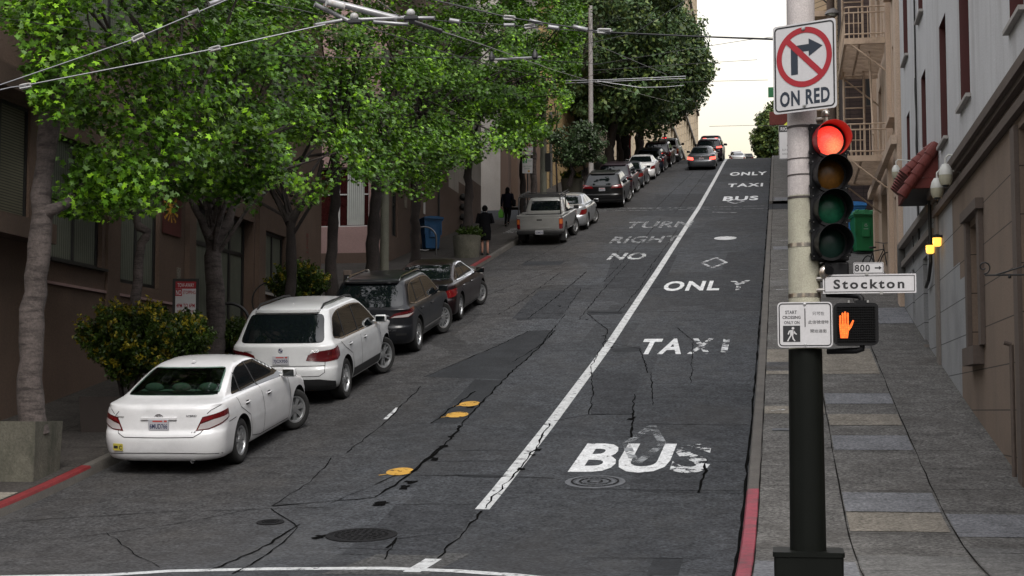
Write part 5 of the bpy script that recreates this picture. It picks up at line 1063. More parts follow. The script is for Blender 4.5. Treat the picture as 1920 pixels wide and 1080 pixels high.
# vehicle signal head (4 sections)
cT=atY(1550,231,YP-.15); cB=atY(1550,488,YP-.15); HH=(cT.z-cB.z); sec=HH/4
t=thing('traffic_light','black four section traffic light with the red lamp lit, on the signal pole','traffic light',((cT.x+.012),YP-.10,cB.z),R(13))
mb=MB(); mb.box(-.165,.165,-.02,.16,0,HH,0,bev=.012)
for k in range(4):
    for sx in (-1,1):
        for zz in (.05,.255): mb.box(sx*.165-.012,sx*.165+.012,-.028,.0,k*sec+zz-.012,k*sec+zz+.012)
for k in range(1,4): mb.box(-.166,.166,-.022,.161,k*sec-.002,k*sec+.002)
mb.build('housing','signal_black',t); 
mb=MB()
for k in range(4):
    for sx in (-.145,.145):
        for zz in (.035,sec-.035): mb.sphere((sx,-.024,k*sec+zz),.006,6)
mb.build('screw','bolt_steel',t)
for k in range(4):
    zc=HH-(k+.5)*sec; A=T(0,-.021,zc)@FACE
    ln=('lens_red','lens_amber','lens_green','lens_dark')[k]
    o=MB(); n=32; o.lathe([(.128,.004),(.10,.022),(.06,.034),(.02,.04),(.001,.041)],n,FACE,cap=False); lo=o.build('lens',ln,t,smooth=60,loc=(0,-.021,zc))
    MB().lathe([(.152,0),(.152,.012),(.128,.012),(.128,.0)],36,A).build('door_ring','signal_black',t,smooth=40)
    # tunnel visor, cut away towards the lower right
    n=40; vs=[];fs=[]
    for i in range(n+1):
        a=R(-58)+i/n*R(292); 
        dpt=.20*(.35+.65*min(1,max(0,(math.sin(a)+1.05))))
        if i in (0,n): dpt*=.6
        for rr in (.150,.146): vs+= [(rr*math.cos(a),rr*math.sin(a),0),((rr+.004)*math.cos(a),(rr+.004)*math.sin(a),dpt)]
    for i in range(n):
        b=i*4; c_=b+4; fs+=[(b,b+1,c_+1,c_),(b+2,c_+2,c_+3,b+3),(b+1,b+3,c_+3,c_+1)]
    MB().add(vs,fs,0,A).build('visor','visor_red_glow' if k==0 else 'signal_black',t,smooth=40)
ld=bpy.data.lights.new('signal_glow','POINT'); ld.energy=.25; ld.color=(1,.12,.08); ld.shadow_soft_size=.08; lo=bpy.data.objects.new('signal_glow',ld); C.objects.link(lo); lo.parent=t; lo.location=(0,-.15,HH-.5*sec)
# brackets of the signal head
mb=MB(); mb.tube([(-.0,.07,HH),(0,.07,HH+.09)],.03,10); mb.sphere((0,.07,HH+.10),.042,12); mb.tube([(0,.07,HH+.06),(-.25,.14,HH+.03)],.02,8); mb.build('mounting','steel_band',t,smooth=60)
mb=MB(); mb.box(-.05,.17,.0,.22,-.17,-.004,0,bev=.02); mb.tube([(-.02,.02,-.06),(-.02,-.05,-.09)],.04,10); mb.build('terminal_box','signal_black',t)
mb=MB(); mb.sphere((-.055,-.0,-.1),(.045,.03,.06),12); mb.build('clamp','steel_band',t,smooth=60)
# street name sign
c=(atY(1543,515,YP-.12)+atY(1718,549,YP-.12))/2; w=atY(1718,532,YP-.12).x-atY(1543,532,YP-.12).x; h=atY(1630,514,YP-.12).z-atY(1630,550,YP-.12).z
t=flatsign('street_sign','white Stockton street name sign fixed right of the signal pole','sign',c,w,h,0,.004)
mb=MB(); e=.012; mb.box(-w/2+e,w/2-e,.03*0+h/2-e-.006,h/2-e,.0012,.0016,0,FACE); mb.box(-w/2+e,w/2-e,-h/2+e,-h/2+e+.006,.0012,.0016,0,FACE); mb.box(-w/2+e,-w/2+e+.006,-h/2+e,h/2-e,.0012,.0017,0,FACE); mb.box(w/2-e-.006,w/2-e,-h/2+e,h/2-e,.0012,.0017,0,FACE)
mb.text('Stockton',-.005,-.002,w*.76,h*.50,.0015,FACE,off=.03,space=1.3); mb.build('lettering','sign_black',t)
for x in (-.02,.1): MB().box(x-.012,x+.012,-h/2-.01 if x>0 else h/2-.01,-h/2+.014 if x>0 else h/2+.014,.0,.008,0,FACE).build('clip','bolt_steel',t)
mb=MB(); mb.tube([(-w/2+.02,.012,-h*.3),(-w/2-.16,.09,-h*.3)],.02,8); mb.tube([(-w/2+.02,.012,h*.3),(-w/2-.16,.09,h*.3)],.02,8); mb.build('bracket','steel_band',t)
c2=(atY(1600,494,YP-.12)+atY(1657,511,YP-.12))/2; w2=atY(1657,503,YP-.12).x-atY(1600,503,YP-.12).x; h2=.098
t=flatsign('block_number_sign','small white 800 arrow plate on top of the street name sign','sign',c2,w2,h2,0,.012)
mb=MB(); border(mb,w2,h2,.012,.004,.004); mb.text('800',-.052,0,w2*.50,h2*.62,.0015,FACE,off=.025,space=1.15); x=w2/2-.075; mb.flat([(x,-.006),(x+.035,-.006),(x+.035,-.017),(x+.06,0),(x+.035,.017),(x+.035,.006),(x,.006)],.0015,FACE); mb.build('lettering','sign_black',t)
# START CROSSING ONLY ON sign
c=(atY(1458,567,YP-.19)+atY(1561,651,YP-.19))/2; w=atY(1561,600,YP-.19).x-atY(1458,600,YP-.19).x; h=atY(1500,567,YP-.19).z-atY(1500,652,YP-.19).z
t=flatsign('crossing_sign','white START CROSSING sign with walking figure and Chinese text on the signal pole','sign',c,w,h,0,.035)
mb=MB(); border(mb,w,h,.032,.010,.010,.001); k_=w/.51
for tx,x,z,ww,hh in (('START',-.128,.118,.108,.034),('CROSSING',-.124,.070,.168,.030),('ONLY ON',-.122,.021,.142,.030)): mb.text(tx,x*k_,z*k_,ww*k_,hh*k_,.0013,FACE,off=.016)
for tx,x,z,ww in (('只可在',.125,.106,.11),('此信號燈時',.125,.024,.188),('開始過街',.125,-.06,.15)): mb.text(tx,x*k_,z*k_,ww*k_,.034*k_,.0013,FACE)
mb.box(-.003,.005,-.02,.14,.001,.0016,0,FACE); mb.box(-.205*k_,-.045*k_,-.162*k_,-.008*k_,.001,.0013,0,FACE); mb.build('lettering','sign_black',t)
mb=MB(); M=T(-.125*k_,0,-.088*k_)@FACE; z=.0019; mb.flat([(.012+.0115*math.cos(a*.5236),.050+.0115*math.sin(a*.5236)) for a in range(12)],z,M)
for p in ([(-.012,.034),(.012,.036),(.022,.026),(.012,-.012),(-.012,-.012)],[(.012,.034),(.022,.03),(.036,.008),(.046,.002),(.043,-.006),(.028,.0),(.012,.018)],[(-.012,.034),(-.024,.028),(-.034,.0),(-.026,-.006),(-.016,.016),(-.006,.022)],[(-.012,-.011),(.0,-.011),(-.018,-.04),(-.028,-.062),(-.04,-.06),(-.026,-.034)],[(.0,-.011),(.012,-.011),(.018,-.036),(.032,-.058),(.024,-.062),(.008,-.044)]): mb.flat(p,z+.0001,M)
mb.build('walking_figure','sign_white',t)
for z in (h/2-.02,-h/2+.022): MB().lathe([(.014,0),(.012,.006),(.003,.008)],12,T(0,0,z)@FACE).build('bolt','bolt_steel',t)
# pedestrian signal
mat('hand_lamp',(1,.2,.02),emit=(1,.10,.008),estr=1.0,rough=.5)
def dots(m):
    n=m.node_tree.nodes; l=m.node_tree.links; b=n['Principled BSDF']; t=n.new('ShaderNodeTexCoord'); v=n.new('ShaderNodeTexVoronoi'); v.inputs['Scale'].default_value=60; v.inputs['Randomness'].default_value=.35; l.new(t.outputs['Object'],v.inputs['Vector'])
    cr=n.new('ShaderNodeValToRGB'); cr.color_ramp.elements[0].position=.15; cr.color_ramp.elements[0].color=(1,.20,.02,1); cr.color_ramp.elements[1].position=.5; cr.color_ramp.elements[1].color=(.45,.008,.0,1); l.new(v.outputs[0],cr.inputs[0]); l.new(cr.outputs[0],b.inputs['Emission Color'])
dots(MT['hand_lamp'])
a0=atY(1563,568,YP-.16); a1=atY(1648,647,YP-.16); c=(a0+a1)/2; w=a1.x-a0.x; h=a0.z-a1.z
t=thing('pedestrian_signal','black pedestrian signal showing a lit orange hand','pedestrian signal',c)
MB().prism(rrect(-w/2,w/2,-h/2,h/2,.045),-.13,.0,FACE).build('housing','signal_black',t)
mb=MB(); mb.ring(rrect(-w/2,w/2,-h/2,h/2,.045),rrect(-w/2+.025,w/2-.025,-h/2+.025,h/2-.025,.03),.001,FACE)
for k in range(15): z=-h/2+.035+k*(h-.07)/14; mb.box(-w/2+.026,w/2-.026,z-.0012,z+.0012,.0,.016,0,FACE)
for k in range(18): x=-w/2+.03+k*(w-.06)/17; mb.box(x-.001,x+.001,-h/2+.03,h/2-.03,.0,.010,0,FACE)
mb.build('grille','signal_black',t)
mb=MB(); M=T(-w/2+.095,0,-.01)@FACE; z=.018; q=[]
def finger(x0,x1,y0,y1): return [(x0,y0),(x1,y0),(x1,y1-.006),((x0+x1)/2,y1),(x0,y1-.006)]
for i,(x0,y1) in enumerate(((-.052,.085),(-.031,.108),(-.010,.118),(.011,.108))): mb.flat(finger(x0+.002,x0+.018,.012,y1),z,M)
mb.flat([(-.052,.011),(.030,.011),(.034,-.008),(.062,.044),(.074,.038),(.056,-.012),(.028,-.052),(.02,-.112),(-.042,-.112),(-.048,-.05)],z,M); o=mb.build('hand','hand_lamp',t); 
mb=MB(); mb.tube([(.05,.05,h/2-.01),(.05,.05,h/2+.04),(.03,.06,h/2+.062),(-.02,.07,h/2+.07),(-.24,.15,h/2+.085)],.026,10); mb.box(0,.1,-.0,.12,h/2-.004,h/2+.02); mb.build('upper_arm','signal_black',t,smooth=50)
mb=MB(); mb.tube([(.05,.05,-h/2+.01),(.05,.05,-h/2-.03),(-.0,.06,-h/2-.045),(-.24,.15,-h/2-.045)],.026,10); mb.build('lower_arm','signal_black',t,smooth=50)
for x in (-.06,.1): MB().box(x-.008,x+.008,-.01,.01,h/2+.0,h/2+.02).build('latch','bolt_steel',t)
# ---------------------------------------------------------------- street furniture
mat('bin_blue',(.012,.085,.21),rough=.5,var=.1,scale=3); mat('bin_blue_bright',(.03,.20,.55),rough=.5,var=.1,scale=3); mat('bin_green',(.012,.17,.055),rough=.5,var=.1,scale=3); mat('bin_green_lid',(.05,.24,.11),rough=.35,var=.3,scale=12); mat('bin_black',(.012,.012,.013),rough=.6)
mat('planter_concrete',(.095,.09,.07),rough=.95,var=.2,scale=2.5,grain=.25,bscale=30,bump=.6,dirt=((.03,.032,.022),(1,1,.5),.9),dscale=2)
def wheelie(label,x,y,rz,m,lid,open_=0,group=None,sc=1.1):
    gy=gz(y)+SW; t=thing('wheeled_bin',label,'wheelie bin',(x,y,gy),rz,group=group); t.scale=(sc,sc,sc)
    mb=MB(); b0=[(-.22,-.20),(.22,-.20),(.22,.22),(-.22,.22)]; b1=[(-.30,-.30),(.30,-.30),(.30,.33),(-.30,.33)]
    vs=[(a,b,.06) for a,b in b0]+[(a,b,1.0) for a,b in b1]; mb.add(vs,[(3,2,1,0),(4,5,6,7)]+[(i,(i+1)%4,4+(i+1)%4,4+i) for i in range(4)])
    mb.box(-.325,.325,-.325,.35,.955,1.0); mb.box(-.1,.1,-.305,-.27,.42,.80); 
    for sx in (-1,1): mb.box(sx*.27-.02,sx*.27+.02,-.3,-.25,.5,.95)
    mb.build('body',m,t)
    mb=MB(); P=[(-.34,1.003),(-.33,1.06),(-.15,1.10),(.15,1.10),(.33,1.06),(.34,1.003)]; mb.prism([(a,b) for a,b in P],-.37,.38,RX(R(90))); mb.tube([(-.3,.40,1.04),(.3,.40,1.04)],.02,8)
    if lid=='bin_green_lid':
        for k in range(14): mb.tube([(-.3+.6*random.random(),-.3+.6*random.random(),1.10+.03*random.random()),(-.3+.6*random.random(),-.3+.6*random.random(),1.12+.05*random.random())],.02,5)
    mb.build('lid',lid,t)
    for sx in (-1,1): MB().lathe([(.11,-.03),(.12,-.02),(.12,.02),(.11,.03)],20,T(sx*.29,.24,.12)@RY(R(90))).build('wheel','bin_black',t,smooth=40)
    if m=='bin_green': mb=MB(); mb.text('♻',0,0,.09,.09,0,T(0,-.307,.72)@FACE); mb.box(-.06,.06,-.308,-.306,.62,.63); mb.build('emblem','sign_white',t)
    return t
wheelie('blue wheeled bin with closed lid against the brown wall on the left',-12.42,55.7,R(28),'bin_blue','bin_blue')
wheelie('green wheeled bin with crumpled bags over its lid at the brick wall',2.70,52.3,R(10),'bin_green','bin_green_lid',sc=1.22)
wheelie('bright blue wheeled bin just behind the green bin',2.35,53.35,R(3),'bin_blue_bright','bin_blue_bright',group='blue bins at the brick wall',sc=1.42)
wheelie('second bright blue wheeled bin farthest left at the brick wall',1.5,53.3,R(-4),'bin_blue_bright','bin_blue_bright',group='blue bins at the brick wall')
mat('metal_grey',(.16,.16,.165),rough=.35,metal=.7,var=.15,scale=6); mat('metal_dark',(.03,.03,.032),rough=.4,metal=.5); mat('pole_grey',(.24,.225,.22),rough=.8,var=.12,grain=.15,bscale=30); mat('pole_olive',(.13,.13,.10),rough=.75,var=.12,grain=.15,bscale=30)
def rack(label,x,y,rz,r,h,m,tube=.025):
    t=thing('bicycle_rack',label,'bike rack',(x,y,gz(y)+SW),rz,group='round bicycle racks on the left pavement'); mb=MB()
    P=[(r,0,0),(r,0,h-r)]+[(r*math.cos(a),0,h-r+r*math.sin(a)) for a in np.linspace(.1,math.pi*1.62,22)]; mb.tube(P,tube,8); mb.build('hoop',m,t,smooth=60); MB().lathe([(.08,0),(.08,.012),(.04,.015)],14,T(r,0,0)).build('base_plate',m,t)
rack('pale metal bike rack hoop in front of the blue bin',-12.25,53.9,R(15),.42,1.02,'metal_grey',.03)
rack('black bike rack with thick ring between the second tree and the white car',-11.35,31.6,R(10),.42,1.25,'metal_dark',.035)
rack('thin black bike rack circle beside the yellow-tipped shrub',-11.55,35.0,R(15),.45,1.35,'metal_dark',.018)
# planters
def boxplanter(label,x,y,w,d,h,m='planter_concrete',round_=False):
    t=thing('planter',label,'planter',(x,y,gz(y)+SW-.1),rx=0,group='concrete planters holding street trees'); mb=MB(); h+=.1
    if round_: mb.lathe([(w*.42,0),(w*.5,h*.97),(w*.5,h),(w*.44,h),(w*.43,h-.08)],28,cap=False); mb.build('tub',m,t,smooth=40); MB().lathe([(w*.43,h-.09),(.01,h-.07)],20,cap=False).build('soil','soil',t)
    else:
        a,b=w/2,d/2; q=.93; vs=[(-a*q,-b*q,0),(a*q,-b*q,0),(a*q,b*q,0),(-a*q,b*q,0),(-a,-b,h),(a,-b,h),(a,b,h),(-a,b,h),(-a+.07,-b+.07,h),(a-.07,-b+.07,h),(a-.07,b-.07,h),(-a+.07,b-.07,h),(-a+.07,-b+.07,h-.1),(a-.07,-b+.07,h-.1),(a-.07,b-.07,h-.1),(-a+.07,b-.07,h-.1)]
        mb.add(vs,[(3,2,1,0)]+[(i,(i+1)%4,4+(i+1)%4,4+i) for i in range(4)]+[(4+i,4+(i+1)%4,8+(i+1)%4,8+i) for i in range(4)]+[(8+i,8+(i+1)%4,12+(i+1)%4,12+i) for i in range(4)]); mb.build('tub',m,t)
        MB().quad((-a+.07,-b+.07,h-.1),(a-.07,-b+.07,h-.1),(a-.07,b-.07,h-.1),(-a+.07,b-.07,h-.1)).build('soil','soil',t)
    return t
boxplanter('square weathered concrete planter holding the nearest tree, bottom left',-10.52,20.85,.84,.84,.76)
boxplanter('dark square planter under the yellow-flowering shrub beside the white sedan',-10.75,24.6,.9,.9,.5,'stucco_dark')
boxplanter('dark planter at the foot of the forked tree beside the white car',-10.65,28.9,1.0,1.0,.55,'stucco_dark')
boxplanter('round concrete planter at the kerb beside the person in black',-10.62,53.3,.98,.98,.72,round_=True)
boxplanter('pale round planter behind the minivan under the small tree',-10.9,83.5,1.2,1.2,.8,round_=True)
# signs on posts
def tow(label,c,w,h,framed,rz,group,base):
    t=thing('parking_sign',label,'parking sign',c,rz,group=group)
    MB().prism(rrect(-w/2,w/2,-h/2,h/2,.01),-.004,0,FACE).build('panel','sign_white',t)
    mb=MB(); mb.flat([(-w/2,h*.30),(w/2,h*.30),(w/2,h/2),(-w/2,h/2)],.001,FACE); mb.flat([(-w/2,h*.10),(-w*.18,h*.10),(-w*.18,h*.295),(-w/2,h*.295)],.001,FACE)
    mb.text('STOPPING',w*.17,h*.20,w*.62,h*.10,.0015,FACE,off=.015); mb.text('4PM TO 6PM',0,-h*.16,w*.9,h*.11,.0015,FACE,off=.02); mb.text('MON THRU FRI',0,-h*.32,w*.8,h*.07,.0015,FACE); mb.build('red_lettering','sign_red',t)
    mb=MB(); mb.text('TOW-AWAY',0,h*.40,w*.8,h*.11,.0018,FACE,off=.01); mb.text('NO',-w*.34,h*.195,w*.26,h*.14,.0018,FACE,off=.02); mb.build('white_lettering','sign_white',t)
    if framed:
        mb=MB(); mb.prism(rrect(-w/2-.05,w/2+.05,-h/2-.05,h/2+.05,.01),-.06,-.006,FACE); mb.ring(rrect(-w/2-.05,w/2+.05,-h/2-.05,h/2+.05,.01),rrect(-w/2,w/2,-h/2,h/2,.004),.004,FACE); mb.build('frame','frame_dark',t)
    mb=MB(); mb.tube([(0,.04,base-c[2]),(0,.04,h/2)],.03,8); mb.build('post','metal_dark',t)
    return t
c=atX(348,562,-10.55); tow('framed tow-away no stopping sign above the yellow-flowering shrub',c,.37,.66,True,R(10),'red and white parking signs',gz(c.y))
c=atX(989,280,-10.55); tow('small tow-away sign beside the far leaning tree trunk',c,.46,.50,False,R(6),'red and white parking signs',gz(c.y))
c=atX(989,311,-10.55); t=thing('parking_sign','white two hour parking sign with green figure under the far tow-away sign','parking sign',c,R(6)); MB().prism(rrect(-.22,.22,-.32,.32,.02),-.004,0,FACE).build('panel','sign_white',t)
mb=MB(); mb.box(-.2,-.02,.12,.30,.001,.002,0,FACE); mb.text('HOUR',.1,.22,.16,.07,.0015,FACE); mb.text('9AM TO 6PM',0,-.02,.36,.06,.0015,FACE); mb.text('EXCEPT',0,-.12,.24,.05,.0015,FACE); mb.build('green_lettering','bin_green',t)
mb=MB(); mb.text('2',-.11,.21,.08,.13,.0025,FACE,off=.02); mb.build('numeral','sign_white',t); mb=MB(); mb.flat([(.06+.05*math.cos(a*.5236),-.23+.05*math.sin(a*.5236)) for a in range(12)],.002,FACE); mb.build('seal','yellow_paint',t)
def pole(name,label,cat,px,py,X,r0,r1,top,m,lean=0,group=None):
    p=atX(px,py,X); y=p.y; g=gz(y)+SW-.1; t=thing(name,label,cat,(X,y,g),group=group); H=top
    MB().tube([(0,0,0),(lean*.5,0,H*.5),(lean,0,H)],[r0,(r0+r1)/2,r1],20).build('shaft',m,t,smooth=40); MB().lathe([(r0*1.5,0),(r0*1.5,.12),(r0*1.05,.2)],20).build('base',m,t,smooth=40); return t,y
pole('lamp_post','thick olive concrete post standing against the sixth tree trunk','post',721,430,-10.5,.125,.11,7,'pole_olive')
pole('utility_pole','tall pale grey utility pole rising through the dark trees','pole',1108,260,-10.4,.15,.115,10.5,'pole_grey')
pole('utility_pole','grey concrete pole among the evergreen trunks near the yellow wall','pole',1160,290,-10.4,.15,.13,6.6,'pole_grey')
t,y=pole('lamp_post','pale grey post just right of the far parking signs with a control box','post',1019,350,-10.3,.16,.13,6.5,'pole_olive')
MB().box(.1,.35,-.15,.15,2.2,3.0,0,bev=.02).build('control_box','metal_dark',t)
# parking meter and hydrant beside the dark crossover
p=atX(652,500,-10.2); t=thing('parking_meter','dark square parking pay post behind the dark grey crossover','parking meter',(p.x,p.y,gz(p.y)+SW)); MB().box(-.09,.09,-.09,.09,0,1.42,0,bev=.02).build('cabinet','trim_brown',t); MB().box(-.07,.07,-.096,-.09,.95,1.3).build('display','metal_dark',t)
p=atX(681,490,-10.5); t=thing('standpipe','small red and white fire hose connection beside the pay post','hydrant',(p.x,p.y,gz(p.y)+SW)); MB().tube([(0,0,0),(0,0,.9)],.05,10).build('pipe','sign_red',t,smooth=50); mb=MB(); mb.tube([(0,0,.9),(0,0,1.1)],.07,10); mb.tube([(-.1,0,1.0),(.1,0,1.0)],.035,8); mb.build('cap','metal_grey',t,smooth=50)
# bus lane sign behind the signal pole
c=atY(1486,266,40); t=thing('bus_lane_sign','white RIGHT LANE BUS TAXI ONLY sign half hidden behind the signal pole','sign',c); w,h=.68,.86
MB().prism(rrect(-w/2,w/2,-h/2,h/2,.03),-.004,0,FACE).build('panel','sign_white',t)
mb=MB(); mb.box(-w/2+.01,w/2-.01,h*.30,h/2-.01,.001,.002,0,FACE)
for tx,z,ww in (('BUS',.15,.26),('TAXI',.03,.30),('ONLY',-.09,.34)): mb.text(tx,.03,z,ww,.085,.0015,FACE,off=.02)
mb.text('3-7 PM MON-FRI',0,-.20,.52,.05,.0015,FACE); mb.text('EXCEPT HOLIDAYS',0,-.30,.5,.04,.0015,FACE); border(mb,w,h,.03,.005,.01); mb.build('lettering','sign_black',t)
mb=MB(); mb.text('RIGHT LANE',0,h*.39,.58,.09,.003,FACE,off=.02); mb.build('white_lettering','sign_white',t)
mb=MB(); mb.tube([(.05,.04,gz(40)+SW-c.z),(.05,.04,1.0)],.03,8); mb.build('post','metal_grey',t)
t=thing('warning_sign','bright yellow tilted warning sign above the bus lane sign','sign',c+Vector((.08,.3,.58))); mat('sign_yellow',(.55,.58,.02),rough=.5); MB().prism([(-.36,-.16),(.3,-.16),(.3,.28),(.1,.28)],-.004,0,FACE).build('panel','sign_yellow',t)
MB().tube([(.12,.03,-.2),(.12,.03,.2)],.02,6).build('bracket','metal_grey',t)
c=atY(1462,222,70); t=thing('shop_sign','small rust red hanging sign far up the street left of the signal pole','sign',c); MB().box(-.45,.45,-.05,.05,-.3,.3,0,bev=.02).build('panel','tile_red',t); mb=MB(); mb.tube([(0,0,.3),(0,0,.45),(2.2-c.x+.04,0,.45)],.03,6); mb.build('bracket','metal_dark',t)
c=atY(1451,172,118); t=thing('street_sign','small green street name sign hanging over the far junction','sign',c); MB().box(-.42,.42,-.03,.03,-.42,.35,0,bev=.02).build('panel','bin_green',t); MB().tube([(0,0,.35),(0,0,.6),(2.4-c.x,0,.6)],.03,6).build('bracket','metal_dark',t)
# far signal
c=atY(1246,262,119); t=thing('traffic_light','small distant traffic light with red lamp at the top of the hill','traffic light',(c.x,c.y,c.z)); MB().box(-.18,.18,0,.25,-.9,.25,0,bev=.02).build('housing','signal_black',t); mat('far_red',(1,.1,.1),emit=(1,.03,.03),estr=3.2); MB().lathe([(.20,0),(.14,.05),(.01,.06)],16,FACE).build('lens','far_red',t,smooth=60); mb=MB(); mb.tube([(0,.3,gz(119)-c.z),(0,.3,.6)],.08,8); mb.build('post','metal_dark',t)
# lamp on wooden pole on the right
p=atY(1573,240,59); g=gz(59)+SW; t=thing('utility_pole','tall brown wooden utility pole with street lamp, right of the signal pole','pole',(1.98,59,g)); mat('pole_wood',(.12,.085,.065),rough=.95,var=.2,scale=4,grain=.25,bscale=20)
MB().tube([(0,0,0),(.02,0,6),(0,0,14)],[.17,.16,.13],12).build('shaft','pole_wood',t,smooth=40)
l=atY(1560,26,59); 
mb=MB(); mb.tube([(0,0,l.z-g+.9),(-.25,0,l.z-g+.55),(l.x-1.98,0,l.z-g+.25)],.035,8); mb.build('lamp_arm','metal_dark',t,smooth=50)
mb=MB(); mb.lathe([(.27,-.02),(.25,.06),(.12,.2),(.05,.26)],16,T(l.x-1.98,0,l.z-g)); mb.build('lamp_head','pole_grey',t,smooth=40); MB().sphere((l.x-1.98,0,l.z-g-.03),(.2,.2,.12),12).build('lamp_glass','globe_white',t,smooth=60)
# parked bicycle against the beige building
bx,by=2.72,45.6; bgz=gz(by)+SW; t=thing('bicycle','black bicycle leaning on the beige building below the fire escape','bicycle',(bx,by,bgz),R(-62))
for x in (-.5,.5):
    mb=MB(); n=28; mb.tube([(x+.33*math.cos(2*math.pi*k/n),0,.345+.33*math.sin(2*math.pi*k/n)) for k in range(n+1)],.018,6,cap=False); w_=mb.build('wheel','tyre',t,smooth=60)
    mb=MB()
    for k in range(14): a=2*math.pi*k/14; mb.tube([(x,0,.345),(x+.32*math.cos(a),0,.345+.32*math.sin(a))],.003,4)
    q=mb.build('spokes','metal_grey',w_)
mb=MB(); 
for a,b in (((-.5,.345),(-.12,.3)),((-.12,.3),(-.22,.78)),((-.22,.78),(.36,.78)),((.36,.78),(-.12,.3)),((.5,.345),(.34,.9)),((-.5,.345),(-.22,.75))): mb.tube([(a[0],0,a[1]),(b[0],0,b[1])],.016,6)
mb.build('frame','metal_dark',t,smooth=60); MB().box(-.34,-.12,-.06,.06,.86,.91,0,bev=.02).build('saddle','rubber_black',t); mb=MB(); mb.tube([(.32,-.25,.98),(.34,0,.95),(.32,.25,.98)],.014,6); mb.tube([(.34,0,.88),(.34,0,.96)],.016,6); mb.build('handlebar','metal_grey',t)

c=atX(1171,270,-10.9); tow('small red topped white sign between the evergreen trunks',c,.55,1.1,True,R(6),'red and white parking signs',gz(c.y))
for px,lb in ((1167,'left red post between the evergreen trunks'),(1181,'right red post between the evergreen trunks')):
    p=atX(px,302,-10.7); t=thing('red_post',lb,'post',(p.x,p.y,gz(p.y)+SW),group='red posts between the evergreen trunks'); MB().tube([(0,0,0),(0,0,1.5),(.12,0,2.1)],.09,8).build('shaft','sign_red',t,smooth=50); MB().lathe([(.16,0),(.16,.06),(.1,.1)],12).build('base','metal_dark',t)
# ---------------------------------------------------------------- trees and shrubs
mat('bark_plane',(.080,.065,.060),rough=.95,var=.3,scale=5,grain=.3,bscale=28,bump=.9,dirt=((.012,.009,.008),(.7,.7,3.2),1.0),dscale=4.5)
mat('bark_dark',(.024,.018,.016),rough=.95,var=.3,scale=5,grain=.3,bscale=28,bump=.9,dirt=((.02,.016,.015),(.8,.8,2.2),.8),dscale=3)
def leafmat(name,col,isl=.6,rough=.45,trans=.35,var=.5,scale=.8): return mat(name,col,rough=rough,var=var,scale=scale,island=isl,trans=trans,spec=.35)
leafmat('leaf_plane',(.055,.135,.007),trans=.10); leafmat('leaf_plane_yellow_lit',(.165,.33,.014),trans=.12); leafmat('leaf_ficus',(.055,.10,.036),trans=.15,var=.5,scale=.35,rough=.5); leafmat('leaf_ficus_olive_lit',(.10,.14,.035),trans=.15,var=.4,scale=.35); leafmat('leaf_small',(.035,.06,.022),trans=.25)  # brighter yellow and olive copies: light on lit leaves put into the colour
leafmat('needle_green',(.042,.075,.010),trans=.2,var=.5,scale=4); leafmat('needle_yellow',(.24,.20,.014),trans=.25,var=.4,scale=5)
def star():
    P=[]; lob=[(0,1.0),(58,.86),(-58,.86),(118,.62),(-118,.62)]; lob.sort(); pts=[]
    for i,(a,r) in enumerate(lob):
        b=lob[(i+1)%5][0]+(360 if i==4 else 0); pts.append((a,r)); pts.append(((a+b)/2,.43 if b-a<100 else .25))
    return np.array([(0,0,0)]+[(r*math.sin(R(a)),r*math.cos(R(a)),-.12*r*r) for a,r in pts])
STAR=star(); QUAD=np.array([(0,-.5,0),(.28,0,.03),(0,.5,0),(-.28,0,.03)])
def leaves(name,cent,nrm,size,mats,mi,parent,tpl,rng,kind=None):
    n=len(cent); k=len(tpl); nrm=nrm/np.linalg.norm(nrm,axis=1,keepdims=True)
    r=rng.normal(size=(n,3)); u=np.cross(nrm,r); u/=np.linalg.norm(u,axis=1,keepdims=True); v=np.cross(nrm,u)
    V=cent[:,None,:]+size[:,None,None]*(tpl[None,:,0:1]*u[:,None,:]+tpl[None,:,1:2]*v[:,None,:]+tpl[None,:,2:3]*nrm[:,None,:])
    if k>4:
        m=k-1; base=np.array([[0,1+j,1+(j+1)%m] for j in range(m)]); F=(np.arange(n)[:,None,None]*k+base[None]).reshape(-1,3); per=m; s=3
    else: F=(np.arange(n)[:,None]*k+np.arange(k)[None]); per=1; s=k
    me=bpy.data.meshes.new(name); off=np.array(parent.location) if parent else np.zeros(3)
    me.vertices.add(n*k); me.vertices.foreach_set('co',(V-off).astype(np.float32).ravel()); me.loops.add(F.size); me.loops.foreach_set('vertex_index',F.astype(np.int32).ravel())
    me.polygons.add(len(F)); me.polygons.foreach_set('loop_start',np.arange(0,F.size,s,dtype=np.int32))
    for m_ in mats: me.materials.append(MT[m_])
    me.polygons.foreach_set('material_index',np.repeat(mi,per).astype(np.int32)); me.update(calc_edges=True); me.validate()
    o=bpy.data.objects.new(name,me); C.objects.link(o); o.parent=parent; return o
BX=[0,25,50,75,92,105,200,290,340,400,440,480,500,530,560,600,640,700,760,800,850,900,940,985,1020,1050,1075,1090,1100]
BY=[40,80,170,215,330,395,408,392,380,365,385,402,345,335,385,372,330,345,362,372,318,292,270,292,262,215,180,130,20]
HOLES=[(585,300,45,34),(545,115,14,38),(180,35,32,30),(330,120,14,14),(600,95,30,12),(120,300,25,55),(1035,195,16,22),(905,255,12,40),(700,60,10,10),(455,300,16,30)]
def proj(p):
    d=p@np.array(FW); return 960+FPX*(p@np.array(RT))/d, 540-FPX*(p@np.array(UP))/d
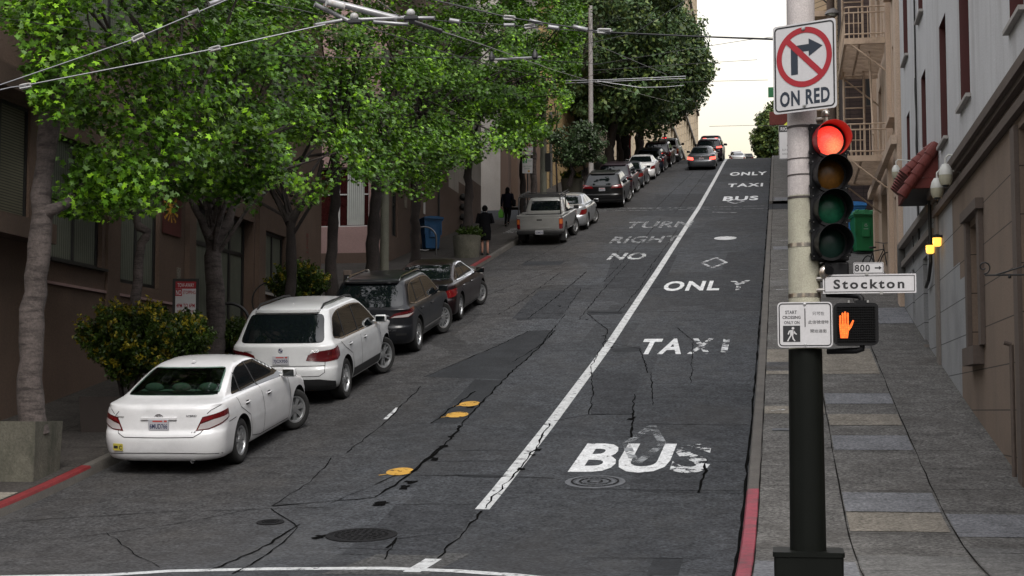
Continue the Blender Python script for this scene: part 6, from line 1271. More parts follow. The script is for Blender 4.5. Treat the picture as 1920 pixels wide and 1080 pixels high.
def trunk(mb,pts,r0,r1,rnd,n=12,wob=.02):
    P=[];k=len(pts)
    for i in range(k-1):
        a,b=Vector(pts[i]),Vector(pts[i+1]); m=max(2,int((b-a).length/.22))
        for j in range(m): P.append(a.lerp(b,j/m)+Vector((rnd.gauss(0,wob),rnd.gauss(0,wob),0)))
    P.append(Vector(pts[-1])); m=len(P); rs=[(r0+(r1-r0)*i/(m-1))*(1+rnd.uniform(-.11,.11))*(1.22 if i==0 else 1.1 if i==1 else 1) for i in range(m)]
    mb.tube(P,rs,n); return P
def street_tree(label,pts,r0,forks,cx,cy,rad,ztop,seed,dens=1.0,zlow=-99,xlim=(-13.0,-7.4),bark='bark_plane',size=.112,yel=.25,extra=()):
    """pts: trunk path (world). forks: extra limb paths. crown: column around (cx, cy), trimmed at its lower outline"""
    rng=np.random.default_rng(seed); rnd=random.Random(seed)
    base=Vector(pts[0]); t=thing('street_tree',label,'tree',base,group='broadleaf street trees along the left pavement')
    mb=MB(); trunk(mb,pts,r0,r0*.62,rnd); mb.build('trunk',bark,t,smooth=60,world=True)
    top=Vector(pts[-1])
    for f in forks: mb=MB(); trunk(mb,f[0],f[1],f[1]*.45,rnd,8); mb.build('limb',bark,t,smooth=60,world=True)
    z0=max(zlow,top.z-2.5); nb=int(62*dens*(ztop-z0)/7)
    tw=[]; tries=0
    cl=[]
    while len(cl)<nb and tries<4000:
        tries+=1; a=rng.uniform(0,2*math.pi); q=rad*math.sqrt(rng.uniform(.02,1)); x=cx+q*math.cos(a)*.95; y=cy+q*math.sin(a)*1.15; z=rng.uniform(z0,ztop+1.2)
        if not xlim[0]<x<xlim[1]: continue
        cl.append((x,y,z))
    cl+=[tuple(atY(*e)) for e in extra]
    mbb=MB()
    for c_ in cl:
        r=rng.uniform(.3,.62); m=int(rng.integers(8,15)); d=rng.normal(size=(m,3)); d/=np.linalg.norm(d,axis=1,keepdims=True); tw.append(np.array(c_)+d*r*rng.uniform(.55,1,size=(m,1))*np.array([1,1,.75]))
    tw=np.concatenate(tw); px,py=proj(tw); low=np.interp(px,BX,BY)+rng.normal(0,7,len(tw)); ok=(py<low)&(px<1096)&(py>-260)
    for hx,hy,ha,hb in HOLES: ok&=((px-hx)/ha)**2+((py-hy)/hb)**2>1
    tw=tw[ok]
    # a few thin branches reach to the leaf clusters
    for c_ in cl:
        if top.z-1.5<c_[2]<top.z+4 and rng.random()<.5:
            c_=Vector(c_); pz=proj(np.array([tuple(c_)])); 
            if pz[1][0]<np.interp(pz[0][0],BX,BY)-10: s_=top+Vector((0,0,rng.uniform(-.4,1.2))) ; mid=s_.lerp(c_,.5)+Vector((0,0,.25)); mbb.tube([s_,mid,c_],[.045,.03,.012],5)
    if mbb.v: mbb.build('branches',bark,t,world=True)
    per=rng.integers(14,24,size=len(tw)); idx=np.repeat(np.arange(len(tw)),per); c=tw[idx]+rng.normal(size=(len(idx),3))*np.array([.15,.15,.10])
    px,py=proj(c); ok=py<np.interp(px,BX,BY)+12; c=c[ok]
    out=c-np.array([cx,cy,(z0+ztop)/2]); out/=np.linalg.norm(out,axis=1,keepdims=True); nr=out*.35+np.array([.1,-.15,.75])+rng.normal(size=c.shape)*.42
    sz=size*rng.uniform(.5,.8,len(c)); hi=(proj(c)[1]<-60); sz[hi]*=1.7
    ty=rng.random(len(tw))<.32; mi=(rng.random(len(c))<np.where(ty[idx[ok]],.7,.05)).astype(int)  # some clusters take mostly the lit leaf colour, giving bright patches
    leaves('crown',c,nr,sz,['leaf_plane','leaf_plane_yellow_lit'],mi,t,STAR,rng); return len(c)
def g0(y): return gz(y)+SW
X6=-10.6
def at(px,py,X=X6): return tuple(atX(px,py,X))
N=0
p=[(-10.3,20.75,g0(20.7)+.6)]+[tuple(atY(a,b,20.75)) for a,b in ((58,640),(66,520),(78,400),(80,330),(92,240),(108,120),(112,20),(118,-80))]
N+=street_tree('pale knobbly barked tree in the square concrete planter, nearest on the left',p,.185,[([p[3],tuple(atY(108,392,20.7)),tuple(atY(130,375,21.0)),tuple(atY(160,345,21.4))],.10)],-10.4,21.9,2.7,7.6,1,1.15,2.2,extra=[(125,350,21.2),(160,365,21.3),(195,350,21.4),(235,365,21.4),(270,375,21.6),(255,330,21.5),(150,310,21.3),(210,310,21.4),(120,395,21.2),(200,250,21.8),(250,210,21.8),(300,240,22),(340,200,22),(180,190,21.8),(240,140,22),(300,160,22),(350,130,22),(390,180,22.2),(380,240,22.2),(100,60,19.9),(80,10,19.9),(60,110,19.8),(110,170,20.0),(85,195,19.9),(130,120,19.9),(30,30,20),(130,20,19.9),(170,60,20.2),(290,290,22),(340,290,22.2)])
y=25.0; p=[(X6,y,g0(y))]+[tuple(atY(a,b,y)) for a,b in ((255,560),(262,490),(268,455),(278,435),(258,415),(247,385),(250,365),(300,345),(330,300))]
N+=street_tree('thin crooked tree rising behind the yellow-flowering shrub',p,.095,[],-10.5,25.3,2.6,8.2,2,1.15,2.6)
y=28.7; p=[(X6,y,g0(y))]+[tuple(atY(a,b,y)) for a,b in ((403,600),(405,540),(402,480),(400,455))]; top=p[-1]
N+=street_tree('thick forked tree between the framed sign and the white cars',p,.215,[([top,tuple(atY(385,430,y)),tuple(atY(372,400,y)),tuple(atY(358,370,y)),tuple(atY(350,300,y))],.09),([top,tuple(atY(418,430,y)),tuple(atY(432,405,y)),tuple(atY(445,360,y)),tuple(atY(450,280,y))],.12),([top,tuple(atY(398,420,y+.1)),tuple(atY(392,380,y+.2)),tuple(atY(398,300,y))],.09)],-10.4,29.2,2.8,9.0,3,1.25,3.4,extra=[(345,365,26.5),(330,330,26.5),(400,350,26.6),(430,372,26.4),(450,350,26.3),(478,330,26.2),(500,300,26),(470,290,26),(440,240,25.8),(480,230,25.8),(430,110,25.5),(470,90,25.5),(500,140,25.5),(505,270,26.0),(420,320,26.3)])
y=33.3; p=[(X6,y,g0(y))]+[tuple(atY(a,b,y)) for a,b in ((545,520),(546,450),(546,415))]; top=p[-1]
N+=street_tree('dark Y shaped tree beside the yellow-tipped shrub',p,.15,[([top,tuple(atY(530,390,y)),tuple(atY(505,350,y)),tuple(atY(490,300,y))],.09),([top,tuple(atY(562,390,y)),tuple(atY(590,352,y)),tuple(atY(605,300,y))],.1)],-10.4,33.4,2.8,10,4,1.2,4.2,bark='bark_dark')
y=36.6; p=[(X6,y,g0(y))]+[tuple(atY(a,b,y)) for a,b in ((622,470),(626,400),(628,340),(632,280))]
N+=street_tree('straight dark trunked tree left of the dark pay post',p,.17,[],-10.4,36.8,2.8,11,5,1.1,4.8,bark='bark_dark')
y=40.5; p=[(X6,y,g0(y))]+[tuple(atY(a,b,y)) for a,b in ((700,440),(703,380),(706,330),(712,270))]
N+=street_tree('broad straight tree touching the olive concrete post behind the dark crossover',p,.20,[],-10.2,41.5,3.0,12.5,6,1.3,5.4,bark='bark_dark')
p=[(-10.5,47,g0(47)),(-10.5,47,9.2)]
N+=street_tree('tree with its trunk hidden behind the parked cars near the gap',[(-10.9,46.6,g0(46.6)),(-10.85,46.6,6.2),(-10.8,46.7,8.5)],.16,[],-9.9,47,3.1,14.5,7,1.3,6.4,bark='bark_dark',size=.12)
y=53.3; p=[(-10.62,y,g0(y)+.6)]+[tuple(atY(a,b,y)) for a,b in ((879,380),(878,320),(884,250))]
N+=street_tree('smooth dark trunked tree in the round planter beside the person in black',p,.17,[],-9.9,53.6,3.2,16.5,8,1.4,8.4,bark='bark_dark',size=.14)
N+=street_tree('far broadleaf tree overhanging the kerb before the alley',[(-10.85,66.9,g0(66.9)),(-10.8,66.5,11.2),(-10.6,65.5,12.8)],.16,[],-9.6,61,3.3,18.5,9,1.5,9.8,bark='bark_dark',size=.15,xlim=(-13,-6.6))
y=68.3; p=[(-10.6,y,g0(y))]+[tuple(atY(a,b,y)) for a,b in ((1001,340),(999,290),(1003,230))]
N+=street_tree('leaning pale trunk tree behind the far parking signs',p,.17,[],-9.6,68,3.3,20.0,10,1.6,11.0,bark='bark_plane',size=.155,xlim=(-13,-6.6))
print('street leaves',N)
def puffs(label,cat,base,trunks,ell,n_puff,per,lsize,mats,frac,seed,group=None,pr_=(.7,1.2),name='evergreen_tree',zmin=None,bark='bark_dark'):
    rng=np.random.default_rng(seed); rnd=random.Random(seed); t=thing(name,label,cat,base,group=group)
    for pts,r in trunks: mb=MB(); trunk(mb,pts,r,r*.6,rnd,10,.05); mb.build('trunk',bark,t,smooth=60,world=True)
    cs=[];
    for (cx,cy,cz,rx,ry,rz) in ell:
        m=int(n_puff*rx*ry*rz/sum(e[3]*e[4]*e[5] for e in ell)); d=rng.normal(size=(m,3)); d/=np.linalg.norm(d,axis=1,keepdims=True); cs.append(np.array([cx,cy,cz])+d*np.array([rx,ry,rz])*rng.uniform(.45,1,size=(m,1))**.5)
    cs=np.concatenate(cs)
    if zmin is not None: cs=cs[cs[:,2]>zmin+rng.normal(0,.25,len(cs))]
    r=rng.uniform(*pr_,len(cs)); idx=np.repeat(np.arange(len(cs)),per); d=rng.normal(size=(len(idx),3)); d/=np.linalg.norm(d,axis=1,keepdims=True)
    c=cs[idx]+d*(r[idx]*rng.uniform(.5,1.05,len(idx)))[:,None]*np.array([1,1,.7]); nr=d+np.array([0,0,.5])+rng.normal(size=d.shape)*.5
    leaves('crown',c,nr,lsize*rng.uniform(.7,1.3,len(c)),mats,(rng.random(len(c))<frac).astype(int),t,QUAD,rng); return t
ge='dark evergreen trees near the crest'
puffs('first dark evergreen tree beyond the grey utility pole, with twin trunks','tree',(-10.4,97,gz(97)),[([(-10.4,97,gz(97)),(-10.3,97,16.5),(-9.8,97,19)],.33),([(-9.6,99,gz(99)),(-9.9,99,16.8),(-10.4,99,19)],.2)],[(-9.9,96,24,4.2,5.0,7.0),(-9.4,99,20.6,3.2,4.5,3.6)],400,130,.30,['leaf_ficus','leaf_ficus_olive_lit'],.30,21,ge,(.7,1.3),zmin=17.8)
puffs('middle dark evergreen tree over the dark parked cars','tree',(-10.4,108,gz(108)),[([(-10.4,108,gz(108)),(-10.4,108,19.5),(-9.6,108,22.5)],.36)],[(-9.2,109,23.9,4.3,6.0,5.2)],330,120,.32,['leaf_ficus','leaf_ficus_olive_lit'],.38,22,ge,(.7,1.3),zmin=20.6)
puffs('last and tallest dark evergreen tree at the far corner over the white pickup','tree',(-10.4,119,gz(119)),[([(-10.4,119,gz(119)),(-10.3,119,21.6),(-9.4,119,24.5)],.36)],[(-9.3,121,26.6,4.0,5.5,4.3)],330,120,.34,['leaf_ficus','leaf_ficus_olive_lit'],.5,23,ge,(.7,1.3),zmin=23.2)
puffs('large round green tree on the skyline left of the bus lane sign','tree',(.6,232,gz(232)),[([(.6,232,gz(232)),(.6,232,40)],.4)],[(.3,232,39.6,3.5,4,5.0),(2.4,232,41.8,3.2,3,4.4),(-1.2,232,38.8,2.1,2,2.6)],420,100,.55,['leaf_ficus','leaf_ficus_olive_lit'],.6,24,None,(.7,1.2))
puffs('small dark leafy street tree with two thin trunks before the yellow wall','tree',(-10.7,82,g0(82)),[([(-10.8,82,g0(82)+.6),(-10.7,82,13.0),(-10.2,82,13.8)],.13),([(-10.0,82.6,g0(82)+.6),(-10.2,82.6,13.4)],.09)],[(-10.5,82,14.0,1.45,1.5,1.15),(-9.6,81.5,13.5,.7,.9,.6)],60,90,.17,['leaf_small','leaf_ficus'],.4,25,None,(.3,.6),name='street_tree')
def bare(label,base,H,seed):
    rnd=random.Random(seed); t=thing('bare_tree',label,'tree',base); mb=MB()
    def rec(p,d,l,r,k):
        q=p+d*l; mb.tube([p,(p+q)/2+Vector((rnd.gauss(0,.05),rnd.gauss(0,.05),0)),q],[r,r*.8,r*.6],5)
        if k:
            for _ in range(3): rec(q,(d+Vector((rnd.gauss(0,.5),rnd.gauss(0,.5),rnd.gauss(.05,.35)))).normalized(),l*.7,r*.55,k-1)
    rec(Vector(base)+Vector((0,0,0)),Vector((0,0,1)),H*.4,.06,4); mb.build('trunk','bark_dark',t,world=True)
bare('thin leafless tree against the yellow wall left of the grey utility pole',(-11.9,85,g0(85)),9.5,5)
def shrub(label,c,r,n,seed,yel,group=None,size=.085):
    rng=np.random.default_rng(seed); t=thing('shrub',label,'shrub',(c[0],c[1],g0(c[1])),group=group)
    rnd=random.Random(seed); mb=MB()
    for k in range(7): a=rnd.uniform(0,6.28); mb.tube([(c[0]+.05*math.cos(a),c[1]+.05*math.sin(a),g0(c[1])+.3),(c[0]+.5*r[0]*math.cos(a),c[1]+.5*r[1]*math.sin(a),c[2])],[.03,.012],5)
    mb.build('stem','bark_dark',t,world=True)
    m=n//26; d=rng.normal(size=(m,3)); d/=np.linalg.norm(d,axis=1,keepdims=True); f=rng.uniform(.3,1.12,size=(m,1))**.5*(1+.2*np.sin(d[:,:1]*7+d[:,2:]*5+seed)); tip=np.array(c)+d*np.array(r)*f
    idx=np.repeat(np.arange(m),26); s=rng.uniform(0,1,len(idx)); ax=d[idx]*.6+np.array([0,0,.7]); ax/=np.linalg.norm(ax,axis=1,keepdims=True)
    cc=tip[idx]+ax*(s-.6)[:,None]*.22+rng.normal(size=(len(idx),3))*.022; mi=((s>.62)&(rng.random(m)[idx]<yel)&(f[idx,0]>.8)).astype(int)
    leaves('foliage',cc,rng.normal(size=cc.shape),size*rng.uniform(.6,1.2,len(cc)),['needle_green','needle_yellow'],mi,t,QUAD,rng); return t
c=atX(240,640,-10.75); c2=atX(325,635,-10.4)
rngc=shrub('large dark green shrub with yellow flower tips behind the white sedan',(-10.72,24.9,c.z+.0),(.70,.72,.60),26000,31,.45,'yellow-tipped shrubs on the left pavement',.075)
shrub('smaller half of the yellow-flowering shrubs, under the framed parking sign',(-10.3,26.2,c2.z-.12),(.46,.55,.56),14000,32,.45,'yellow-tipped shrubs on the left pavement',.075)
c=atX(560,528,-11.0); shrub('dark round shrub with few yellow tips at the foot of the Y shaped tree',(-11.0,c.y,c.z-.05),(.62,.7,.45),15000,33,.35,'yellow-tipped shrubs on the left pavement',.075)
c=atX(425,628,-10.6); shrub('low dark planting with small pale flowers in the dark planter',(-10.35,29.2,c.z-.05),(.45,.4,.32),6000,34,.1,None,.07)
shrub('scruffy low plant in the round planter beside the person in black',(-10.5,53.3,gz(53.3)+1.0),(.42,.4,.16),3000,35,.0,None,.09)
shrub('low plant in the pale planter behind the black minivan',(-10.9,83.5,gz(83.5)+1.1),(.6,.6,.3),4000,36,.4,None,.12)
# ---------------------------------------------------------------- overhead wires
mat('wire_steel',(.30,.30,.31),rough=.35,metal=.8,var=.1); mat('wire_black',(.02,.02,.022),rough=.5); mat('insulator_white',(.40,.40,.40),rough=.35,dirt=((.25,.16,.10),(1,1,1),.8),dscale=14); mat('tube_grey',(.30,.30,.31),rough=.4,metal=.5,var=.15,scale=9)
GW='overhead trolley wires and span wires'
def wire(label,pts,r=.0075,m='wire_steel',sag=0,name='overhead_wire'):
    P=[tuple(atY(*p)) for p in pts]; Q=[]
    for a,b in zip(P,P[1:]):
        for k in range(6): u=k/6; q=Vector(a).lerp(Vector(b),u); q.z-=sag*4*u*(1-u); Q.append(q)
    Q.append(Vector(P[-1])); c=sum(Q,Vector())/len(Q); mb=MB(); mb.tube([q-c for q in Q],r*.68,5); o=mb.build(name,m,loc=c,smooth=60); return tag(o,label,'wire',GW)
wire('upper bright wire rising from the left edge to the top of the frame',[(-40,173,13),(250,74,13.3),(420,2,13.6),(520,-40,13.8)],.008)
wire('lower bright wire from the left edge through the leaves to the junction',[(-40,178,13),(20,164,13.1),(48,160,13.1),(400,92,13.6),(610,46,14.0)],.0085)
wire('wire running right from the junction to the signal pole',[(805,-2,14.5),(955,33,14.5),(1130,60,14.4),(1300,68,14.2),(1480,74,14.0)],.010,'wire_black')
wire('second thinner wire just below, carrying the white insulators',[(770,34,14.5),(850,41,14.5),(955,47,14.5),(1050,55,14.4),(1135,62,14.4),(1480,76,14.05)],.006,'wire_black')
wire('long trolley wire running up the street, right of the pair',[(765,38,15),(900,82,22),(1040,132,38),(1130,158,55),(1278,196,110)],.011)
wire('long trolley wire running up the street, left of the pair',[(668,42,15),(800,88,21),(930,125,33),(1040,150,50),(1130,161,70)],.010,'wire_black')
wire('thin span wire through the tree crowns at mid height',[(500,103,16),(640,108,16),(925,107,17),(1130,120,18)],.005,'wire_black')
wire('thin wire from the top edge over the crowns to the junction',[(440,-4,14),(560,18,14.2),(660,43,14.4)],.007,'wire_black')
wire('thin wire from the top edge down to the right junction knob',[(700,-5,14.4),(765,42,14.5)],.008,'wire_black')
wire('double span bar before the dark trees, upper',[(1060,151,60),(1130,150,60),(1286,143,60)],.024)
wire('double span bar before the dark trees, lower',[(1060,156,60),(1130,153,60),(1286,147,60)],.02)
wire('thin bowed wire under the double span bar',[(1120,152,60),(1200,164,60),(1250,163,60),(1282,160,60)],.02,'wire_steel')
wire('faint wire crossing dark trees from the grey pole',[(1060,92,60),(1110,80,60),(1190,62,60),(1300,-8,60)],.02,'wire_black')
wire('faint wire descending left to right over dark trees',[(1120,85,70),(1250,140,70)],.02,'wire_black')
wire('faint wire rising right from the grey pole into the sky',[(1110,122,70),(1260,97,70),(1400,75,70),(1480,66,70)],.018,'wire_black')
wire('faint lower wire crossing to the sky',[(1110,132,70),(1290,120,70),(1420,112,70)],.016,'wire_black')
wire('far wire high in the white sky',[(1250,155,90),(1350,152,90),(1440,150,90)],.02,'wire_black')
wire('far wire low in the white sky left of the round tree',[(1330,237,150),(1410,235,150),(1470,237,150)],.03,'wire_black')
wire('very thin wire across the leaves at the upper left',[(-20,30,17),(90,46,17),(260,70,17)],.004,'wire_black')
def insul(px,py,Y,w,h,ang,label):
    p=atY(px,py,Y); t=thing('insulator',label,'insulator',p,group='white wire insulators'); t.rotation_euler=(0,R(ang),0)
    mb=MB(); mb.ring([(w/2*a,h/2*b) for a,b in ((-1,-.7),(-.85,-1),(.85,-1),(1,-.7),(1,.7),(.85,1),(-.85,1),(-1,.7))],[(w/2*a*.68,h/2*b*.5) for a,b in ((-1,-.7),(-.85,-1),(.85,-1),(1,-.7),(1,.7),(.85,1),(-.85,1),(-1,.7))],-.02,FACE)
    o=[(w/2*a,h/2*b) for a,b in ((-1,-.7),(-.85,-1),(.85,-1),(1,-.7),(1,.7),(.85,1),(-.85,1),(-1,.7))]
    for zz in (-h*.33,h*.33): mb.tube([(-w*.48,0,zz),(-w*.3,0,zz),(w*.3,0,zz),(w*.48,0,zz)],[h*.13,h*.19,h*.19,h*.13],8)
    for xx in (-w*.45,w*.45): mb.tube([(xx,0,-h*.4),(xx,0,h*.4)],h*.12,8)
    mb.build('loop','insulator_white',t,smooth=60); MB().tube([(-w*.6,0,0),(w*.6,0,0)],.006,6).build('pin','wire_steel',t)
insul(259,70,13.3,.12,.055,-22,'rust stained insulator on the upper left wire'); insul(47,161,13.1,.11,.045,-8,'grey insulator at the far left of the lower wire'); insul(402,91,13.6,.11,.045,-13,'white insulator midway along the lower wire')
insul(955,33,14.5,.11,.045,7,'white insulator, leftmost of those near the dark trees'); insul(993,49,14.5,.10,.045,-5,'small white insulator, second from the left near the dark trees'); insul(1133,58,14.4,.13,.05,3,'large white insulator where the wires meet before dark trees')
def bar(label,a,b,r,m='tube_grey',name='wire_fitting'):
    A,B=atY(*a),atY(*b); c=(A+B)/2; mb=MB(); d=(B-A); mb.tube([A-c,A-c+d*.04,B-c-d*.04,B-c],[r*1.35,r,r,r*1.35],8); o=mb.build(name,m,loc=c,smooth=50); return tag(o,label,'wire fitting','metal fittings of the wire junction')
bar('pale tube left of the junction',(590,47,14),(640,38,14.2),.016); bar('short tube upper left on the rising wire',(355,26,13.5),(372,19,13.5),.02); bar('short tube near top left edge of the crossing',(392,8,13.6),(425,-4,13.7),.022)
bar('thick grey beam running down to the right knob',(575,-8,14.3),(745,35,14.5),.032); bar('second pale beam above the thick beam',(612,4,14.2),(645,13,14.3),.03,'insulator_white'); bar('dark slanted tube into the left knob',(590,8,14.2),(655,40,14.4),.022)
bar('pale tube between the two knobs',(672,37,14.4),(760,33,14.5),.018); bar('lower pale tube between the two knobs',(700,41,14.4),(765,46,14.5),.018); bar('pale tube right of the right knob',(778,34,14.5),(815,34,14.5),.018); bar('tapered tube on the thin wire',(843,38,14.5),(862,41,14.5),.022); bar('black chained link below the right knob',(772,40,14.5),(825,58,16),.022,'wire_black')
bar('tapered white tube near the leaf edge',(945,47,14.5),(965,47,14.5),.018); bar('small tapered tube above',(993,38,14.5),(1018,45,14.5),.018); bar('small tapered tube below',(1028,50,14.4),(1048,53,14.4),.02); bar('slim tube by the last insulator',(1075,50,14.4),(1102,56,14.4),.02)
for px,py,lb in ((664,33,'left round white knob of the junction'),(770,26,'right round white knob of the junction')):
    p=atY(px,py,14.4); t=thing('junction_knob',lb,'junction knob',p,group='round knobs of the wire junction'); MB().sphere((0,0,.01),(.042,.042,.038),16).build('dome','insulator_white',t,smooth=60); MB().box(-.06,.07,-.03,.03,-.06,-.022,0,bev=.008).build('clamp','wire_black',t)
t=thing('span_hanger','short hanger bar with two dark insulators below the leaves','wire hanger',atY(965,112,24),group=None); A,B=atY(925,112,24),atY(1015,107,24); c=t.location
MB().tube([A-c,B-c],.018,6).build('bar','tube_grey',t)
for q in (atY(922,108,24),atY(1003,104,24)): MB().lathe([(.02,-.06),(.05,-.04),(.05,.02),(.025,.06),(.01,.1)],10,T(*(q-c))).build('insulator','wire_black',t,smooth=50)
# ---------------------------------------------------------------- people
mat('skin_tone',(.35,.18,.13),rough=.6); mat('cloth_black',(.005,.005,.006),spec=.05,rough=1,var=.2,scale=8,coord='obj'); mat('cloth_navy',(.005,.005,.009),spec=.05,rough=1,var=.2,scale=8,coord='obj'); mat('hair_black',(.003,.0025,.0025),rough=.8,spec=.08); mat('collar_grey',(.25,.25,.27),rough=.8); mat('shoe_black',(.01,.01,.01),rough=.4); mat('bag_green',(.09,.30,.03),rough=.5,trans=.2)
def skinmesh(name,verts,edges,rad,m,parent,root=0,sub=1):
    me=bpy.data.meshes.new(name); me.from_pydata(verts,edges,[]); o=bpy.data.objects.new(name,me); C.objects.link(o)
    md=o.modifiers.new('s','SKIN'); md.use_smooth_shade=True
    for i,v in enumerate(me.skin_vertices[0].data): r=rad[i]; v.radius=r if isinstance(r,tuple) else (r,r); v.use_root=(i==root)
    o.modifiers.new('u','SUBSURF').levels=sub
    dg=bpy.context.evaluated_depsgraph_get(); m2=bpy.data.meshes.new_from_object(o.evaluated_get(dg)); bpy.data.objects.remove(o); bpy.data.meshes.remove(me)
    m2.materials.clear(); m2.materials.append(MT[m]); m2.polygons.foreach_set('use_smooth',[True]*len(m2.polygons)); m2.name=name
    q=bpy.data.objects.new(name,m2); C.objects.link(q); q.parent=parent; return q
def person(label,x,y,rz,H,J,look):
    """J: joints for a 1.7 m figure facing +Y"""
    t=thing('person',label,'person',(x,y,gz(y)+SW),rz); s=H/1.7; names=list(J); V=[tuple(Vector(J[n][0])*s) for n in names]; Rr=[(J[n][1][0]*s,J[n][1][1]*s) if isinstance(J[n][1],tuple) else J[n][1]*s for n in names]; ix={n:i for i,n in enumerate(names)}
    E=[('pelvis','waist'),('waist','chest'),('chest','neck'),('neck','head'),('head','crown'),('pelvis','hipL'),('pelvis','hipR')]
    for k in 'LR': E+=[('hip'+k,'knee'+k),('knee'+k,'calf'+k),('calf'+k,'ankle'+k),('ankle'+k,'toe'+k),('chest','sh'+k),('sh'+k,'el'+k),('el'+k,'wr'+k),('wr'+k,'palm'+k)]
    Ed=[(ix[a],ix[b]) for a,b in E]
    for k in 'LR':
        w=Vector(V[ix['wr'+k]]); p=Vector(V[ix['palm'+k]]); d=(p-w).normalized(); side=d.cross(Vector((0,0,1)));
        if side.length<.2: side=Vector((0,1,0))
        side.normalize()
        for i,(o_,l) in enumerate(((-.03,.06),(-.01,.075),(.01,.08),(.03,.07),(.045,.045))):
            b=p+side*o_*s+(d*(.02 if i<4 else -.03))*s; e=b+(d+ (side*.6 if i==4 else Vector())).normalized()*l*s*.6; e2=e+(d*.5+Vector((0,.3,-.5))).normalized()*l*s*.4
            n=len(V); V+= [tuple(b),tuple(e),tuple(e2)]; Rr+=[.009*s,.0085*s,.007*s]; Ed+=[(ix['palm'+k],n),(n,n+1),(n+1,n+2)]
    skinmesh('body',V,Ed,Rr,'skin_tone',t,ix['pelvis'],1); return t,s,{n:Vector(V[ix[n]]) for n in names}
def joints(arms,legs,head=(0,.0,1.56),lean=0):
    J=dict(pelvis=((0,0,.92),(.14,.10)),waist=((0,lean*.3,1.08),(.12,.09)),chest=((0,lean*.7,1.30),(.15,.10)),neck=((0,lean,1.46),.05),head=((head[0],head[1],head[2]),(.075,.09)),crown=((head[0],head[1]+.01,head[2]+.08),(.055,.065)))
    for k,sg in (('L',-1),('R',1)):
        J['hip'+k]=((sg*.09,0,.86),.09); kn,ca,an,to=legs[k]; J['knee'+k]=(kn,.055); J['calf'+k]=(ca,.05); J['ankle'+k]=(an,.034); J['toe'+k]=(to,.03)
        J['sh'+k]=((sg*.19,lean*.8,1.38),.055); e,w,p=arms[k]; J['el'+k]=(e,.04); J['wr'+k]=(w,.026); J['palm'+k]=(p,.03)
    return J
# woman in black suit standing with her back to us
J=joints({'L':((-.27,.0,1.12),(-.10,.22,1.16),(-.05,.28,1.18)),'R':((.28,.0,1.12),(.12,.22,1.14),(.06,.28,1.17))},
 {'L':((-.085,.01,.48),(-.085,-.015,.32),(-.08,-.01,.08),(-.09,.12,.03)),'R':((.095,.0,.48),(.10,-.02,.32),(.10,-.01,.08),(.13,.11,.03))},(.0,.09,1.55),.03)
t,s,P=person('person in black jacket and skirt with bare calves standing beside the round planter',-10.1,53.9,R(8),1.73,J,None)
def garment(name,m,rings,parent,n=20,closed_=True):
    vs=[];fs=[]
    for cx,cy,cz,rx,ry in rings:
        for j in range(n): a=2*math.pi*j/n; vs.append((cx+rx*math.cos(a),cy+ry*math.sin(a)*(1+.05*math.sin(3*a)),cz))
    for i in range(len(rings)-1):
        for j in range(n): fs.append((i*n+j,i*n+(j+1)%n,(i+1)*n+(j+1)%n,(i+1)*n+j))
    fs+=[tuple(reversed(range(n))),tuple((len(rings)-1)*n+j for j in range(n))]
    mb=MB(); mb.add([tuple(Vector(v)*s) for v in vs],fs); return mb.build(name,m,parent,smooth=50)
garment('skirt','cloth_black',[(0,0,.50,.205,.15),(0,0,.62,.215,.16),(0,0,.80,.215,.165),(0,0,.95,.19,.15)],t)
def sleeves(m,pr=1.55,extra=()):
    for k in 'LR': a,b,c=P['sh'+k],P['el'+k],P['wr'+k]; mb=MB(); mb.tube([a+(a-P['chest']).normalized()*-.06*s,a,a.lerp(b,.5),b,b.lerp(c,.6),c],[.078*s,.08*s,.068*s,.060*s,.052*s,.046*s],12); mb.build('sleeve',m,t,smooth=60)
garment('jacket','cloth_black',[(0,0,.76,.225,.165),(0,0,.90,.21,.155),(0,.01,1.06,.185,.135),(0,.02,1.22,.205,.145),(0,.03,1.34,.215,.135),(0,.035,1.42,.16,.10),(0,.04,1.47,.075,.07)],t); sleeves('cloth_black')
MB().tube([Vector((-.06,.01,1.455))*s,Vector((0,-.03,1.475))*s,Vector((.07,.01,1.46))*s],.014,6).build('collar','collar_grey',t)
mb=MB(); mb.sphere((0,.065*s,1.60*s),(.102*s,.112*s,.115*s),18); mb.sphere((0,.0,1.54*s),(.07*s,.06*s,.07*s),12); mb.build('hair','hair_black',t,smooth=60)
for k in 'LR': p=P['ankle'+k]; mb=MB(); mb.sphere((p.x,p.y+.06,.035),(.045,.13,.04),12); mb.build('shoe','shoe_black',t,smooth=60)
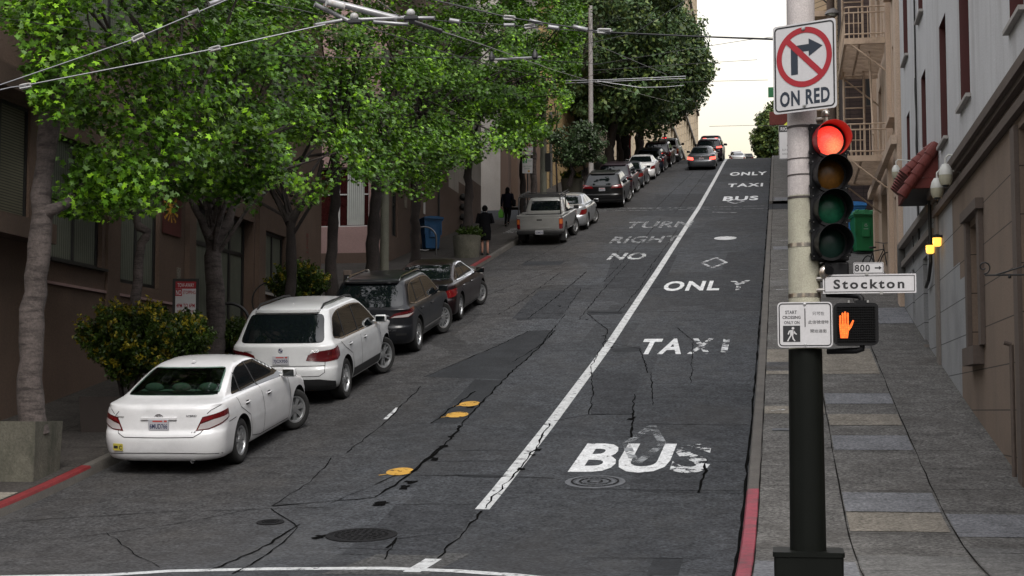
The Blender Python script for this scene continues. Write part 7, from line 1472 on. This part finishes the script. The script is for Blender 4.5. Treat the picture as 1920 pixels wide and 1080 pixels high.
# walker with green bag
J=joints({'L':((-.24,-.02,1.12),(-.27,.05,.90),(-.28,.07,.83)),'R':((.25,-.04,1.13),(.24,.10,.98),(.22,.14,.93))},
 {'L':((-.08,.10,.50),(-.08,.04,.32),(-.08,-.02,.10),(-.09,.10,.05)),'R':((.09,.0,.50),(.09,-.12,.34),(.09,-.22,.16),(.10,-.12,.08))},(.0,.05,1.56),.03)
t,s,P=person('person in dark hooded coat walking uphill with a bright green bag',-11.25,65.2,R(-4),1.66,J,None)
garment('coat','cloth_navy',[(0,0,.80,.19,.15),(0,0,.92,.195,.15),(0,.0,1.08,.18,.135),(0,.01,1.24,.20,.145),(0,.02,1.36,.205,.13),(0,.03,1.43,.14,.09),(0,.03,1.47,.08,.07)],t); sleeves('cloth_navy')
for k in 'LR': a,b,c,d=P['hip'+k],P['knee'+k],P['calf'+k],P['ankle'+k]; mb=MB(); mb.tube([a+Vector((0,0,.04)),a.lerp(b,.5),b,c,d],[.105*s,.085*s,.065*s,.058*s,.045*s],12); mb.build('trouser_leg','cloth_black',t,smooth=60); mb=MB(); mb.sphere((d.x,d.y+.06,d.z-.04),(.045,.12,.045),12); mb.build('shoe','shoe_black',t,smooth=60)
mb=MB(); mb.sphere((0,.03*s,1.60*s),(.10*s,.11*s,.12*s),18); mb.sphere((0,-.01,1.50*s),(.10*s,.08*s,.10*s),14); mb.build('hair','hair_black',t,smooth=60)
p=P['palmL']; b=thing('carrier_bag','bright green carrier bag held in the left hand of the walking person','bag',Vector((-11.25,65.2,gz(65.2)+SW))+p+Vector((0,0,-.06)))
mb=MB(); mb.add([(-.03,-.10,0),(.03,-.10,0),(.03,.10,0),(-.03,.10,0),(-.11,-.13,-.16),(.11,-.13,-.16),(.11,.13,-.16),(-.11,.13,-.16),(-.09,-.11,-.36),(.09,-.11,-.36),(.09,.11,-.36),(-.09,.11,-.36)],[(i,(i+1)%4,4+(i+1)%4,4+i) for i in range(4)]+[(4+i,4+(i+1)%4,8+(i+1)%4,8+i) for i in range(4)]+[(11,10,9,8)]); mb.build('sack','bag_green',b,smooth=80)
MB().tube([(0,-.08,-.01),(0,-.03,.06),(0,.03,.06),(0,.08,-.01)],.008,5).build('handle','bag_green',b)
b=thing('shoulder_bag','black shoulder bag on the right side of the walking person','bag',Vector((-11.25,65.2,gz(65.2)+SW))+Vector((.27,-.04,1.02))); MB().box(-.06,.08,-.17,.17,-.16,.12,0,bev=.04).build('pouch','cloth_black',b,smooth=50); MB().tube([(.0,-.1,.1),(-.1,-.02,.42),(.0,.1,.1)],.012,6).build('strap','cloth_black',b)
